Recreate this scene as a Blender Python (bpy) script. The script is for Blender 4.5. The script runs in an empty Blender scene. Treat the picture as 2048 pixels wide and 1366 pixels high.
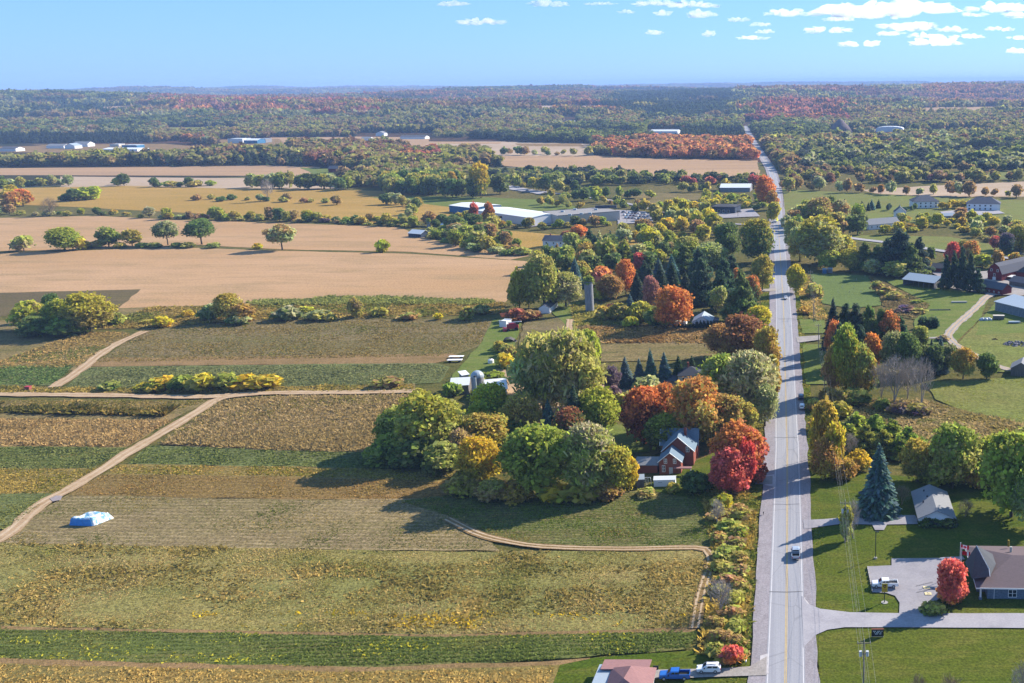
import bpy, bmesh, math, random, re
import numpy as np
from mathutils import Vector, Matrix

SC = bpy.context.scene
COL = SC.collection
rnd = random.Random(7)
rng = np.random.default_rng(7)

# ---------------------------------------------------------------- camera
F_PX, CX, CY, YH = 2093.0, 1572.0, 683.0, 162.0        # measured on the 2048 x 1366 photograph
TH = math.atan((CY - YH) / F_PX)                       # pitch below the horizon
HC = 111.6                                             # drone height above the road
RO = math.radians(0.5)
c_, s_ = math.cos(RO), math.sin(RO)
FW = Vector((0, math.cos(TH), -math.sin(TH)))
RT0, UP0 = Vector((1, 0, 0)), Vector((0, math.sin(TH), math.cos(TH)))
RT = RT0 * c_ - UP0 * s_
UP = RT0 * s_ + UP0 * c_
cam_d = bpy.data.cameras.new('camera')
cam = bpy.data.objects.new('camera', cam_d)
COL.objects.link(cam)
cam.matrix_world = Matrix(((RT.x, UP.x, -FW.x, 0), (RT.y, UP.y, -FW.y, 0), (RT.z, UP.z, -FW.z, HC), (0, 0, 0, 1)))
cam_d.sensor_width = 36
cam_d.lens = 36 * F_PX / 2048
cam_d.shift_x = -(CX - 1024) / 2048
cam_d.clip_start, cam_d.clip_end = 1, 200000
SC.camera = cam

# ---------------------------------------------------------------- light
SUN = Vector((0.797 * math.cos(math.radians(31)), 0.604 * math.cos(math.radians(31)), math.sin(math.radians(31))))
SC.view_settings.view_transform = 'Standard'
SC.view_settings.look = 'None'
SC.view_settings.gamma = 1
SC.view_settings.use_curve_mapping = False
SC.view_settings.exposure = 1.14
W = bpy.data.worlds.new('World')
SC.world = W
W.use_nodes = True
wn = W.node_tree
bg = wn.nodes['Background']
sky = wn.nodes.new('ShaderNodeTexSky')
sky.sky_type = 'NISHITA'
sky.sun_disc = False
sky.sun_elevation = math.radians(31)
sky.sun_rotation = math.atan2(SUN.x, SUN.y)
sky.altitude = 100
sky.air_density = 1.0
sky.dust_density = 0.25
sky.ozone_density = 3.0
tint = wn.nodes.new('ShaderNodeMix')
tint.data_type = 'RGBA'
tint.blend_type = 'MULTIPLY'
tint.inputs['Factor'].default_value = 1
tint.inputs['B'].default_value = (0.50, 0.78, 1.40, 1)
wn.links.new(sky.outputs[0], tint.inputs['A'])
pale = wn.nodes.new('ShaderNodeMix')                    # even pale blue mixed into the sky, added to lift the fill light
pale.data_type = 'RGBA'
pale.inputs['Factor'].default_value = 0.48
pale.inputs['B'].default_value = (2.15, 4.0, 5.9, 1)
wn.links.new(tint.outputs['Result'], pale.inputs['A'])
wn.links.new(pale.outputs['Result'], bg.inputs[0])
bg.inputs[1].default_value = 0.074
sd = bpy.data.lights.new('sun', 'SUN')
sun = bpy.data.objects.new('sun', sd)
COL.objects.link(sun)
sd.energy = 5.0
sd.angle = math.radians(0.5)
sd.color = (1, 0.91, 0.76)
sun.rotation_euler = (-SUN).to_track_quat('-Z', 'Y').to_euler()
sun.location = (60, 40, 300)
SC.cycles.use_denoising = True
SC.cycles.max_bounces = 8
SC.cycles.transparent_max_bounces = 8
SC.cycles.volume_bounces = 3

# ---------------------------------------------------------------- helpers
def ray(px, py):
    return FW + RT * ((px - CX) / F_PX) - UP * ((py - CY) / F_PX)
def P(px, py, z=0.0):
    d = ray(px, py)
    t = (z - HC) / d.z
    return Vector((d.x * t, d.y * t, z))
def PP(p):
    q = Vector((p[0], p[1], p[2] - HC))
    w = q.dot(FW)
    return CX + F_PX * q.dot(RT) / w, CY - F_PX * q.dot(UP) / w
def S(p):
    return F_PX / Vector((p[0], p[1], -HC)).dot(FW)
def top_height(base, py):                               # height of a point above base that shows at row py
    lo, hi = 0.1, 90.0
    for _ in range(40):
        m = (lo + hi) / 2
        if PP((base[0], base[1], m))[1] > py: lo = m
        else: hi = m
    return lo
def hexl(h, k=1.0):
    v = [int(h[i:i + 2], 16) / 255 for i in (0, 2, 4)]
    return tuple((x / 12.92 if x <= .04045 else ((x + .055) / 1.055) ** 2.4) * k for x in v)
def A(h, k=0.55):                                       # sunlit picture colour -> base colour
    return hexl(h, k)

class G:                                                # small node-tree writer
    def __init__(s, name, rough=0.9, spec=0.2):
        s.m = bpy.data.materials.new(name); s.m.use_nodes = True
        s.t = s.m.node_tree; s.b = s.t.nodes['Principled BSDF']
        s.b.inputs['Roughness'].default_value = rough
        s.b.inputs['Specular IOR Level'].default_value = spec
    def n(s, typ, ins=None, **kw):
        x = s.t.nodes.new('ShaderNode' + typ)
        for k, v in kw.items(): setattr(x, k, v)
        for k, v in (ins or {}).items():
            i = x.inputs[k]
            if hasattr(v, 'is_linked') or hasattr(v, 'links'): s.t.links.new(v, i)
            else: i.default_value = v
        return x
    def pos(s): return s.n('NewGeometry').outputs['Position']
    def obj(s): return s.n('TexCoord').outputs['Object']
    def scale(s, v, sx, sy, sz=1, rot=0):
        return s.n('Mapping', {'Vector': v, 'Scale': (sx, sy, sz), 'Rotation': (0, 0, rot)}).outputs[0]
    def noise(s, v, sc, det=3, dist=0.0, rough=.55):
        return s.n('TexNoise', {'Vector': v, 'Scale': sc, 'Detail': det, 'Distortion': dist, 'Roughness': rough}).outputs['Fac']
    def math(s, op, a, b=0.0, clamp=False):
        return s.n('Math', {0: a, 1: b}, operation=op, use_clamp=clamp).outputs[0]
    def rng(s, v, a, b, c=0.0, d=1.0):
        return s.n('MapRange', {'Value': v, 'From Min': a, 'From Max': b, 'To Min': c, 'To Max': d}).outputs[0]
    def mix(s, f, a, b, mode='MIX'):
        x = s.n('Mix', data_type='RGBA', blend_type=mode)
        for k, v in (('Factor', f), ('A', a), ('B', b)):
            i = [q for q in x.inputs if q.name == k and (q.type == 'RGBA' or k == 'Factor') and q.enabled][0]
            if hasattr(v, 'links'): s.t.links.new(v, i)
            else: i.default_value = v if k == 'Factor' else (*v[:3], 1)
        return [o for o in x.outputs if o.type == 'RGBA'][0]
    def col(s, c): s.t.links.new(c, s.b.inputs['Base Color']) if hasattr(c, 'links') else setattr(s.b.inputs['Base Color'], 'default_value', (*c[:3], 1))
    def bump(s, h, dist=.1, strength=1.0):
        x = s.n('Bump', {'Height': h, 'Distance': dist, 'Strength': strength}); s.t.links.new(x.outputs[0], s.b.inputs['Normal'])

def plain(name, c, rough=.7, spec=.3, var=.12, sc=1.5, metal=0.0, stretch=(1, 1, 1)):
    g = G(name, rough, spec)
    g.b.inputs['Metallic'].default_value = metal
    o = g.scale(g.obj(), *stretch)
    n = g.noise(o, sc, 4)
    n2 = g.noise(o, sc * 7, 2)
    f = g.math('ADD', g.math('MULTIPLY', n, .7), g.math('MULTIPLY', n2, .3))
    lo, hi = [x * (1 - var * 1.6) for x in c], [min(.95, x * (1 + var * 1.2)) for x in c]
    g.col(g.mix(g.rng(f, .3, .7), lo, hi))
    return g.m

def field_mat(name, c1, c2, c3, big=40., mid=6., fine=1.2, rows=None, rot=0.0, stretch=3.0, fc=None, fine_amt=.45, bump=.25):
    """farmland: two patch noises stretched along the rows, plant-sized speckle and optional drilled rows"""
    g = G(name, 1.0, .05)
    p = g.n('Mapping', {'Vector': g.pos(), 'Rotation': (0, 0, rot)}).outputs[0]
    a = g.noise(g.scale(p, 1 / stretch, 1), 1 / big, 4, .4)
    b = g.noise(g.scale(p, 1 / stretch, 1), 1 / mid, 5, .3, .65)
    f = g.noise(p, 1 / fine, 3, 0, .7)
    c = g.mix(g.rng(a, .38, .62), c1, c2)
    c = g.mix(g.rng(b, .45, .72), c, c3)
    h = f
    if rows:
        per, amt, rc = rows
        y = g.n('SeparateXYZ', {0: p}).outputs[1]
        y = g.math('ADD', y, g.math('MULTIPLY', g.noise(p, .15, 2), per * .8))
        w = g.math('SINE', g.math('MULTIPLY', y, 2 * math.pi / per))
        brk = g.rng(g.noise(g.scale(p, .25, 1.6), .5, 3), .35, .6)
        w = g.math('MULTIPLY', g.rng(w, .0, .8, 0, amt), brk)
        c = g.mix(w, c, rc)
        h = g.math('ADD', f, g.math('MULTIPLY', w, -.5))
    sp = g.mix(g.rng(f, .35, .65), (1 - fine_amt,) * 3, (1 + fine_amt * .9,) * 3)
    c = g.mix(1.0, c, sp, 'MULTIPLY')
    g.col(c)
    g.bump(h, bump, .8)
    return g.m

# ---------------------------------------------------------------- objects
def link(o, parent=None):
    COL.objects.link(o)
    if parent is not None: o.parent = parent
    return o
def tag(o, label=None, cat=None, group=None, kind=None):
    if label: o['label'] = label
    if cat: o['category'] = cat
    if group: o['group'] = group
    if kind: o['kind'] = kind
    return o
def empty(name, loc, label, cat, group=None, rz=0.0):
    o = bpy.data.objects.new(name, None)
    o.location = loc; o.rotation_euler = (0, 0, rz); o.empty_display_size = .5
    link(o)
    return tag(o, label, cat, group)
def mesh_obj(name, verts, faces, mat, parent=None, smooth=False):
    me = bpy.data.meshes.new(name)
    me.from_pydata([tuple(v) for v in verts], [], [tuple(f) for f in faces])
    me.materials.append(mat)
    if smooth: me.polygons.foreach_set('use_smooth', [True] * len(me.polygons))
    me.update()
    return link(bpy.data.objects.new(name, me), parent)
def bm_obj(name, bm, mat, parent=None, smooth=False):
    bmesh.ops.recalc_face_normals(bm, faces=bm.faces[:])
    me = bpy.data.meshes.new(name)
    bm.to_mesh(me); bm.free()
    me.materials.append(mat)
    if smooth: me.polygons.foreach_set('use_smooth', [True] * len(me.polygons))
    return link(bpy.data.objects.new(name, me), parent)
def quads_obj(name, V, nq, col, mat, parent=None, k=4):
    """V (n*k,3) corner array of n separate k-gons, col (n,3) face colours"""
    me = quads_mesh(name, V, nq, col, mat, k)
    return link(bpy.data.objects.new(name, me), parent)
def quads_mesh(name, V, nq, col, mat, k=4):
    me = bpy.data.meshes.new(name)
    me.vertices.add(nq * k); me.loops.add(nq * k); me.polygons.add(nq)
    me.vertices.foreach_set('co', np.asarray(V, np.float32).ravel())
    me.loops.foreach_set('vertex_index', np.arange(nq * k, dtype=np.int32))
    me.polygons.foreach_set('loop_start', np.arange(0, nq * k, k, dtype=np.int32))
    me.polygons.foreach_set('loop_total', np.full(nq, k, np.int32))
    at = me.attributes.new('Col', 'FLOAT_COLOR', 'FACE')
    c = np.ones((nq, 4), np.float32); c[:, :3] = col
    at.data.foreach_set('color', c.ravel())
    me.materials.append(mat)
    me.update(calc_edges=True)
    return me
def box(bm, x0, x1, y0, y1, z0, z1, M=None):
    v = [bm.verts.new((x, y, z)) for z in (z0, z1) for x, y in ((x0, y0), (x1, y0), (x1, y1), (x0, y1))]
    for f in ((3, 2, 1, 0), (4, 5, 6, 7), (0, 1, 5, 4), (1, 2, 6, 5), (2, 3, 7, 6), (3, 0, 4, 7)): bm.faces.new([v[i] for i in f])
    if M is not None:
        for q in v: q.co = M @ q.co
    return v
def box_obj(name, x0, x1, y0, y1, z0, z1, mat, parent=None, bev=0.0):
    bm = bmesh.new(); box(bm, x0, x1, y0, y1, z0, z1)
    if bev: bmesh.ops.bevel(bm, geom=bm.edges[:], offset=bev, segments=2, affect='EDGES')
    return bm_obj(name, bm, mat, parent)
def tube(bm, pts, rad, n=6, cap=True):
    pts = [Vector(p) for p in pts]
    rings = []
    for i, p in enumerate(pts):
        d = (pts[min(i + 1, len(pts) - 1)] - pts[max(i - 1, 0)]).normalized()
        a = d.orthogonal().normalized(); b = d.cross(a)
        r = rad[i] if hasattr(rad, '__len__') else rad
        rings.append([bm.verts.new(p + (a * math.cos(2 * math.pi * k / n) + b * math.sin(2 * math.pi * k / n)) * r) for k in range(n)])
    for a, b in zip(rings, rings[1:]):
        for k in range(n): bm.faces.new((a[k], a[(k + 1) % n], b[(k + 1) % n], b[k]))
    if cap and n > 2:
        bm.faces.new(rings[0][::-1]); bm.faces.new(rings[-1])
def cyl_obj(name, x, y, z0, z1, r, mat, parent=None, n=12, r1=None):
    bm = bmesh.new(); tube(bm, [(x, y, z0), (x, y, z1)], [r, r if r1 is None else r1], n)
    return bm_obj(name, bm, mat, parent)
def inside(poly, x, y):
    """vectorised point in polygon"""
    x = np.asarray(x); y = np.asarray(y); r = np.zeros(x.shape, bool); n = len(poly)
    for i in range(n):
        x0, y0 = poly[i]; x1, y1 = poly[(i + 1) % n]
        if y0 == y1: continue
        c = ((y0 > y) != (y1 > y)) & (x < (x1 - x0) * (y - y0) / (y1 - y0) + x0)
        r ^= c
    return r
def vnoise(x, y, s, seed=0):
    r = np.random.default_rng(seed + 100).random((64, 64))
    u, v = np.asarray(x) / s, np.asarray(y) / s
    i, j = np.floor(u).astype(int), np.floor(v).astype(int)
    f, g = u - i, v - j
    f, g = f * f * (3 - 2 * f), g * g * (3 - 2 * g)
    q = lambda a, b: r[a % 64, b % 64]
    return (q(i, j) * (1 - f) + q(i + 1, j) * f) * (1 - g) + (q(i, j + 1) * (1 - f) + q(i + 1, j + 1) * f) * g
def pvec(pts):                                          # pixel outline -> ground outline (2-D)
    return [(p.x, p.y) for p in (P(*q) for q in pts)]

ZL = [0.01]
def sheet(name, px, mat, jit=.5, seg=7.0, kind='structure', label=None, world=False):
    """one ground sheet 5 mm above the previous one, its outline slightly uneven"""
    g = px if world else pvec(px)
    out = []
    for i in range(len(g)):
        a, b = Vector(g[i]), Vector(g[(i + 1) % len(g)])
        L = (b - a).length
        k = max(1, min(120, int(L / (seg * max(1, a.length / 500)))))
        nrm = Vector((-(b - a).y, (b - a).x)).normalized() if L > 0 else Vector((0, 0))
        sc = max(1, a.length / 500)
        for j in range(k):
            t = j / k
            off = jit * sc * (rnd.random() - .5) * 2 * (1 if 0 < j else .3)
            out.append(a.lerp(b, t) + nrm * off)
    ZL[0] += .005
    bm = bmesh.new()
    f = bm.faces.new([bm.verts.new((p.x, p.y, ZL[0])) for p in out])
    if f.normal.z < 0 or f.calc_area() < 0: f.normal_flip()
    bmesh.ops.triangulate(bm, faces=[f], ngon_method='EAR_CLIP')
    far = max(p.length for p in out) > 2700
    if far:                                              # far fields follow the hills
        bmesh.ops.subdivide_edges(bm, edges=bm.edges[:], cuts=5, use_grid_fill=True)
        for v in bm.verts: v.co.z += float(hill(v.co.x, v.co.y)) + 1.5
    for q in bm.faces:
        q.normal_update()
        if q.normal.z < 0: q.normal_flip()
    me = bpy.data.meshes.new(name); bm.to_mesh(me); bm.free(); me.materials.append(mat)
    o = link(bpy.data.objects.new(name, me))
    tag(o, label, None, None, kind)
    return o
def smooth_line(pts, step=4.0):
    pts = [Vector(p) for p in pts]
    out = []
    for i in range(len(pts) - 1):
        p0, p1, p2, p3 = pts[max(i - 1, 0)], pts[i], pts[i + 1], pts[min(i + 2, len(pts) - 1)]
        n = max(2, min(80, int((p2 - p1).length / step)))
        for k in range(n):
            t = k / n
            out.append(.5 * ((2 * p1) + (p2 - p0) * t + (2 * p0 - 5 * p1 + 4 * p2 - p3) * t * t + (3 * p1 - p0 - 3 * p2 + p3) * t ** 3))
    out.append(pts[-1])
    return out
def strip(name, line, w, mat, off=0.0, z=None, jit=0.0, kind='structure', parent=None):
    """ribbon of width w along a ground line, off metres to its right"""
    if z is None: ZL[0] += .005; z = ZL[0]
    V = []
    for i, p in enumerate(line):
        d = (line[min(i + 1, len(line) - 1)] - line[max(i - 1, 0)]); d = Vector((d.x, d.y)).normalized()
        r = Vector((d.y, -d.x))
        a, b = off - w / 2 + jit * (rnd.random() - .5), off + w / 2 + jit * (rnd.random() - .5)
        V += [(p.x + r.x * a, p.y + r.y * a, z), (p.x + r.x * b, p.y + r.y * b, z)]
    F = [(2 * i, 2 * i + 1, 2 * i + 3, 2 * i + 2) for i in range(len(line) - 1)]
    o = mesh_obj(name, V, F, mat, parent)
    if parent is None: o['kind'] = kind
    return o
# ================================================================ the setting: ground, fields, roads
ROWROT = 0.038                                          # the crop rows are not quite square to the road
g_ = G('scrub_ground', 1, .05)
p_ = g_.pos()
n1 = g_.noise(p_, .012, 4); n2 = g_.noise(p_, .3, 4); n3 = g_.noise(p_, 1.6, 3)
k_ = g_.mix(g_.rng(n1, .4, .6), A('74703a'), A('8a7a48'))
k_ = g_.mix(g_.rng(n2, .42, .68), k_, A('52582c'))
g_.col(g_.mix(1.0, k_, g_.mix(g_.rng(n3, .3, .7), (.55,) * 3, (1.4,) * 3), 'MULTIPLY'))
g_.bump(n3, .3, .8)
M_GROUND = g_.m
g_ = G('woodland_floor', 1, .05)
p_ = g_.pos()
n1 = g_.noise(p_, .0012, 5); n2 = g_.noise(p_, .011, 4); n3 = g_.noise(p_, .06, 3)
k_ = g_.mix(g_.rng(n1, .4, .62), A('5a5434', .35), A('7a4e38', .4))
k_ = g_.mix(g_.rng(n2, .45, .65), k_, A('3c4a2e', .35))
g_.col(g_.mix(1.0, k_, g_.mix(g_.rng(n3, .3, .7), (.6,) * 3, (1.35,) * 3), 'MULTIPLY'))
M_WOODFLOOR = g_.m

def disc(name, r0, r1, a0, a1, n, z, mat):
    V = []; Fc = []
    for i in range(n + 1):
        a = a0 + (a1 - a0) * i / n
        V += [(r0 * math.sin(a), r0 * math.cos(a), z), (r1 * math.sin(a), r1 * math.cos(a), z)]
    for i in range(n): Fc.append((2 * i, 2 * i + 2, 2 * i + 3, 2 * i + 1))
    o = mesh_obj(name, V, Fc, mat); o['kind'] = 'structure'; return o
disc('ground', 0.0, 1500, 0, 2 * math.pi, 64, 0.0, M_GROUND)
def hill(x, y):
    """low wooded ridges far off"""
    x, y = np.asarray(x, float), np.asarray(y, float)
    r = np.hypot(x, y); f = np.clip((r - 2700) / 1800, 0, 1) * np.clip((40000 - r) / 15000, 0, 1)
    v = vnoise(x * .55 + 900, y, 1500, 21) * .6 + vnoise(x * .6, y, 620, 22) * .4
    return np.clip(v - .36, 0, 1) * 165 * f * f * (3 - 2 * f)
rr_ = np.concatenate([np.linspace(1500, 3000, 6), np.linspace(3200, 18000, 75), np.linspace(19000, 60000, 20)])
aa_ = np.concatenate([np.linspace(-1.0, .45, 150), np.linspace(.5, 2 * math.pi - 1.05, 40)])
V_ = []; Fc_ = []
for r_ in rr_:
    xs_, ys_ = r_ * np.sin(aa_), r_ * np.cos(aa_); zs_ = hill(xs_, ys_) * ((aa_ < .47)).astype(float)
    V_ += list(zip(xs_, ys_, zs_))
na_ = len(aa_)
for i in range(len(rr_) - 1):
    for j in range(na_):
        a_, b_ = i * na_ + j, i * na_ + (j + 1) % na_
        Fc_.append((a_, b_, b_ + na_, a_ + na_)[::-1])
o_ = mesh_obj('terrain', V_, Fc_, M_WOODFLOOR, None, True); o_['kind'] = 'structure'
g_ = G('lake_water', .25, .5); g_.col((.05, .11, .2)); M_LAKE = g_.m
LK = []
for a, r in ((-.36, 31000), (-.28, 27500), (-.2, 25500), (-.1, 26500), (-.02, 24500), (.05, 28000), (.1, 33000), (.1, 59000), (-.36, 59000)):
    LK.append((r * math.sin(a), r * math.cos(a)))
M_ = mesh_obj('lake', [(x, y, 1.0) for x, y in LK], [tuple(range(len(LK)))[::-1]], M_LAKE); M_['kind'] = 'structure'

# ---- field materials (base colours; light comes from the sun)
TAN, TAN2, TAN3 = A('d8b088'), A('cfa67a'), A('bf9a70')
m_tan = field_mat('ripe_crop_tan', TAN, TAN2, A('b89a72'), 85, 16, 1.0, (7.5, .22, A('b8946c')), ROWROT, 4, fine_amt=.22, bump=.12)
m_tan_far = field_mat('stubble_far', A('d2ac84'), A('c6a27e'), A('b8987a'), 160, 30, 3, (9, .25, A('b08c68')), .03, 6, fine_amt=.15)
m_pale = field_mat('pale_stubble', A('d8c0a8'), A('ccb298'), A('c2a88c'), 120, 25, 3, (7, .3, A('b49a7c')), -.02, 6, fine_amt=.12)
m_gold = field_mat('golden_crop', A('cca45c'), A('c09a50'), A('b0944c'), 80, 16, 1.4, (6, .15, A('96803e')), ROWROT, 5, fine_amt=.3, bump=.2)
m_olive = field_mat('olive_rows', A('8a7c52'), A('968464'), A('787248'), 50, 9, .9, (3.0, .42, A('5c5a34')), ROWROT, 6, fine_amt=.42)
m_brownolive = field_mat('brown_weeds', A('8c7c50'), A('a08a60'), A('6e6c3e'), 30, 6, .9, None, ROWROT, 3, fine_amt=.45)
m_green = field_mat('green_crop', A('727a4a'), A('7c8450'), A('84825a'), 60, 8, .9, (2.4, .4, A('5c683c')), ROWROT, 6, fine_amt=.42)
m_greenlow = field_mat('green_strip', A('6c783e'), A('767a44'), A('88804c'), 40, 6, .8, (1.6, .45, A('465832')), ROWROT, 6, fine_amt=.42)
m_corn = field_mat('dry_corn_ground', A('988260'), A('a08c68'), A('807252'), 30, 5, .8, None, ROWROT, 3, fine_amt=.4)
m_corn2 = field_mat('pale_corn_ground', A('a88e5e'), A('9c8458'), A('8c7a4c'), 30, 5, .8, None, ROWROT, 4, fine_amt=.4)
m_rust = field_mat('rusty_rows', A('9c7e50'), A('8c7a4c'), A('94784a'), 45, 6, .8, (2.6, .45, A('6e5a30')), ROWROT, 7, fine_amt=.4)
m_golddry = field_mat('golden_dry_strip', A('a08a52'), A('948250'), A('807a48'), 35, 5, .8, (2.2, .3, A('6c6434')), ROWROT, 6, fine_amt=.45)
m_rows = field_mat('stubble_rows', A('8c7e54'), A('9c8a64'), A('907e5c'), 38, 7, .7, (2.1, .6, A('bca682')), ROWROT, 5, fine_amt=.45, bump=.2)
m_rowsg = field_mat('green_stubble_rows', A('6c7240'), A('747648'), A('806e48'), 30, 6, .7, (1.5, .5, A('a8986a')), ROWROT, 5, fine_amt=.5)
m_weed = field_mat('weedy_fallow', A('a8985e'), A('949054'), A('84844c'), 22, 5, .7, None, ROWROT, 3, fine_amt=.5, bump=.35)
m_soil = field_mat('dry_soil', A('aa8a62'), A('9c8058'), A('8a744c'), 20, 4, .6, None, ROWROT, 2, fine_amt=.3)
m_dark = field_mat('dark_stubble', A('74664c'), A('80704e'), A('6a6644'), 40, 8, 1, (2.5, .4, A('554e38')), ROWROT, 6, fine_amt=.3)
m_lawn = field_mat('mown_grass', A('566a1e'), A('667026'), A('7c7a36'), 24, 4.5, .5, (1.9, .28, A('4a5e1c')), ROWROT - .03, 3, fine_amt=.4, bump=.06)
m_lawn2 = field_mat('bright_grass', A('70823a'), A('7c8a44'), A('8a8c50'), 24, 5, .6, None, 0, 2, fine_amt=.28, bump=.08)
m_meadow = field_mat('pasture', A('88904a'), A('8c8a4c'), A('78803e'), 30, 7, 1.0, None, .2, 2, fine_amt=.35, bump=.2)
m_plot = field_mat('mown_plot', A('70844a'), A('788a4c'), A('6a7c44'), 26, 6, .7, (4.5, .22, A('8c965c')), ROWROT, 5, fine_amt=.25)
m_brush = field_mat('tall_dry_weeds', A('908050'), A('807a4a'), A('6a6e3a'), 14, 4, .9, None, .5, 1.3, fine_amt=.55, bump=.5)
m_track = field_mat('dirt_track', A('d2b492'), A('c6a684'), A('b69470'), 18, 3, .5, None, 0, 1, fine_amt=.18, bump=.05)
m_rut = field_mat('wheel_rut', A('e2c8aa'), A('d8bc9c'), A('caae8c'), 12, 3, .5, None, 0, 1, fine_amt=.14, bump=.04)
m_gravel = field_mat('gravel', A('b8b0b6'), A('aea8ae'), A('a49ca2'), 14, 3, .35, None, 0, .4, fine_amt=.2, bump=.04)
m_gravel2 = field_mat('pale_gravel', A('c4bcb8'), A('bab2ae'), A('aca49e'), 9, 2, .35, None, 0, 1, fine_amt=.16, bump=.03)
m_puddle = plain('puddle_mud', A('b8a498'), .35, .5)

# ---- far fields (seen between the woods)
sheet('field', [(-80, 337), (300, 334), (520, 331), (640, 334), (660, 352), (300, 351), (-80, 350)], m_tan_far)
sheet('field', [(120, 353), (420, 356), (690, 357), (690, 378), (300, 376), (120, 375)], m_pale)
sheet('field', [(960, 303), (1120, 307), (1300, 317), (1516, 321), (1522, 360), (1400, 358), (1200, 346), (1010, 332)], m_tan_far)
sheet('field', [(730, 284), (1000, 283), (1180, 288), (1188, 312), (1000, 312), (850, 306)], m_pale)
sheet('field', [(540, 275), (700, 273), (860, 275), (850, 294), (690, 296), (570, 292)], m_tan_far)
sheet('field', [(1030, 287), (1160, 287), (1170, 293), (1040, 292)], m_soil)
sheet('field', [(1720, 380), (1850, 372), (2110, 360), (2110, 393), (1900, 394), (1760, 388)], m_pale)
sheet('pasture', [(1558, 378), (1700, 385), (1850, 394), (2110, 402), (2110, 445), (1800, 450), (1558, 430)], m_meadow)
sheet('pasture', [(1800, 346), (2110, 340), (2110, 356), (1850, 360)], m_meadow)
sheet('field', [(1850, 262), (1960, 257), (1975, 264), (1880, 275)], m_tan_far)
sheet('field', [(1660, 292), (1760, 291), (1810, 289), (1790, 297), (1680, 298)], m_pale)
sheet('field', [(1830, 228), (2110, 223), (2110, 230), (1850, 236)], m_tan_far)
sheet('field', [(1500, 246), (1545, 246), (1545, 251), (1510, 252)], m_soil)
sheet('field', [(600, 201), (880, 199), (900, 207), (620, 210)], m_pale)
sheet('field', [(1100, 262), (1260, 262), (1280, 268), (1110, 270)], m_tan_far)
sheet('field', [(330, 262), (470, 261), (480, 268), (340, 270)], m_meadow)
sheet('field', [(1900, 300), (2110, 297), (2110, 308), (1930, 312)], m_tan_far)
sheet('field', [(1060, 232), (1230, 231), (1240, 236), (1070, 237)], m_pale)
sheet('field', [(120, 238), (300, 237), (310, 243), (130, 244)], m_tan_far)
sheet('field', [(-60, 295), (110, 291), (340, 294), (330, 303), (200, 306), (-60, 304)], m_soil)
sheet('field', [(620, 281), (1000, 284), (1000, 288), (620, 287)], m_tan_far)
sheet('lawn', [(600, 335), (720, 340), (720, 358), (640, 356)], m_lawn2)
# ---- middle fields
sheet('field', [(-120, 380), (60, 376), (250, 372), (500, 378), (760, 382), (920, 398), (900, 440), (760, 446), (500, 434), (300, 422), (100, 412), (-120, 404)], m_gold)
sheet('field', [(-140, 437), (0, 436), (200, 432), (340, 440), (560, 446), (800, 455), (830, 470), (900, 488), (1060, 512), (1020, 520), (820, 504), (560, 499), (400, 490), (200, 498), (-140, 506)], m_tan)
sheet('field', [(-160, 512), (0, 507), (200, 500), (330, 494), (560, 502), (820, 508), (1056, 523), (1050, 550), (1035, 578), (1012, 604), (990, 612), (700, 602), (520, 611), (235, 618), (-160, 600)], m_tan)
sheet('field', [(-180, 588), (0, 586), (282, 579), (236, 618), (-180, 645)], m_dark)
sheet('lawn', [(740, 395), (900, 392), (1100, 400), (1180, 420), (1000, 425), (880, 412)], m_lawn2)
sheet('field', [(870, 465), (1000, 460), (1120, 470), (1100, 500), (980, 490)], m_gold)
sheet('field', [(1230, 385), (1400, 388), (1400, 408), (1300, 410)], m_brownolive)
sheet('field', [(1250, 470), (1330, 470), (1330, 495), (1260, 495)], m_gold)
sheet('lawn', [(1240, 495), (1360, 500), (1360, 512), (1240, 512)], m_lawn2)
sheet('pasture', [(1690, 470), (1900, 474), (2000, 492), (1990, 508), (1880, 505), (1700, 482)], m_meadow)
sheet('weed_strip', [(-190, 645), (0, 642), (240, 617), (520, 608), (1012, 604), (1010, 628), (700, 640), (500, 642), (300, 657), (-190, 668)], m_brownolive)
sheet('weed_strip', [(490, 604), (700, 594), (990, 602), (985, 611), (700, 610), (520, 613)], m_greenlow)
# ---- near fields on the left of the road
sheet('field', [(285, 658), (520, 642), (985, 638), (965, 690), (905, 714), (560, 720), (190, 728), (215, 712)], m_olive)
sheet('field', [(-220, 668), (250, 664), (262, 672), (200, 705), (150, 742), (-220, 748)], m_brownolive)
sheet('field', [(-220, 736), (155, 728), (105, 772), (-220, 774)], m_green)
sheet('field', [(205, 717), (560, 712), (905, 708), (925, 715), (870, 727), (560, 730), (180, 734)], m_soil)
sheet('field', [(176, 735), (560, 730), (870, 727), (900, 735), (880, 766), (700, 775), (400, 779), (125, 781)], m_green)
sheet('weed_strip', [(-230, 772), (100, 775), (400, 778), (830, 768), (830, 783), (500, 786), (-230, 790)], m_brownolive)
sheet('field', [(-240, 801), (380, 802), (425, 800), (330, 848), (-240, 838)], m_brownolive)
sheet('field', [(-250, 836), (345, 842), (250, 897), (-250, 893)], m_corn2)
sheet('field', [(-260, 893), (255, 896), (180, 942), (-260, 940)], m_greenlow)
sheet('field', [(-270, 938), (190, 938), (115, 990), (-270, 994)], m_golddry)
sheet('field', [(-280, 992), (115, 988), (20, 1060), (-280, 1062)], m_green)
sheet('field', [(448, 802), (560, 794), (830, 790), (800, 832), (760, 890), (740, 908), (560, 904), (320, 890)], m_corn)
sheet('field', [(300, 892), (560, 902), (745, 906), (960, 905), (960, 945), (560, 935), (255, 930)], m_green)
sheet('field', [(240, 930), (560, 934), (960, 944), (960, 968), (560, 955), (210, 950)], m_golddry)
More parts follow.
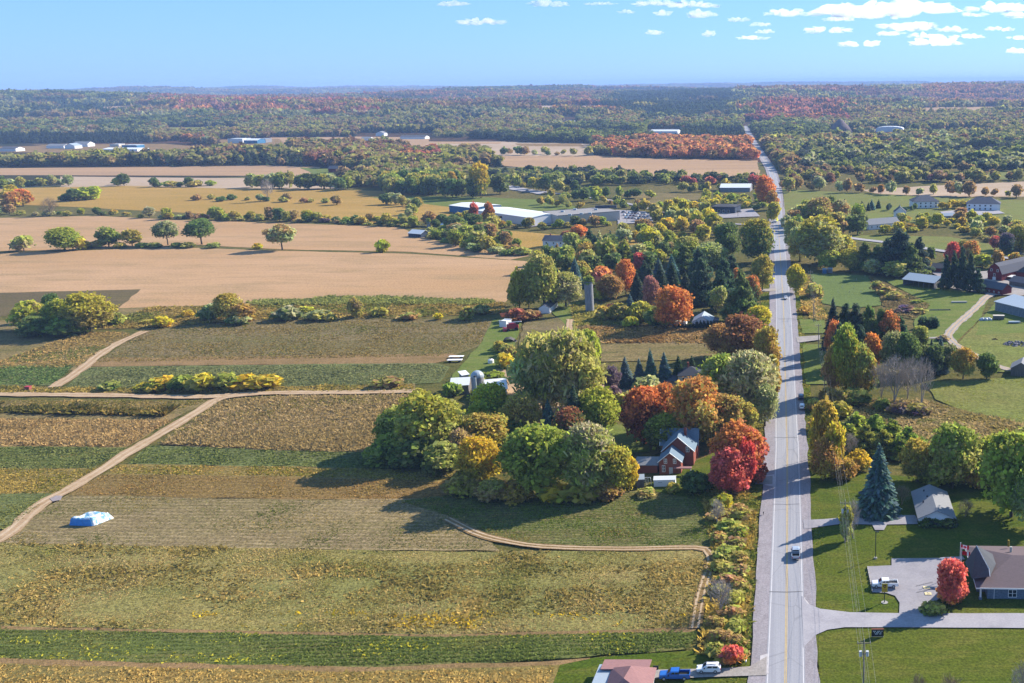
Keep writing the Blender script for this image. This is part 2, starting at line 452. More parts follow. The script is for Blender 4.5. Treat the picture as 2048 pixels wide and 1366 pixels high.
sheet('field', [(205, 950), (560, 954), (930, 966), (930, 1002), (560, 1000), (135, 992)], m_rust)
sheet('field', [(135, 992), (560, 1000), (880, 1000), (960, 1060), (1000, 1104), (430, 1098), (-40, 1088), (0, 1080), (70, 1030)], m_rows)
sheet('field', [(800, 1003), (960, 985), (1430, 985), (1430, 1098), (1150, 1100), (1010, 1085), (900, 1035)], m_rowsg)
sheet('field', [(-300, 1082), (0, 1087), (430, 1097), (900, 1106), (1395, 1102), (1425, 1115), (1418, 1165), (1392, 1256), (900, 1271), (400, 1263), (-300, 1250)], m_weed)
sheet('dirt_path', [(-300, 1249), (0, 1254), (400, 1262), (900, 1270), (1392, 1256), (1392, 1266), (900, 1278), (400, 1270), (-300, 1257)], m_soil)
sheet('field', [(-300, 1257), (0, 1260), (400, 1268), (900, 1277), (1396, 1266), (1375, 1300), (1000, 1328), (700, 1337), (300, 1328), (-300, 1316)], m_greenlow)
sheet('dirt_path', [(-300, 1315), (0, 1317), (300, 1328), (700, 1337), (1000, 1328), (1180, 1318), (1180, 1330), (1000, 1338), (700, 1347), (300, 1338), (-300, 1326)], m_soil)
sheet('field', [(-320, 1325), (300, 1338), (700, 1347), (1000, 1338), (1120, 1332), (1090, 1420), (-320, 1420)], m_golddry)
sheet('lawn', [(1120, 1332), (1190, 1318), (1400, 1302), (1500, 1318), (1500, 1420), (1080, 1420)], m_lawn)
sheet('weed_strip', [(1400, 985), (1460, 960), (1510, 1000), (1500, 1180), (1480, 1330), (1400, 1310), (1405, 1250), (1430, 1120)], m_brush)
# ---- farmstead ground between the field and the road
sheet('lawn', [(985, 640), (1045, 635), (1030, 690), (1000, 760), (900, 775), (905, 750), (960, 690)], m_lawn2)
sheet('field', [(1050, 640), (1140, 632), (1150, 660), (1100, 720), (1030, 720)], m_olive)
sheet('lawn', [(1090, 612), (1160, 605), (1170, 660), (1120, 700), (1130, 650)], m_lawn2)
sheet('field', [(1150, 655), (1300, 650), (1440, 657), (1430, 690), (1210, 690)], m_corn)
sheet('pasture', [(1200, 688), (1440, 688), (1430, 720), (1200, 725)], m_brownolive)
sheet('weed_strip', [(1140, 610), (1330, 615), (1330, 650), (1150, 655)], m_brownolive)
sheet('farmyard', [(985, 740), (1040, 742), (1150, 800), (1130, 880), (1040, 830), (980, 790)], m_track)
sheet('farmyard', [(1190, 770), (1260, 772), (1260, 790), (1190, 785)], m_track)
sheet('lawn', [(1190, 850), (1290, 850), (1300, 905), (1220, 910)], m_lawn2)
sheet('lawn', [(1280, 980), (1440, 900), (1530, 900), (1520, 1000), (1400, 1000)], m_lawn)
# ---- right of the road
sheet('lawn', [(1616, 935), (1760, 950), (1960, 965), (2150, 970), (2150, 1480), (1640, 1480), (1632, 1300), (1626, 1100)], m_lawn)
sheet('pasture', [(1850, 765), (2140, 752), (2140, 880), (1980, 850), (1870, 800)], m_meadow)
sheet('weed_strip', [(1700, 800), (1850, 800), (1960, 830), (2140, 870), (2140, 930), (1800, 905), (1700, 880)], m_brush)
sheet('field', [(1612, 548), (1735, 552), (1758, 590), (1762, 612), (1700, 618), (1645, 608), (1632, 575)], m_plot)
sheet('weed_strip', [(1590, 540), (1618, 550), (1640, 608), (1660, 640), (1625, 645), (1600, 600)], m_brush)
sheet('weed_strip', [(1735, 550), (1790, 575), (1860, 610), (1830, 640), (1770, 630), (1762, 600)], m_brush)
sheet('lawn', [(1770, 562), (1830, 560), (1980, 592), (1960, 640), (1905, 690), (1820, 690), (1830, 640), (1860, 612)], m_lawn2)
sheet('lawn', [(1598, 640), (1650, 640), (1650, 668), (1604, 668)], m_lawn2)
sheet('lawn', [(1606, 690), (1660, 690), (1660, 770), (1612, 770)], m_lawn2)
sheet('pasture', [(2000, 610), (2140, 640), (2140, 752), (1980, 745), (1915, 690), (1960, 640)], m_meadow)
sheet('lawn', [(1990, 608), (2140, 636), (2140, 660), (1950, 672), (1960, 640)], m_lawn2)

# ---- dirt tracks
def track(px, w, ruts=True, name='dirt_track', mat=None):
    L = smooth_line([P(*q) for q in px])
    strip(name, L, w, mat or m_track, jit=w * .25)
    if ruts:
        for s in (-1, 1): strip('wheel_rut', L, w * .2, m_rut, off=s * w * .25, jit=.12)
track([(-60, 1108), (0, 1080), (40, 1050), (75, 1015), (130, 985), (200, 945), (260, 905), (330, 865), (400, 822), (445, 797), (520, 789)], 4.2)
track([(-260, 789), (0, 790), (200, 792), (400, 795), (520, 788), (700, 786), (830, 784)], 4.8)
track([(108, 776), (160, 742), (205, 707), (245, 684), (290, 664)], 4.4)
track([(752, 900), (768, 868), (785, 840), (820, 812)], 2.6, False)
track([(895, 1040), (930, 1058), (970, 1075), (1050, 1092), (1130, 1098), (1250, 1100), (1390, 1098), (1415, 1106), (1422, 1125), (1412, 1160), (1400, 1200), (1390, 1260)], 2.6, True, mat=m_soil)
track([(1140, 640), (1138, 660), (1128, 690), (1105, 730)], 3.2)
sheet('puddle', [(100, 1000), (112, 994), (126, 995), (122, 1003), (106, 1006)], m_puddle, jit=.1)

# ---- the road
RL = smooth_line([P(*q) for q in ((1569, 1480), (1571, 1366), (1574, 1119), (1574.5, 900), (1573, 856), (1568, 650), (1566, 600), (1561, 520), (1556, 440), (1553, 390), (1544, 345), (1530, 320), (1514, 295), (1499, 270), (1493, 255), (1497, 243))], 6)
g_ = G('asphalt', .85, .25)
o_ = g_.pos()
ln = g_.noise(g_.scale(o_, 2.2, .02), 1.0, 4); fn = g_.noise(o_, 2.5, 3)
k_ = g_.mix(g_.rng(ln, .35, .65), A('b6b6c0', .5), A('c2c2ca', .52))
k_ = g_.mix(g_.math('MULTIPLY', g_.rng(fn, .4, .7), .35), k_, A('a4a4ac', .5))
cr = g_.n('TexVoronoi', {'Vector': g_.scale(o_, .12, .05), 'Scale': 1.0}, feature='DISTANCE_TO_EDGE').outputs['Distance']
k_ = g_.mix(g_.rng(cr, .0, .012, .45, 0), k_, A('86868e', .55))
g_.col(k_); M_ROAD = g_.m
m_line = plain('road_paint_white', A('e8e4e8', .62), .7, .3, .1, .8)
m_yellow = plain('road_paint_yellow', A('e0c078', .6), .7, .3, .15, .8)
sh = strip('road_shoulder', RL, 3.6, m_gravel, off=-5.3, jit=.6)
strip('road_shoulder', RL, 2.9, m_gravel, off=4.95, jit=.6)
road = strip('road', RL, 7.6, M_ROAD, jit=.1)
ROADZ = ZL[0]
strip('road_marking', RL, .16, m_line, off=-3.45); strip('road_marking', RL, .16, m_line, off=3.45)
strip('road_marking', RL, .14, m_yellow, off=-.14); strip('road_marking', RL, .14, m_yellow, off=.14)
m_seam_shadow = plain('road_seam_wire_shadow', A('7c7a80', .55), .9, .2, .2, 2)
for yy_, ww_ in ((738, .5), (878, .3), (1012, .22), (1188, .25), (640, .6)):  # cross seams; the strip nearest the camera paints an overhead wire's shadow
    q_ = P(1572, yy_); strip('road_seam_wire_shadow', [Vector((q_.x - 3.7, q_.y + .15, 0)), Vector((q_.x + .2, q_.y - .1, 0)), Vector((q_.x + 3.7, q_.y + .1, 0))], ww_, m_seam_shadow, jit=.1)
m_patch = plain('gravel_spill', A('d4ced0', .62), .95, .1, .1, 1)
sheet('gravel_spill', [(1606, 1196), (1620, 1215), (1636, 1226), (1632, 1270), (1612, 1285), (1606, 1250)], m_patch, jit=.25, seg=1.5)
sheet('gravel_spill', [(1520, 1316), (1535, 1312), (1538, 1352), (1518, 1356)], m_patch, jit=.25, seg=1.5)
sheet('gravel_spill', [(1530, 955), (1549, 952), (1549, 978), (1530, 974)], m_patch, jit=.25, seg=1.5)
# ---- other paved ground
m_asph2 = field_mat('old_asphalt', A('b4b0b8'), A('bcb8be'), A('a8a4ac'), 12, 4, .5, None, 0, 1, fine_amt=.08, bump=.02)
m_conc = field_mat('pale_drive', A('c8c4ca'), A('c0bcc4'), A('b4b0b8'), 12, 4, .5, None, 0, 1, fine_amt=.08, bump=.02)
sheet('driveway', [(1603, 1195), (1615, 1212), (1640, 1222), (1700, 1229), (1800, 1231), (2150, 1231), (2150, 1261), (1690, 1259), (1655, 1264), (1630, 1275), (1607, 1300)], m_conc, jit=.1)
sheet('parking_lot', [(1734, 1137), (1783, 1135), (1783, 1121), (1885, 1120), (1900, 1128), (1880, 1200), (1860, 1215), (1850, 1232), (1798, 1232), (1799, 1210), (1790, 1196), (1772, 1190), (1744, 1189)], m_asph2, jit=.06)
sheet('driveway', [(1606, 1044), (1650, 1042), (1720, 1036), (1830, 1034), (1842, 1052), (1774, 1053), (1768, 1064), (1750, 1064), (1744, 1053), (1680, 1052), (1608, 1062)], m_asph2, jit=.1)
sheet('driveway', [(1300, 1345), (1440, 1342), (1500, 1338), (1533, 1318), (1533, 1356), (1300, 1362)], m_gravel2, jit=.2)
sheet('footpath', [(1880, 1119), (1925, 1117), (1930, 1123), (1884, 1126)], m_conc, jit=.05)
sheet('driveway', [(1515, 958), (1545, 955), (1545, 972), (1510, 972)], m_gravel2)
sheet('driveway', [(1592, 676), (1640, 673), (1640, 682), (1594, 688)], m_gravel2)
sheet('driveway', [(1520, 580), (1552, 579), (1552, 584), (1524, 585)], m_gravel2)
track([(2100, 585), (2040, 592), (2000, 588), (1975, 595), (1952, 618), (1915, 650), (1897, 672), (1902, 684), (1925, 700), (1955, 716), (2000, 737), (2060, 747)], 4.2, True, 'farm_lane', m_gravel2)
track([(1835, 679), (1870, 678), (1897, 675)], 2.4, False, 'farm_lane', m_gravel2)
sheet('farmyard', [(1960, 545), (2140, 530), (2140, 600), (2060, 592), (1985, 592), (1880, 575), (1890, 560)], m_gravel2)
sheet('farmyard', [(1860, 545), (1900, 535), (1960, 545), (1890, 562)], m_gravel)
XR = smooth_line([P(*q) for q in ((1575, 452), (1640, 463), (1700, 477), (1780, 487), (1850, 498), (1920, 508), (2000, 516), (2150, 530))], 10)
strip('side_road', XR, 7, m_conc, jit=.3)
XL = smooth_line([P(*q) for q in ((1545, 452), (1450, 448), (1400, 440), (1330, 425), (1240, 405), (1180, 396), (1100, 386), (1010, 374))], 10)
strip('side_road', XL, 6, m_asph2, jit=.4)
sheet('parking_lot', [(1010, 370), (1090, 385), (1080, 390), (1010, 378)], m_conc)
sheet('parking_lot', [(1232, 421), (1290, 424), (1308, 432), (1305, 446), (1235, 449)], m_asph2)
sheet('parking_lot', [(1020, 430), (1110, 428), (1110, 450), (1060, 455)], m_asph2)
sheet('parking_lot', [(1425, 425), (1505, 418), (1520, 434), (1430, 438)], m_asph2)
sheet('driveway', [(1880, 425), (1980, 415), (2010, 428), (1890, 436)], m_conc)
sheet('building_lot', [(60, 290), (330, 288), (420, 296), (330, 301), (180, 302)], m_soil)
sheet('building_lot', [(440, 280), (560, 278), (570, 292), (440, 293)], m_soil)
# ================================================================ trees
def leaf_mat(name, src):
    g = G(name, .75, .15)
    if src == 'OBJECT':
        base = g.n('ObjectInfo').outputs['Color']
        tip = g.n('Attribute', attribute_type='OBJECT', attribute_name='tip').outputs['Color']
    else:
        base = g.n('Attribute', attribute_type='INSTANCER', attribute_name='tint').outputs['Color']
        tip = g.n('Attribute', attribute_type='INSTANCER', attribute_name='tip').outputs['Color']
    v = g.n('SeparateColor', {0: g.n('Attribute', attribute_type='GEOMETRY', attribute_name='Col').outputs['Color']})
    c = g.mix(g.rng(v.outputs[1], .42, .62), base, tip)
    br = g.math('MULTIPLY', v.outputs[0], 1.0)
    cc = g.n('CombineColor', {0: br, 1: g.math('MULTIPLY', br, g.rng(v.outputs[2], 0, 1, .86, 1.08)), 2: g.math('MULTIPLY', br, g.rng(v.outputs[2], 0, 1, 1.15, .7))}).outputs[0]
    c = g.mix(1.0, c, cc, 'MULTIPLY')
    g.col(c)
    tr = g.n('BsdfTranslucent', {'Color': c})
    mx = g.n('MixShader', {0: .5, 1: g.b.outputs[0], 2: tr.outputs[0]})
    g.t.links.new(mx.outputs[0], g.t.nodes['Material Output'].inputs[0])
    return g.m
M_LEAF = leaf_mat('foliage', 'OBJECT')
M_LEAFI = leaf_mat('foliage_far', 'INSTANCER')
M_BARK = plain('bark', A('74685a', .5), .9, .1, .25, 3)
M_BARKG = plain('grey_twigs', A('bcb2aa', .7), .9, .1, .2, 3)

def leaves(blobs, n, size, seed, inner=.22, flat=.75, up=.25, zlo=None, elong=1.0):
    """n leaf clumps (quads) over a set of ellipsoids in a unit crown: returns corners and colours"""
    r = np.random.default_rng(seed)
    B = np.array(blobs, float)
    area = (B[:, 3] * B[:, 4] + B[:, 3] * B[:, 5] + B[:, 4] * B[:, 5])
    k = r.choice(len(B), n, p=area / area.sum())
    d = r.normal(size=(n, 3)); d[:, 2] += up; d /= np.linalg.norm(d, axis=1)[:, None]
    rad = np.where(r.random(n) < inner, r.uniform(.35, .8, n), np.clip(r.normal(.97, .13, n), .7, 1.4))
    p = B[k, :3] + d * B[k, 3:6] * rad[:, None]
    for it in range(2):                                  # leaf clumps buried in a neighbouring blob move out
        q = (p[:, None, :] - B[None, :, :3]) / B[None, :, 3:6]
        deep = (np.linalg.norm(q, axis=2) < .72).sum(1) > 1
        kk = r.choice(len(B), n, p=area / area.sum())
        dd = r.normal(size=(n, 3)); dd[:, 2] += up; dd /= np.linalg.norm(dd, axis=1)[:, None]
        m = deep & (r.random(n) < .85)
        k = np.where(m, kk, k); d = np.where(m[:, None], dd, d)
        p = np.where(m[:, None], B[kk, :3] + dd * B[kk, 3:6] * np.clip(r.normal(.98, .13, n), .75, 1.4)[:, None], p)
    nv = d * flat + r.normal(size=(n, 3)) * (1 - flat * .45); nv /= np.linalg.norm(nv, axis=1)[:, None]
    a = np.cross(nv, r.normal(size=(n, 3))); a /= np.linalg.norm(a, axis=1)[:, None]
    b = np.cross(nv, a)
    s = size * r.uniform(.55, 1.35, n) * np.where(rad < .8, 1.5, 1)
    e = r.uniform(.55, 1.0, n) / elong
    off = np.stack([(-1, -.6), (.7, -1), (1, .6), (-.6, 1)])
    V = np.empty((n, 4, 3))
    for j in range(4):
        jx = off[j, 0] * r.uniform(.7, 1.2, n); jy = off[j, 1] * r.uniform(.7, 1.2, n)
        V[:, j] = p + a * (s * jx * .5 * elong)[:, None] + b * (s * e * jy * .5)[:, None]
    br = r.uniform(.85, 1.18, len(B))[k] * r.uniform(.65, 1.45, n)
    zr = (p[:, 2] - p[:, 2].min()) / (np.ptp(p[:, 2]) + 1e-6)
    tip = np.clip(zr * .5 + .4 * r.random(len(B))[k] + r.normal(.04, .13, n), 0, 1)
    return V, np.stack([br, tip, r.random(n)], 1)

def crown_mesh(name, blobs, n, size, seed, mat=None, zs=1.0, **kw):
    V, c = leaves(blobs, n, size, seed, **kw)
    me = quads_mesh(name, V.reshape(-1, 3), len(V), c, mat or M_LEAF)
    return me
def round_blobs(seed, nb=12, zc=.6, rz=.36, rx=.36, spread=.5, rb=(.2, .3)):
    r = random.Random(seed); out = [(0, 0, zc, rx * .85, rx * .85, rz * .85)]
    for i in range(nb):
        a = i * 2.4 + r.random(); t = r.uniform(-.75, 1)
        rr = math.sqrt(max(0, 1 - t * t)) if t > -.5 else .85
        q = r.uniform(*rb); rr *= r.uniform(.75, 1.12)
        out.append((math.cos(a) * rr * rx * spread * 2 * .62, math.sin(a) * rr * rx * spread * 2 * .62, zc + t * rz * .72, q, q, q * r.uniform(.6, .8)))
    return out
def spruce_leaves(n, size, seed, power=.9, tiers=11, base=.05, droop=.28, ragged=.18):
    r = np.random.default_rng(seed)
    t = base + (1 - base) * (1 - np.sqrt(r.random(n)))
    tier = np.floor(t * tiers) / tiers; fr = (t * tiers) % 1
    R = .5 * (1 - t) ** power * (1.08 - .3 * fr) * (1 + r.normal(0, ragged, n) * .6)
    a = r.random(n) * 2 * math.pi
    q = np.where(r.random(n) < .35, r.uniform(.3, .8, n), r.uniform(.8, 1.05, n))
    out = np.stack([np.cos(a), np.sin(a), -droop + r.normal(0, .15, n)], 1)
    p = np.stack([np.cos(a) * R * q, np.sin(a) * R * q, t - R * q * droop * .6], 1)
    side = np.stack([-np.sin(a), np.cos(a), r.normal(0, .35, n)], 1)
    s = size * r.uniform(.6, 1.3, n) * (.45 + .75 * (1 - t))
    V = np.empty((n, 4, 3))
    for j, (x, y) in enumerate(((-.6, -.5), (.75, -.22), (.75, .22), (-.6, .5))):
        V[:, j] = p + out * (s * x)[:, None] * np.array([1, 1, .6]) + side * (s * y)[:, None]
    c = np.stack([r.uniform(.6, 1.4, n) * (.9 + .2 * r.random(tiers + 1)[np.minimum((t * tiers).astype(int), tiers)]), r.random(n) * .4, r.random(n)], 1)
    return V, c
def spruce_mesh(name, n, size, seed, mat=None, **kw):
    V, c = spruce_leaves(n, size, seed, **kw)
    return quads_mesh(name, V.reshape(-1, 3), n, c, mat or M_LEAF)
def trunk_mesh(name, seed, h=.55, r0=.03, limbs=5, reach=.3, top=.85, mat=None):
    r = random.Random(seed); bm = bmesh.new()
    tube(bm, [(0, 0, -.02), (0.01, 0, h * .5), (r.uniform(-.03, .03), r.uniform(-.03, .03), h)], [r0, r0 * .75, r0 * .5], 6)
    for i in range(limbs):
        a = i * 2.4 + r.random(); z = h * r.uniform(.45, .95)
        e = (math.cos(a) * reach * r.uniform(.6, 1), math.sin(a) * reach * r.uniform(.6, 1), r.uniform(.6, top))
        tube(bm, [(0, 0, z), (e[0] * .5, e[1] * .5, z + (e[2] - z) * .6), e], [r0 * .45, r0 * .3, r0 * .1], 4, False)
    me = bpy.data.meshes.new(name); bm.to_mesh(me); bm.free(); me.materials.append(mat or M_BARK)
    return me
def bare_mesh(name, seed, depth=5, mat=None):
    r = random.Random(seed); bm = bmesh.new()
    def grow(p, d, L, rad, k):
        e = p + d * L
        tube(bm, [p, e], [rad, rad * .65], 4 if k > 2 else 3, False)
        if k == 0: return
        for i in range(3 if k > 1 else 4):
            ax = Vector((r.gauss(0, 1), r.gauss(0, 1), r.gauss(0, .6)))
            grow(p.lerp(e, r.uniform(.55, 1)), (d + ax * .42 + Vector((0, 0, .12))).normalized(), L * r.uniform(.58, .8), rad * .55, k - 1)
    grow(Vector((0, 0, 0)), Vector((.05, 0, 1)), .3, .022, depth)
    grow(Vector((0.02, 0, .05)), Vector((.35, .2, .9)).normalized(), .25, .016, depth - 1)
    zmax = max(v.co.z for v in bm.verts); xm = max(max(abs(v.co.x), abs(v.co.y)) for v in bm.verts)
    for v in bm.verts: v.co = Vector((v.co.x / xm * .5, v.co.y / xm * .5, v.co.z / zmax))
    me = bpy.data.meshes.new(name); bm.to_mesh(me); bm.free(); me.materials.append(mat or M_BARKG)
    return me

PROTO = {}                                              # kind -> list of (crown mesh detailed, crown mesh coarse, trunk mesh)
def proto(kind, n, maker, fine, coarse, trunk):
    PROTO[kind] = [(maker(kind, i, *fine), maker(kind, i, *coarse), trunk(i)) for i in range(n)]
mk = lambda bl, **kw: (lambda kind, i, n, s: crown_mesh('crown', bl(i), n, s, i * 7 + len(kind), **kw))
proto('round', 5, mk(lambda i: round_blobs(i, 20, .53, .46, .4, .52, (.11, .23))), (4200, .06), (800, .13), lambda i: trunk_mesh('trunk', i, .5, .028))
proto('wide', 3, mk(lambda i: round_blobs(20 + i, 18, .62, .36, .42, .54, (.1, .22)), inner=.15), (3600, .058), (760, .13), lambda i: trunk_mesh('trunk', 20 + i, .45, .03, 7, .38))
proto('tall', 3, mk(lambda i: round_blobs(40 + i, 20, .53, .47, .33, .56, (.11, .23))), (3400, .066), (700, .145), lambda i: trunk_mesh('trunk', 40 + i, .6, .035, 5, .2))
proto('loose', 3, mk(lambda i: round_blobs(60 + i, 24, .54, .46, .42, .56, (.09, .19)), inner=.4, flat=.3, elong=1.5), (4200, .055), (800, .13), lambda i: trunk_mesh('trunk', 60 + i, .5, .035, 7, .34))
proto('bush', 4, mk(lambda i: round_blobs(80 + i, 11, .42, .42, .4, .56, (.2, .28)), up=.45), (1500, .1), (360, .2), lambda i: trunk_mesh('stem', 80 + i, .35, .03, 4, .3, .6))
proto('pine', 3, mk(lambda i: [(0, 0, .5, .1, .1, .45)] + [(math.cos(k * 2.4) * .3 * (1.12 - k / 17), math.sin(k * 2.4) * .3 * (1.12 - k / 17), .12 + k * .052, .22 * (1.1 - k / 19), .22 * (1.1 - k / 19), .07) for k in range(17)], inner=.3, flat=.4, elong=1.4), (2600, .07), (560, .155), lambda i: trunk_mesh('trunk', 100 + i, .8, .03, 3, .15))
proto('spruce', 3, lambda kind, i, n, s: spruce_mesh('crown', n, s, i + 3), (3600, .09), (520, .21), lambda i: trunk_mesh('trunk', 120 + i, .9, .022, 0))
proto('narrow', 2, lambda kind, i, n, s: spruce_mesh('crown', n, s, i + 9, power=.5, ragged=.1, droop=-.3), (700, .16), (260, .3), lambda i: trunk_mesh('trunk', 130 + i, .7, .03, 0))
def twig_mesh(seed, mat):
    V, cc = leaves(round_blobs(seed, 16, .6, .4, .42, .55, (.13, .24)), 620, .14, seed, inner=.45, flat=.1, elong=1.0)
    r = np.random.default_rng(seed)
    ctr = V.mean(1); up = np.stack([ctr[:, 0] * 1.2, ctr[:, 1] * 1.2, np.full(len(ctr), .55)], 1) + r.normal(0, .25, (len(ctr), 3)); up /= np.linalg.norm(up, axis=1)[:, None]
    sd = np.cross(up, r.normal(size=up.shape)); sd /= np.linalg.norm(sd, axis=1)[:, None]
    L, wd = r.uniform(.08, .2, len(ctr))[:, None], .005
    V = np.stack([ctr - up * L * .5 - sd * wd, ctr - up * L * .5 + sd * wd, ctr + up * L * .5 + sd * wd * .4, ctr + up * L * .5 - sd * wd * .4], 1)
    return quads_mesh('twigs', V.reshape(-1, 3), len(V), cc, mat)
proto('round_big', 3, mk(lambda i: round_blobs(500 + i, 26, .53, .46, .4, .53, (.09, .21))), (6500, .046), (800, .13), lambda i: trunk_mesh('trunk', 500 + i, .5, .028))
proto('loose_big', 3, mk(lambda i: round_blobs(520 + i, 30, .54, .46, .42, .57, (.08, .17)), inner=.4, flat=.3, elong=1.5), (6500, .044), (800, .13), lambda i: trunk_mesh('trunk', 520 + i, .5, .035, 7, .34))
PROTO['bare'] = [(bare_mesh('branches', i + 5, 5), twig_mesh(i + 400, M_BARKG), None) for i in range(3)]
M_TWIGB = plain('brown_twigs', A('a08c70', .75), .9, .1, .2, 3)
PROTO['twiggy'] = [(bare_mesh('branches', i + 15, 5, M_TWIGB), twig_mesh(i + 410, M_TWIGB), None) for i in range(2)]

HUE = {                                                 # name -> (sunlit colour, colour word)
    'green': ('7e8838', 'green'), 'deep': ('5a6838', 'dark green'), 'olive': ('92904a', 'olive green'), 'ygreen': ('9c9a3a', 'yellow-green'),
    'sage': ('989c6c', 'grey-green'), 'yellow': ('d6c23c', 'yellow'), 'gold': ('b8a44a', 'golden'), 'orange': ('d08a4c', 'orange'), 'red': ('bc685a', 'red'),
    'scarlet': ('c45850', 'scarlet'), 'rust': ('9c6c4c', 'rust brown'), 'brown': ('927a50', 'brown'), 'pink': ('bc8478', 'dusky pink'), 'spruce': ('4a5e46', 'dark green'),
    'blue': ('64807e', 'blue-green'), 'purple': ('66565e', 'purple-brown'), 'maroon': ('84503e', 'maroon'), 'grey': ('a09a90', 'grey'), 'bronze': ('a4864a', 'bronze'), 'lime': ('b4b63c', 'lime green'), 'teal': ('44564a', 'blue-black')}
LEAFK = 1.5
WARM = {'sage': 1.35, 'olive': 1.45, 'spruce': 1.15, 'teal': 1.1, 'blue': 1.1, 'orange': 1.05, 'red': 1.25, 'scarlet': 1.2, 'yellow': .92, 'gold': .95, 'rust': .95, 'lime': 1.1, 'bronze': 1.15, 'ygreen': 1.3, 'pink': .9, 'maroon': 1.0}
def hue(n): return A(HUE[n][0], WARM.get(n, LEAFK))
KINDN = {'round': ('broadleaf_tree', 'broadleaf tree', 'tree'), 'wide': ('spreading_tree', 'spreading tree', 'tree'), 'tall': ('tall_tree', 'tall tree', 'tree'),
         'loose': ('willow_tree', 'loose-crowned tree', 'tree'), 'bush': ('shrub', 'shrub', 'shrub'), 'pine': ('pine_tree', 'pine tree', 'tree'), 'spruce': ('spruce_tree', 'spruce', 'tree'),
         'narrow': ('cedar', 'narrow cedar', 'tree'), 'bare': ('bare_tree', 'bare tree', 'tree'), 'twiggy': ('twiggy_tree', 'half-bare twiggy tree', 'tree')}
TREES = []                                              # (root, label, group) for a last look at the labels
NKIND = {}
WOOD_PTS = []                                           # what is past 300 of a kind goes into the joined woods
def put_tree(kind, pos, h, w, col, tip=None, label=None, where='', group=None, fine=True, word=None):
    name, noun, cat = KINDN[kind]
    if NKIND.get(name, 0) >= 298:
        WOOD_PTS.append((pos.x, pos.y, w, h, col, tip or col, kind)); return None
    NKIND[name] = NKIND.get(name, 0) + 1
    fm, cm, tm = rnd.choice(PROTO[kind + '_big' if kind in ('round', 'loose') and w > 9.5 and fine else kind])
    root = empty(name, (pos.x, pos.y, pos.z), None, cat, None, rnd.random() * 6.283)
    me = fm if (fine or tm is None) else cm
    j = lambda c: tuple(max(.01, x * rnd.uniform(.9, 1.1)) for x in hue(c))
    if kind in ('bare', 'twiggy'):
        o = link(bpy.data.objects.new('branches', me), root); o.scale = (w, w, h)
        o = link(bpy.data.objects.new('twigs', cm), root); o.scale = (w, w, h)
    else:
        o = bpy.data.objects.new('crown', me); o.scale = (w * 1.14, w * 1.14, h * 1.03); link(o, root)
        o.color = (*j(col), 1); o['tip'] = list(j(tip or col))
        t = bpy.data.objects.new('stem' if kind == 'bush' else 'trunk', tm); t.scale = (w, w, h); link(t, root)
    wd = word or HUE[col][1] + (f' tree topped {HUE[tip][1]}' if tip and HUE[tip][1] != HUE[col][1] and kind in ('round', 'wide', 'tall', 'loose') else '')
    if label is None:
        if ' tree topped ' in wd:
            a, b = wd.split(' tree topped ')
            label = f'{a} {noun} topped {b} {where}'
        else: label = f'{wd} {noun} {where}'
    TREES.append([root, label.strip(), group, pos])
    return root
def T(kind, x, by, ty, wpx, col, tip=None, label=None, where='', group=None):
    p = P(x, by)
    return put_tree(kind, p, top_height(p, ty), wpx / S(p), col, tip, label, where, group, fine=(by - ty) > 40)
ORD = ['first', 'second', 'third', 'fourth', 'fifth', 'sixth', 'seventh', 'eighth', 'ninth', 'tenth', 'eleventh', 'twelfth', 'thirteenth', 'fourteenth', 'fifteenth', 'sixteenth', 'seventeenth', 'eighteenth', 'nineteenth', 'twentieth']
def hedgerow(line, n, kinds, hts, wf, cols, where, group, jx=4, jy=2, deep=0):
    """n plants along a pixel line; hts in metres, wf width/height; each label counts along the row"""
    out = []
    seg = [0]
    for a, b in zip(line, line[1:]): seg.append(seg[-1] + math.hypot(b[0] - a[0], b[1] - a[1]))
    for i in range(n):
        d = seg[-1] * (i + .5 + rnd.uniform(-.35, .35)) / n
        k = max(j for j in range(len(line) - 1) if seg[j] <= d)
        t = (d - seg[k]) / (seg[k + 1] - seg[k])
        x = line[k][0] + (line[k + 1][0] - line[k][0]) * t + rnd.uniform(-jx, jx)
        y = line[k][1] + (line[k + 1][1] - line[k][1]) * t + rnd.uniform(-jy, jy)
        out.append((x, y))
    out.sort()
    for i, (x, y) in enumerate(out):
        kd = rnd.choice(kinds); c = rnd.choice(cols)
        h = rnd.uniform(*hts) * (.62 if kd == 'bush' else 1)
        o = f'{ORD[i]} from left' if i < 20 else f'{ORD[min(n - 1 - i, 19)]} from right'
        put_tree(kd, P(x, y), h, h * rnd.uniform(*wf) * (1.35 if kd == 'bush' else 1), c if isinstance(c, str) else c[0], None if isinstance(c, str) else c[1],
                 where=f'{where}, {o}', group=group, fine=y > 480)
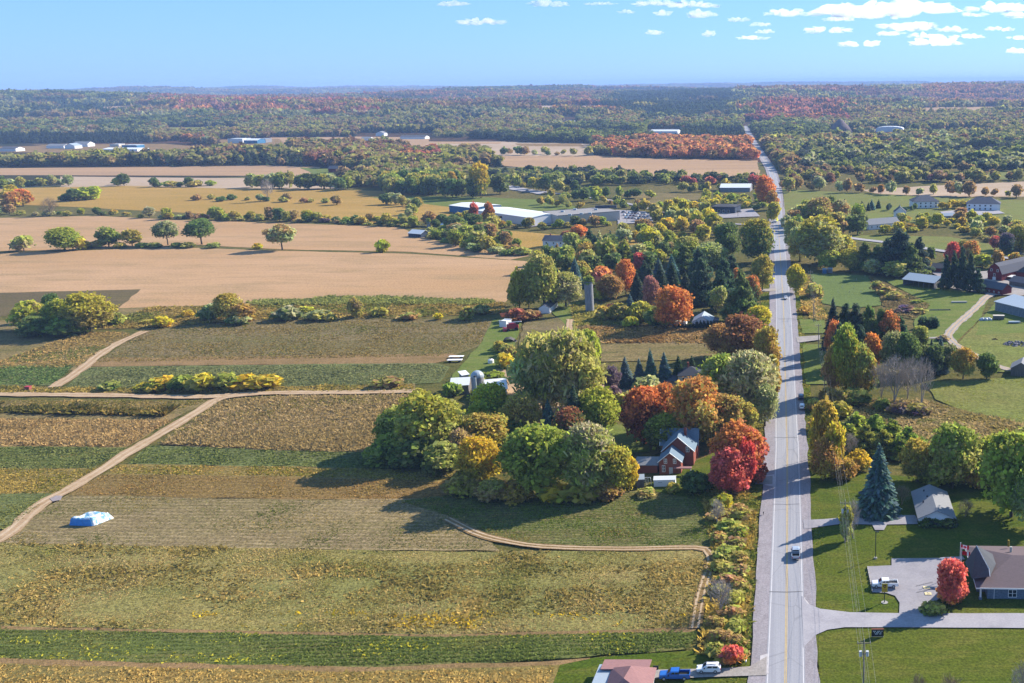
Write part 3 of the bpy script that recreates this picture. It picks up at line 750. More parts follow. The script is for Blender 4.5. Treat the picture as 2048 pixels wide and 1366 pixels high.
def grove(poly, spacing, kinds, hts, wf, cols, where, group, holes=()):
    """trees filling an outlined grove, no two closer than the spacing"""
    g = pvec(poly); xs = [p[0] for p in g]; ys = [p[1] for p in g]
    n = int((max(xs) - min(xs)) * (max(ys) - min(ys)) / spacing ** 2 * 3)
    pts = []
    for _ in range(min(n, 6000)):
        x, y = rnd.uniform(min(xs), max(xs)), rnd.uniform(min(ys), max(ys))
        if not bool(inside(g, np.array([x]), np.array([y]))[0]): continue
        if any((x - a) ** 2 + (y - b) ** 2 < spacing ** 2 for a, b in pts): continue
        pts.append((x, y))
    for x, y in pts:
        kd = rnd.choice(kinds); c = rnd.choice(cols); h = rnd.uniform(*hts) * (.5 if kd == 'bush' else 1)
        put_tree(kd, Vector((x, y, 0)), h, h * rnd.uniform(*wf) * (1.5 if kd == 'bush' else .7 if kd in ('spruce', 'pine') else 1), c if isinstance(c, str) else c[0], None if isinstance(c, str) else c[1],
                 where=where, group=group, fine=y < 560)
    return pts
# ================================================================ planting, nearest first
# ---- grove in front of the brick farmhouse
gr = 'trees of the grove beside the brick farmhouse'
T('round', 1078, 990, 852, 150, 'green', None, 'biggest green tree of the grove, centre of its front edge', '', gr)
T('round', 962, 975, 876, 105, 'ygreen', 'yellow', 'yellow-green tree with golden patch at left front of the grove', '', gr)
T('bush', 972, 950, 893, 62, 'yellow', 'yellow', 'bright yellow round crown showing among the grove front trees', '', gr)
T('loose', 1180, 992, 850, 120, 'olive', 'sage', 'olive loose-crowned tree right of the biggest green grove tree', '', gr)
T('round', 1230, 990, 892, 85, 'ygreen', 'gold', 'yellow-green tree between olive tree and golden tree at grove edge', '', gr)
T('tall', 1258, 985, 912, 48, 'yellow', 'yellow', 'golden yellow tree at the grove end next to the grey sheds', '', gr)
T('bush', 930, 990, 940, 70, 'ygreen', 'olive', 'pale leafy shrub under the left end of the grove front', '', gr)
T('bush', 985, 1000, 955, 70, 'brown', 'olive', 'brownish shrub under the golden-patched grove tree', '', gr)
T('bush', 1035, 1003, 960, 60, 'gold', 'bronze', 'low bronze shrub at the foot of the biggest green grove tree', '', gr)
T('bush', 1110, 1003, 965, 60, 'ygreen', 'yellow', 'low yellowish shrub on the shaded field edge under the grove', '', gr)
T('bush', 1165, 1001, 962, 66, 'gold', 'ygreen', 'golden undergrowth shrub below the olive grove tree', '', gr)
T('bush', 1215, 998, 955, 60, 'brown', 'gold', 'brown and gold shrub low at right end of the grove', '', gr)
T('round', 858, 915, 792, 150, 'olive', 'ygreen', 'broad olive yellow-green tree at the left shoulder of the grove', '', gr)
T('round', 800, 900, 815, 85, 'green', 'olive', 'green tree at left tip of the grove by the dirt path', '', gr)
T('bush', 778, 925, 868, 80, 'deep', 'green', 'dark shrub at the leftmost tip of the grove', '', gr)
T('bush', 835, 932, 872, 95, 'deep', 'deep', 'dark green shaded shrub on the near left grove edge', '', gr)
T('bush', 888, 945, 880, 80, 'deep', 'olive', 'deep green shrub between left grove and front trees', '', gr)
T('loose', 925, 930, 862, 60, 'purple', 'brown', 'purple-brown bare-looking tree in the middle of the grove', '', gr)
T('round', 972, 905, 828, 110, 'olive', 'gold', 'olive-gold tree in the heart of the grove', '', gr)
T('bush', 838, 812, 775, 34, 'yellow', 'gold', 'small golden tree beside the end of the farm track', '', gr)
T('bush', 822, 838, 800, 30, 'yellow', 'lime', 'small yellow shrub on the grove edge below the farm track', '', gr)
T('round', 985, 855, 768, 92, 'green', 'lime', 'green tree in front of the domed silo', '', gr)
T('loose', 1045, 878, 788, 80, 'brown', 'olive', 'brown thin-leaved tree right of the domed silo', '', gr)
T('bush', 1032, 890, 838, 52, 'deep', 'deep', 'dark round shrub below the brown thin-leaved tree', '', gr)
T('spruce', 1100, 880, 800, 44, 'blue', None, 'blue-green spruce in the gap of the grove', '', gr)
T('round', 1143, 905, 818, 78, 'deep', 'rust', 'dark green tree with rust cap in mid grove', '', gr)
T('round', 1198, 872, 778, 100, 'green', 'ygreen', 'fresh green round tree beside the small back lawn', '', gr)
T('bush', 905, 795, 762, 34, 'deep', 'green', 'dark shrub beside the white barn roof', '', gr)
T('loose', 1090, 838, 668, 130, 'sage', 'olive', 'tall grey-green poplar-like tree, left stem of the giant pair', '', gr)
T('loose', 1140, 850, 660, 140, 'sage', 'olive', 'giant grey-green tree towering behind the grove', '', gr)
T('loose', 1080, 790, 700, 100, 'sage', 'sage', 'grey-green tree leaning out over the farmyard', '', gr)
T('tall', 1180, 775, 664, 64, 'lime', 'green', 'lime green tree right behind the giant grey-green tree', '', gr)
T('round', 1168, 815, 712, 80, 'olive', 'sage', 'olive tree on right flank of the giant grey-green tree', '', gr)
T('spruce', 1152, 880, 770, 50, 'teal', None, 'dark spruce in the shade under the giant grey-green tree', '', gr)
T('bush', 1000, 705, 680, 26, 'olive', 'gold', where='in the rough patch by the white tank', group='shrubs of the farmyard')
T('bush', 1018, 712, 688, 30, 'brown', 'olive', where='beside the log heap in the farmyard', group='shrubs of the farmyard')
T('bush', 1010, 735, 706, 40, 'olive', 'yellow', where='just behind the white tank in the yard', group='shrubs of the farmyard')
T('bush', 992, 700, 690, 18, 'deep', None, where='standing alone on the grass by the white tank', group='shrubs of the farmyard')
T('bush', 985, 762, 742, 46, 'deep', 'green', where='right behind the domed silo', group='shrubs of the farmyard')
# ---- around the brick house and along the road
gh = 'trees around the brick farmhouse'
T('round', 1288, 890, 776, 96, 'maroon', 'orange', 'maroon and orange maple left of the row behind the brick house', '', gh)
T('round', 1330, 860, 768, 64, 'bronze', 'orange', 'orange-topped maple above the brick house roof', '', gh)
T('round', 1395, 892, 757, 118, 'olive', 'orange', 'big olive maple with orange crown behind brick house', '', gh)
T('round', 1455, 885, 790, 86, 'olive', 'bronze', 'olive and bronze tree beside the road behind the coral red maple', '', gh)
T('round', 1492, 880, 805, 50, 'olive', 'gold', 'olive tree nearest the road above the red maple', '', gh)
T('round', 1330, 905, 828, 80, 'deep', 'green', 'dark shaded tree directly behind the brick house', '', gh)
T('round', 1478, 970, 848, 112, 'red', 'orange', 'orange and red maple at the roadside by the brick house', '', gh)
T('round', 1462, 992, 898, 90, 'red', 'red', 'coral red maple in front of the orange and red maple', '', gh)
T('tall', 1492, 985, 880, 46, 'scarlet', 'scarlet', 'crimson maple stem closest to the road shoulder', '', gh)
T('bush', 1512, 965, 915, 40, 'rust', 'red', 'small rusty tree between crimson maple and road', '', gh)
T('bush', 1395, 985, 938, 60, 'deep', 'deep', 'dark round shrub beside the white garden shed', '', gh)
T('bush', 1345, 985, 966, 30, 'ygreen', 'gold', 'low yellowish bush before the white garden shed', '', gh)
T('bush', 1290, 993, 975, 34, 'brown', 'olive', 'low brown bush below the grey shed', '', gh)
T('bush', 1445, 1018, 985, 38, 'yellow', 'ygreen', 'yellow shrub under the coral red maple', '', gh)
T('loose', 1500, 842, 705, 125, 'sage', 'sage', 'large grey-green willow overhanging the road', '', gh)
T('loose', 1445, 830, 712, 110, 'sage', 'green', 'grey-green willow beside the dark-roofed house', '', gh)
T('loose', 1530, 855, 770, 62, 'sage', 'sage', 'low willow crown reaching over the road edge', '', gh)
T('round', 1488, 730, 632, 112, 'bronze', 'rust', 'bronze brown maple above the grey-green willow', '', gh)
T('round', 1440, 715, 650, 70, 'brown', 'bronze', 'brown tree at left of the bronze roadside maple', '', gh)
T('round', 1535, 755, 655, 62, 'bronze', 'gold', 'golden bronze tree at the road edge', '', gh)
T('round', 1518, 660, 612, 58, 'lime', 'yellow', 'lime yellow tree beside the road above the bronze maple', '', gh)
T('bush', 1485, 722, 695, 26, 'red', 'pink', 'small pinkish red tree between bronze maple and willow', '', gh)
T('tall', 1548, 800, 715, 36, 'bronze', 'gold', 'narrow gold tree on the road edge by the willow', '', gh)
for i, (x, by, ty, w) in enumerate(((1252, 775, 714, 34), (1280, 777, 718, 30), (1303, 775, 699, 32), (1330, 772, 705, 34), (1358, 770, 712, 32), (1385, 768, 712, 32), (1412, 765, 712, 32))):
    T('spruce', x, by, ty, w, 'blue' if i < 4 else 'spruce', None, f'blue-green spruce, {ORD[i]} from the left in the row behind dark-roofed house', '', 'spruces behind the dark-roofed house')
T('round', 1225, 790, 732, 36, 'purple', 'purple', 'purple-leaved tree left of the blue spruce row', '', gh)
T('bush', 1228, 808, 770, 34, 'purple', 'purple', 'lower purple-leaved shrub left of the spruce row', '', gh)
T('bush', 1290, 785, 748, 46, 'sage', 'sage', 'grey-green round shrub before the blue spruce row', '', gh)
T('bush', 1255, 815, 782, 44, 'sage', 'olive', 'soft green shrub behind the maroon maple', '', gh)
T('bush', 1320, 792, 768, 36, 'purple', 'maroon', 'purple shrub beside the dark-roofed house', '', gh)
T('bush', 1375, 860, 825, 60, 'deep', 'green', 'green shrub in shade by the dark-roofed house', '', gh)
# ---- trees between the old silo and the road
gs = 'trees between the old silo and the road'
T('round', 1347, 658, 574, 84, 'orange', 'orange', 'brilliant orange maple in front of the small white house', '', gs)
T('round', 1338, 655, 602, 60, 'olive', 'orange', 'olive lower crown left of the brilliant orange maple', '', gs)
T('round', 1303, 622, 553, 38, 'pink', 'pink', 'dusky pink tree left behind the brilliant orange maple', '', gs)
T('round', 1252, 592, 520, 46, 'orange', 'orange', 'orange maple among the spruces behind the old silo', '', gs)
T('round', 1280, 545, 506, 28, 'red', 'scarlet', 'small red maple furthest back behind the old silo', '', gs)
T('loose', 1222, 600, 548, 54, 'brown', 'bronze', 'greyish brown tree right of the old silo top', '', gs)
T('bush', 1205, 570, 530, 40, 'pink', 'orange', 'pink and orange tree behind the old silo', '', gs)
for x, by, ty, w in ((1152, 575, 515, 30), (1275, 602, 545, 36), (1262, 640, 590, 34), (1300, 585, 530, 34), (1322, 592, 528, 38), (1345, 585, 522, 36), (1372, 600, 544, 36), (1290, 560, 520, 28), (1318, 560, 516, 30), (1345, 562, 510, 32)):
    T('spruce', x, by, ty, w, rnd.choice(('spruce', 'blue', 'spruce')), None, None, 'among the orange maples behind the old silo', gs)
for x, by, ty, w in ((1405, 610, 520, 56), (1442, 622, 545, 54), (1392, 612, 552, 46), (1462, 645, 588, 46), (1485, 645, 545, 60), (1450, 600, 520, 56), (1400, 560, 500, 52), (1500, 640, 575, 44), (1370, 545, 490, 50), (1465, 575, 512, 44)):
    T('pine', x, by, ty, w, rnd.choice(('spruce', 'deep', 'spruce')), None, None, 'in the dark clump behind the small white house', gs)
T('round', 1440, 632, 574, 38, 'sage', 'green', 'pale green tree directly behind the small white house', '', gs)
T('round', 1505, 612, 552, 40, 'deep', 'orange', 'green tree with orange top beside the driveway mouth', '', gs)
T('tall', 1475, 580, 538, 22, 'orange', 'orange', 'slim orange tree in the dark pine clump', '', gs)
T('tall', 1412, 580, 552, 24, 'bronze', 'orange', 'small orange-brown tree deep in the pine clump', '', gs)
T('round', 1525, 582, 512, 52, 'olive', 'gold', 'olive-gold tree at the roadside beyond the driveway', '', gs)
T('tall', 1040, 622, 538, 42, 'ygreen', 'ygreen', 'tall yellow-green poplar at the corner of the tan field', '', gs)
T('tall', 1058, 616, 552, 36, 'ygreen', 'lime', 'second yellow-green poplar at the corner of the tan field', '', gs)
T('tall', 1028, 612, 566, 28, 'ygreen', 'sage', 'smaller poplar leaning over the tan field corner', '', gs)
T('round', 1088, 620, 512, 76, 'olive', 'olive', 'large olive tree behind the ruined white shed', '', gs)
T('loose', 1132, 614, 546, 72, 'sage', 'olive', 'grey-green willow right of the ruined white shed', '', gs)
T('bush', 1036, 642, 616, 46, 'rust', 'rust', 'rusty sumac bush left of the ruined white shed', '', gs)
T('bush', 1062, 640, 618, 36, 'rust', 'brown', 'rusty brown bush before the ruined white shed', '', gs)
for x, by, ty, w, c, t in ((1215, 640, 608, 38, 'olive', 'gold'), (1245, 642, 600, 46, 'ygreen', 'olive'), (1280, 645, 600, 48, 'olive', 'ygreen'), (1225, 632, 606, 30, 'brown', 'rust'), (1262, 655, 630, 30, 'lime', 'ygreen'), (1312, 652, 612, 44, 'deep', 'olive'), (1200, 600, 566, 30, 'lime', 'ygreen'), (1300, 640, 618, 30, 'rust', 'brown')):
    T('bush', x, by, ty, w, c, t, None, 'in the thicket right of the old silo', gs)
for i in range(12):
    T('narrow', 1358 + i * 7.2, 658, (655 - (9 if i < 5 else 15)), 6, 'teal', None, f'narrow cedar, {ORD[i]} from the left along the small white house', '', 'cedars before the small white house')
# ---- roadside brush, left verge
gb = 'roadside brush between field and road'
BR = [(1440, 1040, 1008, 46, 'brown', 'olive'), (1475, 1035, 1000, 50, 'olive', 'brown'), (1455, 1062, 1030, 44, 'olive', 'olive'), (1478, 1075, 1040, 46, 'green', 'olive'), (1440, 1085, 1056, 40, 'olive', 'brown'),
      (1470, 1100, 1066, 44, 'olive', 'brown'), (1450, 1115, 1082, 44, 'olive', 'olive'), (1478, 1125, 1096, 40, 'brown', 'olive'), (1445, 1145, 1112, 48, 'olive', 'olive'), (1475, 1150, 1120, 44, 'olive', 'brown'),
      (1455, 1172, 1140, 50, 'olive', 'brown'), (1480, 1180, 1150, 38, 'olive', 'brown'), (1440, 1190, 1160, 36, 'brown', 'olive'), (1470, 1205, 1176, 46, 'olive', 'olive'), (1465, 1235, 1205, 48, 'olive', 'brown'),
      (1430, 1255, 1225, 40, 'brown', 'olive'), (1470, 1265, 1232, 48, 'green', 'olive'), (1440, 1285, 1250, 46, 'olive', 'brown'), (1475, 1295, 1262, 42, 'green', 'brown'), (1432, 1312, 1276, 46, 'olive', 'olive'), (1480, 1318, 1290, 36, 'brown', 'olive'), (1450, 1325, 1300, 40, 'olive', 'brown')]
for x, by, ty, w, c, t in BR:
    side = 'near the field edge' if x < 1458 else 'near the road verge'
    ref = 'below the coral red maple' if by < 1080 else 'opposite the silver pickup' if by < 1160 else 'opposite the church driveway' if by < 1270 else 'above the white parked car'
    T('bush', x, by, by - (by - ty) * .74, w * .9, c, t, None, f'of the brush {side} {ref}', gb)
T('bare', 1435, 1050, 1000, 34, 'grey', None, 'small grey bare tree in brush below the coral red maple', '', gb)
T('bare', 1440, 1225, 1160, 64, 'grey', None, 'grey leafless tree in the brush opposite the church driveway', '', gb)
T('bush', 1467, 1328, 1288, 42, 'orange', 'red', 'orange-red shrub behind the white parked car', '', gb)
# ---- right verge and the church side
gc = 'trees on the right-hand roadside'
T('tall', 1652, 935, 800, 62, 'yellow', 'gold', 'tall yellow tree on the right verge of the road', '', gc)
T('tall', 1638, 925, 836, 46, 'ygreen', 'yellow', 'yellow-green tree between tall yellow tree and the road', '', gc)
T('tall', 1668, 955, 852, 60, 'gold', 'yellow', 'golden tree right behind the power wires on the verge', '', gc)
T('loose', 1650, 962, 880, 66, 'gold', 'bronze', 'thin golden brown tree at the foot of the yellow row', '', gc)
T('bush', 1690, 960, 915, 46, 'bronze', 'gold', 'golden brown shrub left of the blue spruce', '', gc)
T('bush', 1715, 940, 895, 48, 'ygreen', 'yellow', 'yellow-green shrub behind the blue spruce', '', gc)
T('bare', 1702, 915, 868, 34, 'grey', None, 'small bare tree between yellow row and dark junipers', '', gc)
T('bush', 1635, 862, 835, 36, 'olive', 'brown', 'olive brush on the verge below the parked cars', '', gc)
T('bush', 1628, 822, 795, 30, 'brown', 'olive', 'brown brush beside the dark parked car', '', gc)
JN = [(1712, 868, 828, 62), (1748, 880, 832, 66), (1785, 892, 842, 68), (1815, 905, 856, 60), (1730, 900, 852, 60), (1768, 912, 862, 64), (1700, 890, 850, 50), (1800, 915, 872, 58), (1840, 912, 876, 48), (1755, 868, 836, 50)]
for x, by, ty, w in JN: T('pine', x, by, ty, w, 'deep', 'green', None, 'in the dark mass behind the blue spruce', 'dark low pines behind the blue spruce')
T('spruce', 1757, 1030, 888, 76, 'blue', None, 'big blue spruce on the lawn beside the bungalow', '', gc)
T('twiggy', 1803, 1012, 970, 42, 'brown', None, 'brown twiggy shrub between blue spruce and bungalow', '', gc)
T('tall', 1692, 1085, 1014, 34, 'sage', 'ygreen', 'small leafy tree under the power wires by the bungalow drive', '', gc)
T('bare', 1706, 1080, 1000, 36, 'grey', None, 'bare sapling beside the leafy tree under the wires', '', gc)
T('round', 1835, 965, 882, 80, 'olive', 'gold', 'olive tree behind the bungalow, nearest the blue spruce', '', gc)
T('round', 1905, 978, 852, 118, 'olive', 'green', 'broad olive tree behind the bungalow with visible trunk', '', gc)
T('bush', 1870, 968, 925, 70, 'ygreen', 'olive', 'yellow-green undergrowth behind the bungalow roof', '', gc)
T('bush', 1955, 975, 925, 60, 'bronze', 'gold', 'bronze shrub between the two trees behind the bungalow', '', gc)
T('round', 2022, 1035, 868, 150, 'green', 'green', 'large green tree right of the bungalow with long shadow', '', gc)
T('round', 1995, 960, 872, 110, 'green', 'ygreen', 'green tree behind the large green tree by the bungalow', '', gc)
T('loose', 2060, 1060, 940, 90, 'sage', 'green', 'leafy tree cut by the frame edge right of the bungalow', '', gc)
T('round', 2075, 950, 850, 110, 'green', 'olive', 'green tree at the frame edge behind the bungalow trees', '', gc)
for i, (x, w) in enumerate(((1853, 30), (1876, 30), (1898, 34))):
    T('bush', x, 1054, 1034, w, 'teal', 'deep', f'dark clipped shrub, {ORD[i]} from the left before the bungalow', '', 'clipped shrubs before the bungalow')
T('twiggy', 1930, 1035, 1000, 40, 'brown', None, 'small twiggy bush at the right wall of the bungalow', '', gc)
T('round', 1902, 1212, 1122, 64, 'red', 'red', 'red and orange maple beside the church parking lot', '', gc)
T('bush', 1905, 1208, 1162, 52, 'orange', 'orange', 'orange lower crown of the parking lot maple', '', gc)
T('bush', 1868, 1228, 1206, 46, 'deep', 'olive', 'dark low shrub under the parking lot maple', '', gc)
T('twiggy', 1835, 1420, 1352, 44, 'grey', None, 'thin bare sapling on the church lawn at the lower frame edge', '', gc)
T('bare', 2043, 1420, 1322, 50, 'grey', None, 'bare tree at the lower right corner of the church lawn', '', gc)
T('twiggy', 1900, 1425, 1352, 60, 'grey', None, 'bare treetop at the lower frame edge of the church lawn', '', gc)
# ---- right side thicket by the road
gt = 'thicket between road and farm lane'
T('spruce', 1666, 700, 598, 42, 'teal', None, 'tall dark spruce at the roadside end of the thicket', '', gt)
for x, by, ty, w, c in ((1690, 700, 612, 52, 'spruce'), (1712, 700, 612, 56, 'spruce'), (1738, 702, 614, 56, 'deep'), (1762, 700, 622, 54, 'deep'), (1680, 740, 650, 50, 'teal'), (1722, 740, 655, 52, 'spruce'), (1800, 700, 636, 46, 'spruce')):
    T('pine', x, by, ty, w, c, None, None, 'in the thicket beside the farm lane', gt)
for x, by, ty, w, c, t, l in ((1780, 702, 624, 46, 'deep', 'orange', 'dark tree with bright orange top in the lane thicket'), (1668, 720, 640, 36, 'bronze', 'orange', 'orange-brown tree at the foot of the tall dark spruce'),
      (1692, 795, 652, 62, 'ygreen', 'green', 'tall pale green poplar at the front of the lane thicket'), (1722, 795, 690, 60, 'gold', 'olive', 'golden tree right of the tall pale green poplar'), (1668, 790, 690, 46, 'bronze', 'gold', 'bronze tree left of the tall pale green poplar'),
      (1745, 740, 668, 44, 'bronze', 'orange', 'orange-flecked tree in the middle of the lane thicket'), (1785, 745, 664, 56, 'deep', 'sage', 'dense dark green round tree in the lane thicket'), (1815, 752, 668, 58, 'deep', 'deep', 'very dark round tree above the bare grey trees'),
      (1735, 790, 730, 50, 'deep', 'green', 'green dense tree beside the bare grey trees'), (1868, 752, 690, 44, 'teal', 'deep', 'blackish green tree right of the bare grey trees'), (1926, 758, 696, 54, 'olive', 'gold', 'golden olive tree at the bend of the farm lane'),
      (1973, 757, 706, 46, 'deep', 'deep', 'dark round tree beside the farm lane by the grey barn'), (1840, 700, 652, 40, 'deep', 'olive', 'dark olive tree at the back of the lane thicket'), (1895, 745, 690, 36, 'deep', 'sage', 'slim dark tree next to the lane junction'), (1840, 745, 690, 40, 'spruce', 'deep', 'dark tree directly behind the bare grey trees')):
    T('round', x, by, ty, w, c, t, l, '', gt)
T('spruce', 1880, 745, 672, 30, 'blue', None, 'blue-green spruce near the lane junction', '', gt)
T('spruce', 1862, 742, 678, 28, 'spruce', None, 'second spruce near the lane junction', '', gt)
for i, (x, by, ty, w) in enumerate(((1762, 800, 722, 56), (1788, 806, 712, 58), (1815, 800, 716, 50), (1842, 815, 712, 60))):
    T('bare', x, by, ty, w, 'grey', None, f'grey leafless tree, {ORD[i]} from the left in the bare clump', '', 'bare grey trees by the pasture')
for x, by, ty, w, c, t in ((1712, 810, 772, 54, 'deep', 'olive'), (1690, 812, 780, 40, 'brown', 'olive'), (1662, 812, 770, 44, 'brown', 'gold'), (1765, 822, 792, 30, 'deep', 'green'), (1800, 828, 800, 40, 'purple', 'brown'), (1835, 830, 806, 46, 'purple', 'olive'), (1680, 835, 800, 40, 'olive', 'gold')):
    T('bush', x, by, ty, w, c, t, None, 'in the scrub at the feet of the bare grey trees', gt)
for i, x in enumerate((1843, 1850, 1857, 1864, 1871)):
    T('narrow', x, 657 - (i % 2) * 2, 630 + (i % 3) * 2, 11, 'spruce', None, f'small green cedar, {ORD[i]} from the left of the clump on the farm lawn', '', 'cedar clump on the farm lawn')
T('bush', 1885, 682, 670, 24, 'purple', 'brown', 'purple-brown bush at the junction of the farm lane', '', gt)
for x, by, ty, w, c, t in ((1812, 625, 610, 40, 'brown', 'purple'), (1788, 600, 582, 34, 'brown', 'olive'), (1770, 590, 572, 30, 'olive', 'brown'), (1835, 628, 616, 32, 'brown', 'olive'), (1755, 585, 560, 26, 'brown', 'olive'), (1838, 607, 598, 24, 'deep', 'green')):
    T('bush', x, by, ty, w, c, t, None, 'in the weedy strip beside the mown plot', gt)
T('round', 1592, 588, 530, 42, 'olive', 'yellow', 'yellow-topped tree on the right road verge', '', gc)
T('bush', 1628, 595, 566, 38, 'brown', 'olive', 'brown round bush at the road end of the mown plot', '', gc)
T('bush', 1608, 628, 612, 24, 'bronze', 'gold', 'bronze bush below the brown round bush', '', gc)
# ---- right farm
gf = 'trees around the red barn farm'
for i, (x, by, ty, w) in enumerate(((1892, 580, 512, 26), (1908, 578, 506, 28), (1924, 582, 498, 30), (1940, 584, 508, 28), (1955, 586, 540, 30))):
    T('pine', x, by, ty, w, 'teal', 'spruce', f'tall dark pine, {ORD[i]} from the left in the clump by the metal barn', '', gf)
for x, by, ty, w, c, t, l in ((1905, 530, 484, 34, 'red', 'scarlet', 'red maple behind the tall dark pines'), (1942, 528, 482, 44, 'olive', 'orange', 'green and orange maple behind the tall dark pines'), (1925, 520, 480, 26, 'olive', 'olive', 'olive tree between red maple and orange maple'),
      (1996, 536, 502, 26, 'brown', 'bronze', 'brown round tree beside the gambrel barn'), (2028, 540, 506, 30, 'orange', 'gold', 'pale orange vase-shaped tree behind the gambrel barn'), (2012, 508, 466, 36, 'teal', 'purple', 'blackish round tree across the side road'),
      (1990, 500, 472, 24, 'pink', 'red', 'pinkish tree left of the blackish round tree'), (1862, 522, 494, 18, 'deep', 'deep', 'small dark tree beside the side road'), (1965, 535, 510, 40, 'olive', 'ygreen', 'olive bush behind the gambrel barn roof'), (2040, 500, 450, 60, 'ygreen', 'olive', 'yellow-green tree at frame edge across the side road')):
    T('round', x, by, ty, w, c, t, l, '', gf)
for x, by, ty, w, c in ((1800, 548, 462, 84, 'teal'), (1775, 545, 480, 56, 'spruce'), (1836, 546, 478, 50, 'teal'), (1820, 552, 490, 60, 'deep'), (1755, 542, 492, 50, 'deep'), (1730, 542, 486, 52, 'deep')):
    T('pine', x, by, ty, w, c, None, None, 'in the dark stand above the mown plot', gf)
for x, by, ty, w, c, t in ((1790, 556, 524, 50, 'sage', 'olive'), (1700, 542, 498, 50, 'olive', 'ygreen'), (1745, 550, 520, 40, 'olive', 'sage'), (1660, 540, 500, 50, 'green', 'olive'), (1850, 540, 515, 26, 'ygreen', 'gold')):
    T('round', x, by, ty, w, c, t, None, 'at the foot of the dark stand above the mown plot', gf)
# ---- the crossroads
gx = 'trees around the crossroads'
for x, by, ty, w, c, t, l in ((1640, 530, 434, 108, 'sage', 'ygreen', 'huge grey-green tree right of the road at the crossroads'), (1600, 522, 455, 56, 'olive', 'sage', 'olive tree beside the road under the huge tree'), (1585, 500, 440, 40, 'sage', 'olive', 'slim grey-green tree closest to the road at crossroads'),
      (1515, 525, 440, 78, 'deep', 'gold', 'dark green tree with golden top left of the road'), (1455, 518, 446, 62, 'deep', 'deep', 'very dark round tree left of the golden-topped tree'), (1420, 535, 486, 74, 'green', 'sage', 'green dome-shaped tree below the very dark tree'), (1375, 525, 474, 62, 'green', 'olive', 'green round tree left of the dome-shaped tree'),
      (1690, 520, 470, 40, 'yellow', 'olive', 'yellowish tree on right flank of the huge tree'), (1715, 470, 430, 44, 'deep', 'deep', 'dark tree by the grey-roofed house'), (1672, 465, 425, 40, 'bronze', 'olive', 'brownish tree beyond the huge tree'), (1640, 450, 395, 60, 'olive', 'brown', 'brownish olive tree on the far pasture corner'),
      (1610, 448, 410, 40, 'sage', 'olive', 'grey-green tree near the far road bend'), (1680, 445, 400, 44, 'brown', 'sage', 'brown bare-topped tree before the far pasture'), (1700, 500, 480, 26, 'yellow', 'gold', 'small golden tree beside the side road'), (1770, 470, 450, 26, 'yellow', 'ygreen', 'small yellow tree before the grey-roofed house'),
      (1530, 410, 352, 44, 'orange', 'orange', 'big orange maple beside the far road'), (1508, 378, 350, 26, 'rust', 'red', 'rust red maple left of the big orange far maple'), (1545, 420, 382, 26, 'orange', 'bronze', 'lower orange maple beside the far road'), (1548, 445, 405, 30, 'olive', 'ygreen', 'olive tree at the near end of orange far maples'), (1578, 385, 355, 26, 'brown', 'olive', 'small brown tree right across the far road')):
    T('round', x, by, ty, w, c, t, l, '', gx)
T('tall', 1300, 500, 455, 46, 'sage', 'yellow', 'pale green tree with yellow edge in the middle hedges', '', gx)
T('bush', 1335, 470, 448, 18, 'orange', 'rust', 'small orange tree left of the crossroads grove', '', gx)
T('round', 1158, 478, 450, 34, 'orange', 'orange', 'orange maple beside the white and grey house', '', gx)
T('round', 1132, 482, 462, 22, 'pink', 'rust', 'pinkish red tree touching the white and grey house', '', gx)
for x, by, ty, w, c in ((1222, 500, 462, 22, 'teal'), (1180, 490, 455, 26, 'spruce'), (1192, 512, 470, 30, 'spruce'), (1150, 520, 478, 26, 'deep'), (1138, 520, 484, 26, 'spruce')):
    T('spruce', x, by, ty, w, c, None, None, 'below the white and grey house', gx)
for x, by, ty, w in ((1235, 405, 420 - 32, 14), (1247, 416, 398, 14), (1270, 424, 406, 13)):
    T('bush', x, by, ty, w, 'deep', 'olive', None, 'ball-shaped in the car park of the grey warehouse', 'ball trees in the warehouse car park')
# ---- far left fields: single trees
gl = 'single trees on the tan field boundary'
for k, x, by, ty, w, c, t, l in (('bush', 48, 502, 468, 36, 'sage', 'olive', 'round grey-green bush, leftmost on the tan field boundary'), ('round', 130, 501, 456, 70, 'green', 'ygreen', 'broad green bush with yellow side on tan field boundary'), ('bush', 158, 500, 468, 30, 'gold', 'yellow', 'golden bush joined to the broad green one'),
      ('loose', 218, 494, 455, 42, 'deep', 'green', 'irregular green tree on the tan field boundary'), ('bush', 198, 495, 478, 26, 'olive', 'brown', 'olive bush left of the irregular green tree'), ('round', 265, 492, 460, 38, 'olive', 'gold', 'olive round tree on the tan field boundary'),
      ('wide', 336, 490, 442, 48, 'deep', 'sage', 'dark tree with two crowns on tan field boundary'), ('wide', 404, 489, 440, 58, 'deep', 'deep', 'dark spreading tree with visible trunk on the boundary'), ('wide', 565, 500, 452, 60, 'sage', 'brown', 'lone umbrella-shaped tree on the tan field boundary'),
      ('bush', 765, 504, 478, 24, 'ygreen', 'lime', 'lone yellow-green bush on the tan field'), ('bush', 516, 498, 486, 18, 'lime', 'yellow', 'small lime bush left of the umbrella-shaped tree')):
    T(k, x, by, ty, w, c, t, l, '', gl)
for i, x in enumerate((285, 310, 355, 378, 425, 240, 180)):
    T('bush', x, 496, 484, 24, 'deep', 'olive', None, f'low in the boundary scrub, {ORD[i]} clump', gl)
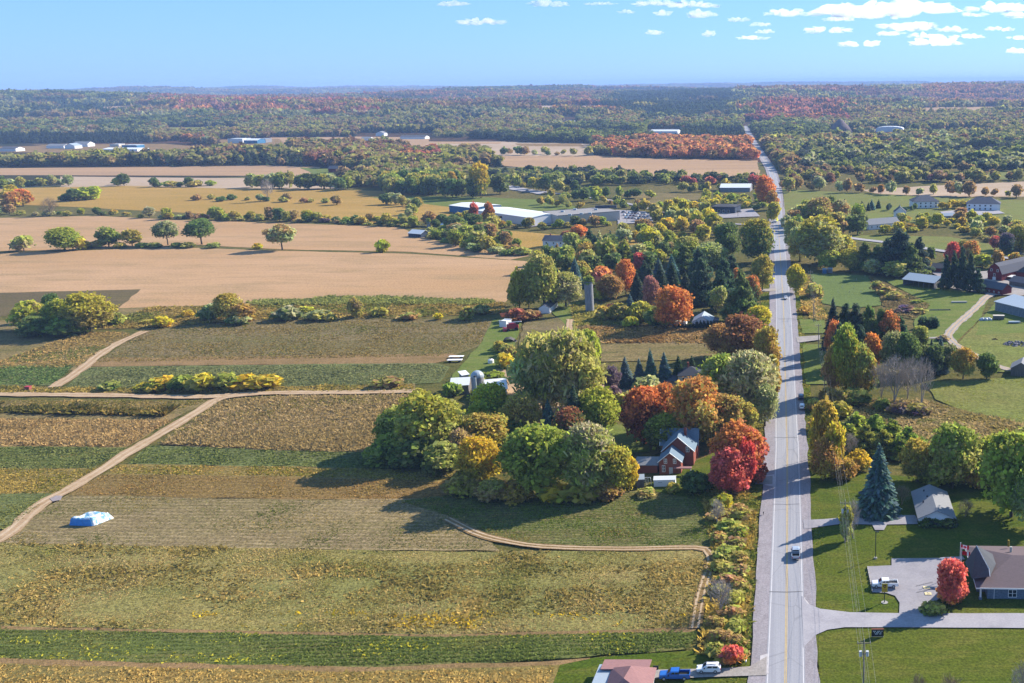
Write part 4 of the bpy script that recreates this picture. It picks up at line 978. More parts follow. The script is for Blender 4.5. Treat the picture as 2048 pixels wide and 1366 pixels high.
# ---- clumps at the left edge
ge = 'clump beside the dark stubble'
for k, x, by, ty, w, c, t, l in (('bush', 62, 660, 596, 62, 'olive', 'ygreen', 'olive bush at the left end of the big clump'), ('round', 108, 640, 588, 40, 'deep', 'deep', 'dark tree standing up in the big clump'), ('round', 125, 660, 600, 66, 'green', 'ygreen', 'green tree in the middle of the big clump'),
      ('round', 180, 665, 588, 104, 'olive', 'ygreen', 'largest olive-green bush at right of the big clump'), ('bush', 72, 672, 630, 60, 'deep', 'deep', 'dark shaded bush in front of the big clump'), ('bush', 135, 672, 630, 70, 'deep', 'green', 'dark lower bush in the middle of the big clump'), ('bush', 235, 650, 622, 30, 'olive', 'olive', 'small olive bush at the right tip of the big clump'),
      ('bush', 325, 654, 632, 38, 'yellow', 'yellow', 'bright yellow bush at the top of the dirt track'), ('bush', 375, 634, 618, 20, 'yellow', 'ygreen', 'small yellow bush by the brown strip'), ('bush', 420, 640, 608, 36, 'deep', 'sage', 'dark grey-green bush left of the olive-gold tree'),
      ('round', 458, 642, 588, 62, 'olive', 'gold', 'olive-gold tree at the foot of the tan field'), ('bush', 488, 646, 604, 44, 'gold', 'bronze', 'golden bush right of the olive-gold tree'), ('bush', 475, 650, 630, 40, 'deep', 'sage', 'dark bush in front of the olive-gold tree'), ('bush', 295, 648, 638, 26, 'gold', 'olive', 'low golden bush left of the bright yellow bush')):
    T(k, x, by, ty, w, c, t, l, '', ge)
for i, (x, by, ty, w, c, t) in enumerate(((575, 640, 612, 50, 'deep', 'sage'), (640, 640, 616, 44, 'olive', 'sage'), (712, 636, 592, 26, 'olive', 'brown'), (760, 632, 612, 30, 'olive', 'gold'), (820, 638, 622, 40, 'brown', 'olive'), (878, 640, 624, 16, 'yellow', 'yellow'), (935, 640, 612, 30, 'olive', 'gold'), (965, 628, 606, 30, 'sage', 'deep'), (610, 628, 612, 30, 'olive', 'lime'), (660, 642, 628, 26, 'gold', 'olive'))):
    T('bush', x, by, ty, w, c, t, None, f'in the weedy strip above the olive field, {ORD[i]}', 'bushes in the weedy strip')
for i, (x, by, ty, w, c, t) in enumerate(((222, 787, 764, 34, 'deep', 'olive'), (290, 787, 768, 30, 'olive', 'yellow'), (322, 787, 754, 50, 'green', 'yellow'), (366, 787, 750, 48, 'deep', 'green'), (405, 788, 750, 56, 'olive', 'yellow'), (455, 786, 748, 54, 'olive', 'green'), (490, 785, 750, 52, 'gold', 'yellow'), (530, 784, 750, 62, 'yellow', 'gold'), (775, 782, 756, 50, 'brown', 'olive'))):
    T('bush', x, by - 8, ty - 3, w, c, t, f'{HUE[c][1]} bush, {ORD[i]} from the left along the farm track', '', 'bushes along the farm track')
# ---- hedgerows between the far fields
ALL = ['olive', 'green', ('olive', 'gold'), 'deep', 'sage', ('green', 'ygreen'), 'brown', 'olive']
hedgerow([(-30, 428), (100, 432), (180, 428), (330, 438), (420, 440)], 20, ['bush', 'round', 'bush', 'loose'], (5, 10), (.9, 1.3), ['olive', ('olive', 'gold'), 'brown', 'sage', 'ygreen', 'deep'], 'in the hedge above the tan field', 'left hedge above the tan field')
hedgerow([(400, 442), (520, 440), (640, 444), (760, 448), (830, 456)], 26, ['round', 'bush', 'round', 'loose'], (7, 12), (.9, 1.2), ['green', 'olive', ('green', 'ygreen'), 'deep', 'brown', ('olive', 'gold')], 'in the middle hedge above the tan field', 'middle hedge above the tan field')
hedgerow([(330, 436), (560, 442), (840, 456)], 22, ['bush'], (4, 7), (1, 1.4), ['deep', 'purple', 'deep', 'olive', 'brown'], 'low in the hedge foot above the tan field', 'hedge foot above the tan field')
hedgerow([(-20, 376), (60, 374), (150, 370)], 9, ['round', 'loose', 'bush'], (10, 16), (.8, 1.1), ['green', 'olive', 'sage', 'deep'], 'between pale stubble and golden field', 'trees between pale stubble and golden field')
hedgerow([(225, 371), (260, 372)], 3, ['round', 'bush'], (9, 14), (.9, 1.2), ['deep', 'green'], 'in the gap of the pale stubble', 'trees in the gap of the pale stubble')
hedgerow([(300, 374), (420, 373)], 9, ['round', 'bush'], (9, 13), (1, 1.3), ['deep', 'green', 'olive'], 'in the clump on the pale stubble', 'clump on the pale stubble')
hedgerow([(490, 374), (560, 376), (700, 380)], 15, ['round', 'loose', 'round'], (12, 18), (.8, 1.1), ['olive', 'green', 'sage', ('green', 'ygreen'), 'deep'], 'in the belt above the golden field', 'tree belt above the golden field')
hedgerow([(130, 403), (190, 398)], 5, ['round', 'bush'], (10, 14), (1, 1.3), ['olive', 'green', 'deep', ('green', 'lime')], 'in the clump on the golden field', 'clump on the golden field')
hedgerow([(380, 400), (520, 402), (600, 405), (690, 409)], 13, ['bush', 'bush', 'round'], (6, 10), (.8, 1.2), ['brown', 'deep', 'olive', 'sage'], 'along the strip in the golden field', 'strip in the golden field')
hedgerow([(0, 402), (30, 396), (60, 412), (20, 420)], 6, ['round', 'bush'], (12, 18), (.9, 1.1), ['yellow', ('gold', 'orange'), 'lime', 'gold'], 'at the left frame edge by the golden field', 'golden trees at the left frame edge')
T('bare', 537, 403, 356, 26, 'grey', None, 'tall pale dead tree in the golden field', '', gl)
T('twiggy', 100, 432, 396, 40, 'brown', None, 'brown half-bare tree at the left hedge', '', gl)
T('bush', 170, 400, 376, 40, 'green', 'lime', 'lime-sided bush on the golden field clump', '', gl)
# ---- groves of the middle distance
MIX = ['green', 'deep', 'olive', ('green', 'olive'), 'deep', ('green', 'ygreen'), 'sage', 'deep', ('olive', 'gold')]
grove([(780, 388), (900, 388), (915, 372), (830, 366), (760, 376)], 8, ['round', 'tall', 'round'], (13, 20), (.7, .95), MIX, 'in the wood behind the golden field', 'wood behind the golden field')
T('tall', 962, 396, 326, 46, 'green', 'yellow', 'tall tree with yellow top in the wood behind golden field', '', gx)
T('tall', 905, 392, 345, 26, 'yellow', 'gold', 'golden crown at the edge of the wood behind golden field', '', gx)
T('round', 1000, 388, 350, 40, 'deep', 'deep', 'dark round tree right of the yellow-topped tall tree', '', gx)
hedgerow([(775, 388), (960, 396)], 14, ['round', 'tall'], (13, 19), (.7, .95), ['deep', 'green', 'deep', 'olive'], 'front edge of the wood behind golden field', 'front of the wood behind golden field')
hedgerow([(760, 408), (840, 416), (800, 448), (830, 450)], 12, ['round', 'bush', 'loose'], (7, 12), (.8, 1.2), ['sage', 'olive', 'deep', ('olive', 'gold')], 'around the field corner by the warehouses', 'trees by the warehouse field corner')
grove([(850, 465), (980, 462), (1040, 500), (1050, 516), (930, 500), (880, 488)], 7.5, ['round', 'bush', 'loose', 'bush'], (6, 12), (.9, 1.3), ['olive', 'sage', 'brown', ('olive', 'ygreen'), 'deep', 'green'], 'in the scrub wood at the end of the tan field', 'scrub wood at the end of the tan field')
grove([(840, 446), (960, 440), (1000, 462), (880, 462)], 9, ['round', 'bush'], (7, 12), (.9, 1.2), ['olive', 'brown', 'deep', ('olive', 'gold')], 'before the white warehouses', 'trees before the white warehouses')
T('tall', 950, 448, 405, 20, 'rust', 'red', 'left rust-red tree before the white warehouses', '', gx)
T('tall', 980, 452, 407, 26, 'rust', 'orange', 'right rust-red tree before the white warehouses', '', gx)
hedgerow([(1000, 456), (1100, 458), (1230, 450)], 16, ['bush', 'round'], (5, 9), (.9, 1.2), ['olive', 'brown', ('olive', 'gold'), 'green', 'deep'], 'along the hedge before the grey warehouse', 'hedge before the grey warehouse')
grove([(1060, 560), (1130, 500), (1250, 490), (1330, 500), (1420, 520), (1380, 545), (1250, 545), (1180, 570)], 11, ['round', 'round', 'loose', 'bush', 'spruce'], (8, 15), (.75, 1.1), MIX + ['brown', 'brown'], 'in the mixed wood above the old silo', 'mixed wood above the old silo')
grove([(1240, 470), (1330, 455), (1440, 450), (1440, 480), (1340, 500), (1250, 490)], 11, ['round', 'bush', 'loose'], (7, 13), (.8, 1.1), ['olive', 'ygreen', 'green', ('olive', 'yellow'), 'brown'], 'in the yellowing wood left of the crossroads', 'yellowing wood left of the crossroads')
grove([(1290, 445), (1340, 420), (1420, 428), (1440, 445), (1360, 456)], 10, ['round', 'tall'], (8, 14), (.8, 1), ['olive', 'ygreen', ('olive', 'yellow'), 'sage'], 'by the side road behind the grey warehouse', 'trees by the side road')
grove([(1780, 470), (1900, 455), (1960, 480), (2060, 505), (2060, 455), (1900, 435), (1810, 440)], 9, ['round', 'bush', 'bush', 'loose'], (5, 10), (1, 1.3), ['olive', 'ygreen', 'gold', ('olive', 'yellow'), 'brown', 'sage'], 'in the golden scrub below the twin houses', 'golden scrub below the twin houses')
hedgerow([(1880, 418), (1900, 417), (1940, 416)], 7, ['round'], (6, 7.5), (1, 1.2), ['yellow', ('yellow', 'gold')], 'in the golden row between the twin houses', 'golden row between the twin houses')
hedgerow([(1690, 425), (1760, 418), (1800, 425), (1840, 420)], 12, ['spruce', 'spruce', 'bush'], (6, 11), (.5, .7), ['teal', 'spruce', 'blue', 'deep'], 'in the garden of the twin houses', 'spruces in the twin house gardens')
grove([(1565, 470), (1700, 470), (1720, 440), (1680, 420), (1600, 432)], 10, ['round', 'loose', 'spruce'], (8, 14), (.75, 1), ['olive', 'green', 'sage', 'brown', 'deep'], 'in the wood right of the far road bend', 'wood right of the far road bend')
hedgerow([(1560, 378), (1700, 386), (1800, 388), (2050, 394)], 20, ['round', 'bush', 'loose'], (8, 15), (.7, 1), ['brown', 'olive', 'sage', 'brown', 'bronze'], 'in the thin row beyond the far pasture', 'thin row beyond the far pasture')
hedgerow([(1300, 425), (1420, 415), (1520, 420)], 12, ['bush', 'round'], (6, 10), (.9, 1.2), [('olive', 'yellow'), 'olive', 'ygreen', 'deep'], 'in the hedge behind the dark blue building', 'hedge behind the dark blue building')
hedgerow([(1350, 385), (1460, 380), (1540, 372)], 12, ['round', 'bush'], (8, 12), (.8, 1.1), ['olive', 'deep', 'green', ('olive', 'gold')], 'around the long white shed by the road', 'trees around the long white shed')
hedgerow([(1080, 410), (1170, 420)], 7, ['bush', 'round'], (5, 12), (.8, 1), ['olive', 'brown', 'gold'], 'on the green field behind the grey warehouse', 'trees on the green field behind the grey warehouse')
hedgerow([(1100, 396), (1180, 404), (1250, 414), (1330, 428)], 14, ['round', 'bush', 'round'], (6, 13), (.8, 1.1), ['olive', 'green', 'deep', 'brown', ('olive', 'gold')], 'lining the side road by the grey warehouse', 'trees lining the side road')
hedgerow([(1020, 372), (1100, 384), (1200, 392), (1300, 398)], 16, ['round', 'tall', 'bush'], (9, 16), (.7, 1), MIX, 'beyond the side road left of crossroads', 'trees beyond the side road')
grove([(1400, 400), (1520, 395), (1535, 415), (1420, 412)], 9, ['round', 'bush'], (6, 10), (.9, 1.2), ['olive', 'ygreen', ('olive', 'yellow'), 'green'], 'behind the crossroads car park', 'trees behind the crossroads car park')
hedgerow([(930, 310), (1060, 309), (1190, 312)], 16, ['round', 'bush', 'round'], (7, 14), (.9, 1.3), ['brown', 'olive', 'deep', 'sage'], 'between the far pale fields', 'far hedge between the pale fields')
# ================================================================ the woods beyond (too many to count): joined masses
def far_proto(name, seed, n, size, conifer=False):
    if conifer: V, c = spruce_leaves(n, size, seed, tiers=6)
    else: V, c = leaves(round_blobs(seed, 9, .58, .4, .42, .5, (.2, .3)), n, size, seed, inner=.1, flat=.85)
    o = bpy.data.objects.new(name, quads_mesh(name, V.reshape(-1, 3), len(V), c, M_LEAFI)); return o
WC = bpy.data.collections.new('far_tree_shapes')
for i in range(4): WC.objects.link(far_proto('far_crown_%d' % i, 200 + i, 150, .3))
WC.objects.link(far_proto('far_crown_4', 210, 130, .36, True))
WC.objects.link(far_proto('far_crown_5', 211, 130, .36, True))
def patch_proto(name, seed, n, R, conifer=False):
    r = np.random.default_rng(seed); Vs, Cs = [], []
    th = r.random(n) * 6.283; rr = R * np.sqrt(r.random(n))
    for i in range(n):
        h = r.uniform(.7, 1.15)
        if conifer or r.random() < .12: V, c = spruce_leaves(14, .55, seed * 50 + i, tiers=3); V = V * np.array([8, 8, 20 * h]); t0 = 0.1
        else: V, c = leaves(round_blobs(i, 5, .56, .42, .44, .5, (.22, .32)), 24, .52, seed * 50 + i, inner=0, flat=.9); V = V * np.array([15 * h, 15 * h, 17 * h]); t0 = r.random()
        V = V + np.array([rr[i] * math.cos(th[i]), rr[i] * math.sin(th[i]), -.5])
        c = c.copy(); c[:, 0] *= r.uniform(.7, 1.3); c[:, 1] = t0; Vs.append(V); Cs.append(c)
    V = np.concatenate(Vs); c = np.concatenate(Cs)
    return bpy.data.objects.new(name, quads_mesh(name, V.reshape(-1, 3), len(V), c, M_LEAFI))
PC = bpy.data.collections.new('far_wood_patches')
for i in range(3): PC.objects.link(patch_proto('patch_%d' % i, 300 + i, 34, 45))
PC.objects.link(patch_proto('patch_3', 310, 60, 45, True))

def scatter(name, pts, scl, rot, idx, tint, tip, coll):
    n = len(pts)
    me = bpy.data.meshes.new(name)
    me.vertices.add(n); me.vertices.foreach_set('co', np.asarray(pts, np.float32).ravel())
    def att(k, t, key, a):
        me.attributes.new(k, t, 'POINT').data.foreach_set(key, np.ascontiguousarray(a).ravel())
    att('scl', 'FLOAT_VECTOR', 'vector', np.asarray(scl, np.float32))
    att('rotz', 'FLOAT_VECTOR', 'vector', np.stack([np.zeros(n), np.zeros(n), rot], 1).astype(np.float32))
    att('pick', 'INT', 'value', np.asarray(idx, np.int32))
    att('tint', 'FLOAT_COLOR', 'color', np.concatenate([tint, np.ones((n, 1))], 1).astype(np.float32))
    att('tip', 'FLOAT_COLOR', 'color', np.concatenate([tip, np.ones((n, 1))], 1).astype(np.float32))
    o = link(bpy.data.objects.new(name, me)); o['kind'] = 'stuff'
    ng = bpy.data.node_groups.new('scatter', 'GeometryNodeTree')
    ng.interface.new_socket('Geometry', in_out='INPUT', socket_type='NodeSocketGeometry')
    ng.interface.new_socket('Geometry', in_out='OUTPUT', socket_type='NodeSocketGeometry')
    N = ng.nodes.new
    gi, go = N('NodeGroupInput'), N('NodeGroupOutput')
    ip = N('GeometryNodeInstanceOnPoints'); ci = N('GeometryNodeCollectionInfo')
    ci.inputs['Collection'].default_value = coll; ci.inputs['Separate Children'].default_value = True; ci.inputs['Reset Children'].default_value = True
    ip.inputs['Pick Instance'].default_value = True
    def na(k, t):
        x = N('GeometryNodeInputNamedAttribute'); x.data_type = t; x.inputs['Name'].default_value = k
        return [q for q in x.outputs if q.enabled and q.name == 'Attribute'][0]
    L = ng.links.new
    e2r = N('FunctionNodeEulerToRotation')
    L(gi.outputs[0], ip.inputs['Points']); L(ci.outputs[0], ip.inputs['Instance'])
    L(na('pick', 'INT'), ip.inputs['Instance Index']); L(na('scl', 'FLOAT_VECTOR'), ip.inputs['Scale'])
    L(na('rotz', 'FLOAT_VECTOR'), e2r.inputs[0]); L(e2r.outputs[0], ip.inputs['Rotation'])
    L(ip.outputs[0], go.inputs[0])
    m = o.modifiers.new('scatter', 'NODES'); m.node_group = ng
    return o

# clearings, as ground outlines seen in the picture (px); trees stand where none of them lies
CLEAR = [[(-200, 334), (520, 331), (640, 333), (670, 352), (700, 378), (300, 376), (-200, 378)], [(950, 303), (1120, 306), (1300, 316), (1516, 320), (1524, 362), (1400, 360), (1200, 348), (1010, 334)],
  [(725, 283), (1000, 282), (1184, 287), (1190, 313), (1000, 313), (850, 307)], [(535, 274), (860, 274), (1000, 280), (1000, 290), (690, 297), (570, 293)], [(1720, 380), (1850, 371), (2200, 358), (2200, 450), (1558, 450), (1556, 376)],
  [(1800, 346), (2200, 340), (2200, 357), (1850, 361)], [(1850, 262), (1960, 256), (1975, 264), (1880, 276)], [(1660, 292), (1810, 288), (1790, 298), (1680, 299)], [(1830, 228), (2200, 223), (2200, 231), (1850, 237)], [(595, 200), (880, 198), (905, 208), (620, 211)], [(1095, 261), (1262, 261), (1284, 269), (1108, 271)], [(325, 261), (472, 260), (484, 269), (340, 271)], [(1895, 299), (2200, 296), (2200, 309), (1930, 313)], [(1055, 231), (1232, 230), (1244, 237), (1068, 238)], [(115, 237), (302, 236), (314, 244), (130, 245)],
  [(-100, 290), (60, 287), (340, 285), (430, 291), (430, 312), (330, 320), (-100, 322)], [(430, 278), (575, 276), (585, 305), (430, 306)], [(595, 334), (722, 339), (722, 359), (640, 357)], [(1655, 256), (1708, 256), (1714, 279), (1650, 279)], [(1742, 257), (1815, 257), (1818, 276), (1742, 276)],
  [(1500, 246), (1545, 246), (1545, 252), (1510, 253)], [(1288, 258), (1362, 257), (1362, 280), (1288, 281)], [(1170, 196), (1500, 196), (1500, 204), (1170, 204)], [(715, 266), (870, 266), (870, 294), (715, 294)], [(1122, 242), (1156, 242), (1158, 258), (1122, 258)], [(0, 318), (20, 318), (20, 320), (0, 320)]]
def px_h(py): return np.clip((py - 230) / 100, 0, 1)
def far_colours(px, py, x, y, n):
    """leaf colours of the far woods: regional stands first, then a drifting mixture"""
    r = rng
    base = ['green', 'olive', 'deep', 'olive', 'sage', 'brown', 'ygreen', 'deep']
    T1 = np.array([hue(b) for b in base]); k = np.clip((vnoise(x, y, 130, 31) * 1.15 - .07) * len(base) + r.normal(0, 1.0, n), 0, len(base) - 1).astype(int)
    a = vnoise(x, y, 420, 3); b = vnoise(x, y, 160, 4); c = vnoise(x, y, 900, 5)
    k = np.where(a > .62, r.choice([5, 1, 6], n), k); k = np.where(a < .33, r.choice([2, 0, 2], n), k)
    t = T1[k]
    u = r.random(n)
    warm = np.array([hue(b) for b in ('rust', 'bronze', 'gold', 'bronze', 'brown')])[r.integers(0, 5, n)]
    t = np.where(((b > .66) & (u < .45) | (u < .015))[:, None], warm, t)
    far = np.clip((250 - py) / 50, 0, 1)
    rust = np.array([hue(b) for b in ('rust', 'pink', 'brown', 'maroon', 'bronze')])[r.integers(0, 5, n)]
    t = np.where((vnoise(x, y * .7, 330, 41) + r.normal(0, .1, n) < far * np.clip((c - .25) * 1.8, .15, .75))[:, None], rust, t)
    idx = r.integers(0, 4, n); con = (vnoise(x, y, 300, 8) > .66) & (u < .6); 
    def region(poly, names, amt, conifer=False):
        nonlocal t, idx, con
        m = inside(poly, px, py) & (vnoise(x, y, 170, 50 + len(names)) * .75 + .25 * r.random(n) < amt)
        p = np.array([hue(b) for b in names])[r.integers(0, len(names), n)]
        t = np.where(m[:, None], p, t)
        con = np.where(m, conifer, con)
    t = np.where(con[:, None], hue('spruce'), t)
    region([(1190, 288), (1515, 280), (1520, 330), (1300, 320), (1190, 306)], ['orange', 'orange', 'rust', 'bronze', 'orange'], .95)
    region([(1485, 215), (1700, 222), (1700, 246), (1490, 246)], ['pink', 'rust', 'red', 'orange'], .9)
    region([(1840, 200), (2200, 200), (2200, 224), (1840, 224)], ['orange', 'rust', 'pink', 'bronze'], .85)
    region([(300, 205), (760, 205), (760, 250), (300, 245)], ['rust', 'pink', 'red', 'bronze', 'orange', 'olive'], .75)
    region([(700, 207), (1230, 205), (1230, 240), (760, 240)], ['rust', 'pink', 'gold', 'bronze', 'orange', 'deep'], .65)
    region([(-60, 276), (300, 274), (300, 292), (-60, 292)], ['teal', 'spruce'], .8, True)
    region([(1220, 206), (1480, 206), (1480, 238), (1220, 238)], ['teal', 'spruce'], .8, True)
    region([(870, 275), (1060, 275), (1060, 290), (870, 288)], ['deep', 'teal'], .85)
    region([(1560, 300), (2200, 290), (2200, 342), (1600, 345)], ['deep', 'green', 'sage', 'olive', 'teal'], .6)
    region([(1330, 262), (1500, 262), (1500, 285), (1330, 285)], ['teal', 'deep'], .8, True)
    region([(0, 300), (260, 304), (260, 336), (0, 338)], ['ygreen', 'lime', 'olive', 'gold'], .85)
    region([(480, 318), (620, 318), (620, 336), (480, 336)], ['teal', 'deep', 'spruce'], .7, True)
    region([(960, 340), (1530, 350), (1530, 382), (960, 380)], ['deep', 'spruce', 'green', 'teal', 'olive'], .7)
    for cx_, cy_, w_, h_ in ((822, 315, 22, 12), (855, 318, 20, 14), (370, 300, 40, 16), (30, 305, 40, 10), (1405, 375, 40, 10)):
        region([(cx_ - w_, cy_ - h_), (cx_ + w_, cy_ - h_), (cx_ + w_, cy_ + h_), (cx_ - w_, cy_ + h_)], ['orange', 'rust', 'red'], .55)
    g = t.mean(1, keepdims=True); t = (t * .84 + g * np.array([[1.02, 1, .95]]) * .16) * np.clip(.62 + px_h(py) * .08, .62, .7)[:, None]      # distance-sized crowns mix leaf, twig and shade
    idx = np.where(con, r.integers(4, 6, n), idx)
    return t, idx
def sample(y0, y1, spacing, margin=1.06):
    """jittered grid over the ground between two distances, inside the view"""
    ys = np.arange(y0, y1, spacing); out = []
    for yy in ys:
        xl, xr = P(-60, 0).x, 0
        # view edges at this distance
        f = yy / F_PX * 1.03
        x0, x1 = (-90 - CX) * f * margin, (2048 + 110 - CX) * f * margin
        xs = np.arange(x0, x1, spacing)
        out.append(np.stack([xs + rng.uniform(-.5, .5, len(xs)) * spacing, yy + rng.uniform(-.5, .5, len(xs)) * spacing], 1))
    return np.concatenate(out)
def pix(x, y):
    q = np.stack([x, y, np.full_like(x, -HC)], 1)
    w = q @ np.array(FW); return CX + F_PX * (q @ np.array(RT)) / w, CY - F_PX * (q @ np.array(UP)) / w
RX = np.array([(p.y, p.x) for p in RL])
def open_ground(x, y, px, py):
    m = np.ones(len(x), bool)
    for c in CLEAR: m &= ~inside(c, px, py)
    m &= np.abs(x - np.interp(y, RX[:, 0], RX[:, 1])) > np.where(y < 3000, 13, 0)
    return m
# near band of joined woods: 1.2 to 3.1 km, tree by tree
g0 = sample(1180, 3150, 13)
px, py = pix(g0[:, 0], g0[:, 1])
m = open_ground(g0[:, 0], g0[:, 1], px, py)
m &= (py < 334) | inside([(620, 334), (760, 332), (960, 335), (960, 372), (760, 376), (700, 378), (660, 352)], px, py) | inside([(955, 346), (1200, 352), (1500, 364), (1535, 364), (1528, 382), (1300, 388), (1010, 374)], px, py) | inside([(1558, 330), (2200, 330), (2200, 358), (1850, 370), (1720, 378), (1560, 374)], px, py)
m &= (vnoise(g0[:, 0], g0[:, 1], 75, 9) > .12)
x, y, px, py = g0[m, 0], g0[m, 1], px[m], py[m]
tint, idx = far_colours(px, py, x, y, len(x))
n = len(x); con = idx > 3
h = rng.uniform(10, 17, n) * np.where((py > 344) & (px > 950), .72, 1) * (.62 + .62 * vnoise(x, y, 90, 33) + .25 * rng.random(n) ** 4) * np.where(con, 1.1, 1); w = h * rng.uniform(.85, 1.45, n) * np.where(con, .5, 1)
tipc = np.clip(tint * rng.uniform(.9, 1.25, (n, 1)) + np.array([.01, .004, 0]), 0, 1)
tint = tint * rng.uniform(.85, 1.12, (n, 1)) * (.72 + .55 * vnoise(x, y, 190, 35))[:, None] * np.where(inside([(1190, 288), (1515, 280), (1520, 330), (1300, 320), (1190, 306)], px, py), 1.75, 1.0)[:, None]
pts = np.stack([x, y, hill(x, y)], 1); scl = np.stack([w, w, h], 1); rot = rng.uniform(0, 6.28, n)
if WOOD_PTS:
    e = [(a, b, 0) for a, b, *_ in WOOD_PTS]
    pts = np.concatenate([pts, np.array(e)]); scl = np.concatenate([scl, np.array([(q[2], q[2], q[3]) for q in WOOD_PTS])])
    rot = np.concatenate([rot, rng.uniform(0, 6.28, len(e))]); tint = np.concatenate([tint, np.array([hue(q[4]) for q in WOOD_PTS])]); tipc = np.concatenate([tipc, np.array([hue(q[5]) for q in WOOD_PTS])])
    idx = np.concatenate([idx, np.array([4 if q[6] in ('spruce', 'pine', 'narrow') else int(rnd.random() * 4) for q in WOOD_PTS])])
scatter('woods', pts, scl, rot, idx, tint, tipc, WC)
NWOOD = len(pts)
# far band: 3.1 to 16 km in patches of some fifty trees
def patch_band(y0, y1, sp, k):
    g0 = sample(y0, y1, sp)
    px, py = pix(g0[:, 0], g0[:, 1])
    m = open_ground(g0[:, 0], g0[:, 1], px, py) & (vnoise(g0[:, 0], g0[:, 1], 260, 12) > .1)
    x, y, px, py = g0[m, 0], g0[m, 1], px[m], py[m]
    tint, idx = far_colours(px, py, x, y, len(x)); n = len(x)
    idx = np.where(idx > 3, 3, idx % 3)
    tip = np.roll(tint, 1, 0) * .5 + tint * .5
    s = rng.uniform(.9, 1.15, n) * k
    scatter('far_woods', np.stack([x, y, hill(x, y)], 1), np.stack([s, s, rng.uniform(.85, 1.25, n) * (1 + .25 * vnoise(x, y, 700, 14))], 1), rng.uniform(0, 6.28, n), idx, tint * rng.uniform(.85, 1.12, (n, 1)) * (.62 + .7 * vnoise(x, y * .6, 520, 36))[:, None], tip, PC)
    return n
NP1 = patch_band(3150, 7000, 74, 1.0)
NP2 = patch_band(7000, 17000, 120, 1.6)
print('woods', NWOOD, NP1, NP2)
# ================================================================ buildings
def wall_mat(n, h, k=.6, **kw): return plain(n, A(h, k), .85, .15, kw.pop('var', .1), kw.pop('sc', 1.2), **kw)
m_white = wall_mat('white_siding', 'eeeef0', .8, var=.05)
m_cream = wall_mat('cream_siding', 'd8d0c4', .7)
m_grey = wall_mat('grey_siding', '9a9aa0', .6)
m_redb = wall_mat('red_barn_boards', '8c3438', .55, var=.25, stretch=(3, 3, .3))
m_brick = plain('red_brick', A('985c50', .75), .9, .1, .22, 5, stretch=(1, 1, 3))
m_stone = plain('blue_grey_stone', A('8090a4', .62), .9, .1, .3, 2.2, stretch=(1, 1, 2.4))
m_weath = wall_mat('weathered_boards', '8a8480', .55, var=.3, stretch=(4, 4, .3))
m_bluew = wall_mat('blue_cladding', '4a88b8', .6)
m_dkblue = wall_mat('dark_blue_cladding', '4a5870', .5)
m_glass = plain('window_glass', (.03, .04, .05), .12, .6, .1)
m_trim = plain('white_trim', A('f0f0f0', .8), .6, .3, .04)
def roof_mat(n, h, k=.6, metal=False, var=.14, st=(1, 4, 1)):
    return plain(n, A(h, k), .45 if metal else .9, .4 if metal else .1, var, 1.6, stretch=st)
m_rgrey = roof_mat('grey_shingles', 'a8aab0', .55)
m_rdark = roof_mat('dark_shingles', '5c5e66', .55)
m_rbrown = roof_mat('brown_shingles', '8c7c80', .5)
m_rpink = roof_mat('pink_brown_shingles', 'b88c8c', .52)
m_rshade = roof_mat('blue_grey_shingles', '8aa0b4', .55)  # farmhouse roof: blue skylight of its shaded slopes put into the colour
m_rmetal = roof_mat('pale_metal_roof', 'b8c6d4', .62, True, .07)
m_rwhite = roof_mat('white_roof', 'f0f2f4', .75, True, .05)
m_rslate = roof_mat('slate_roof', '7a7c88', .5)
m_rflat = roof_mat('flat_gravel_roof', 'b2aeae', .55, st=(1, 1, 1))
m_door = plain('door_paint', A('c8ccd4', .7), .6, .3, .05)
m_concr = plain('concrete', A('c0bcb8', .6), .9, .1, .15, 1)

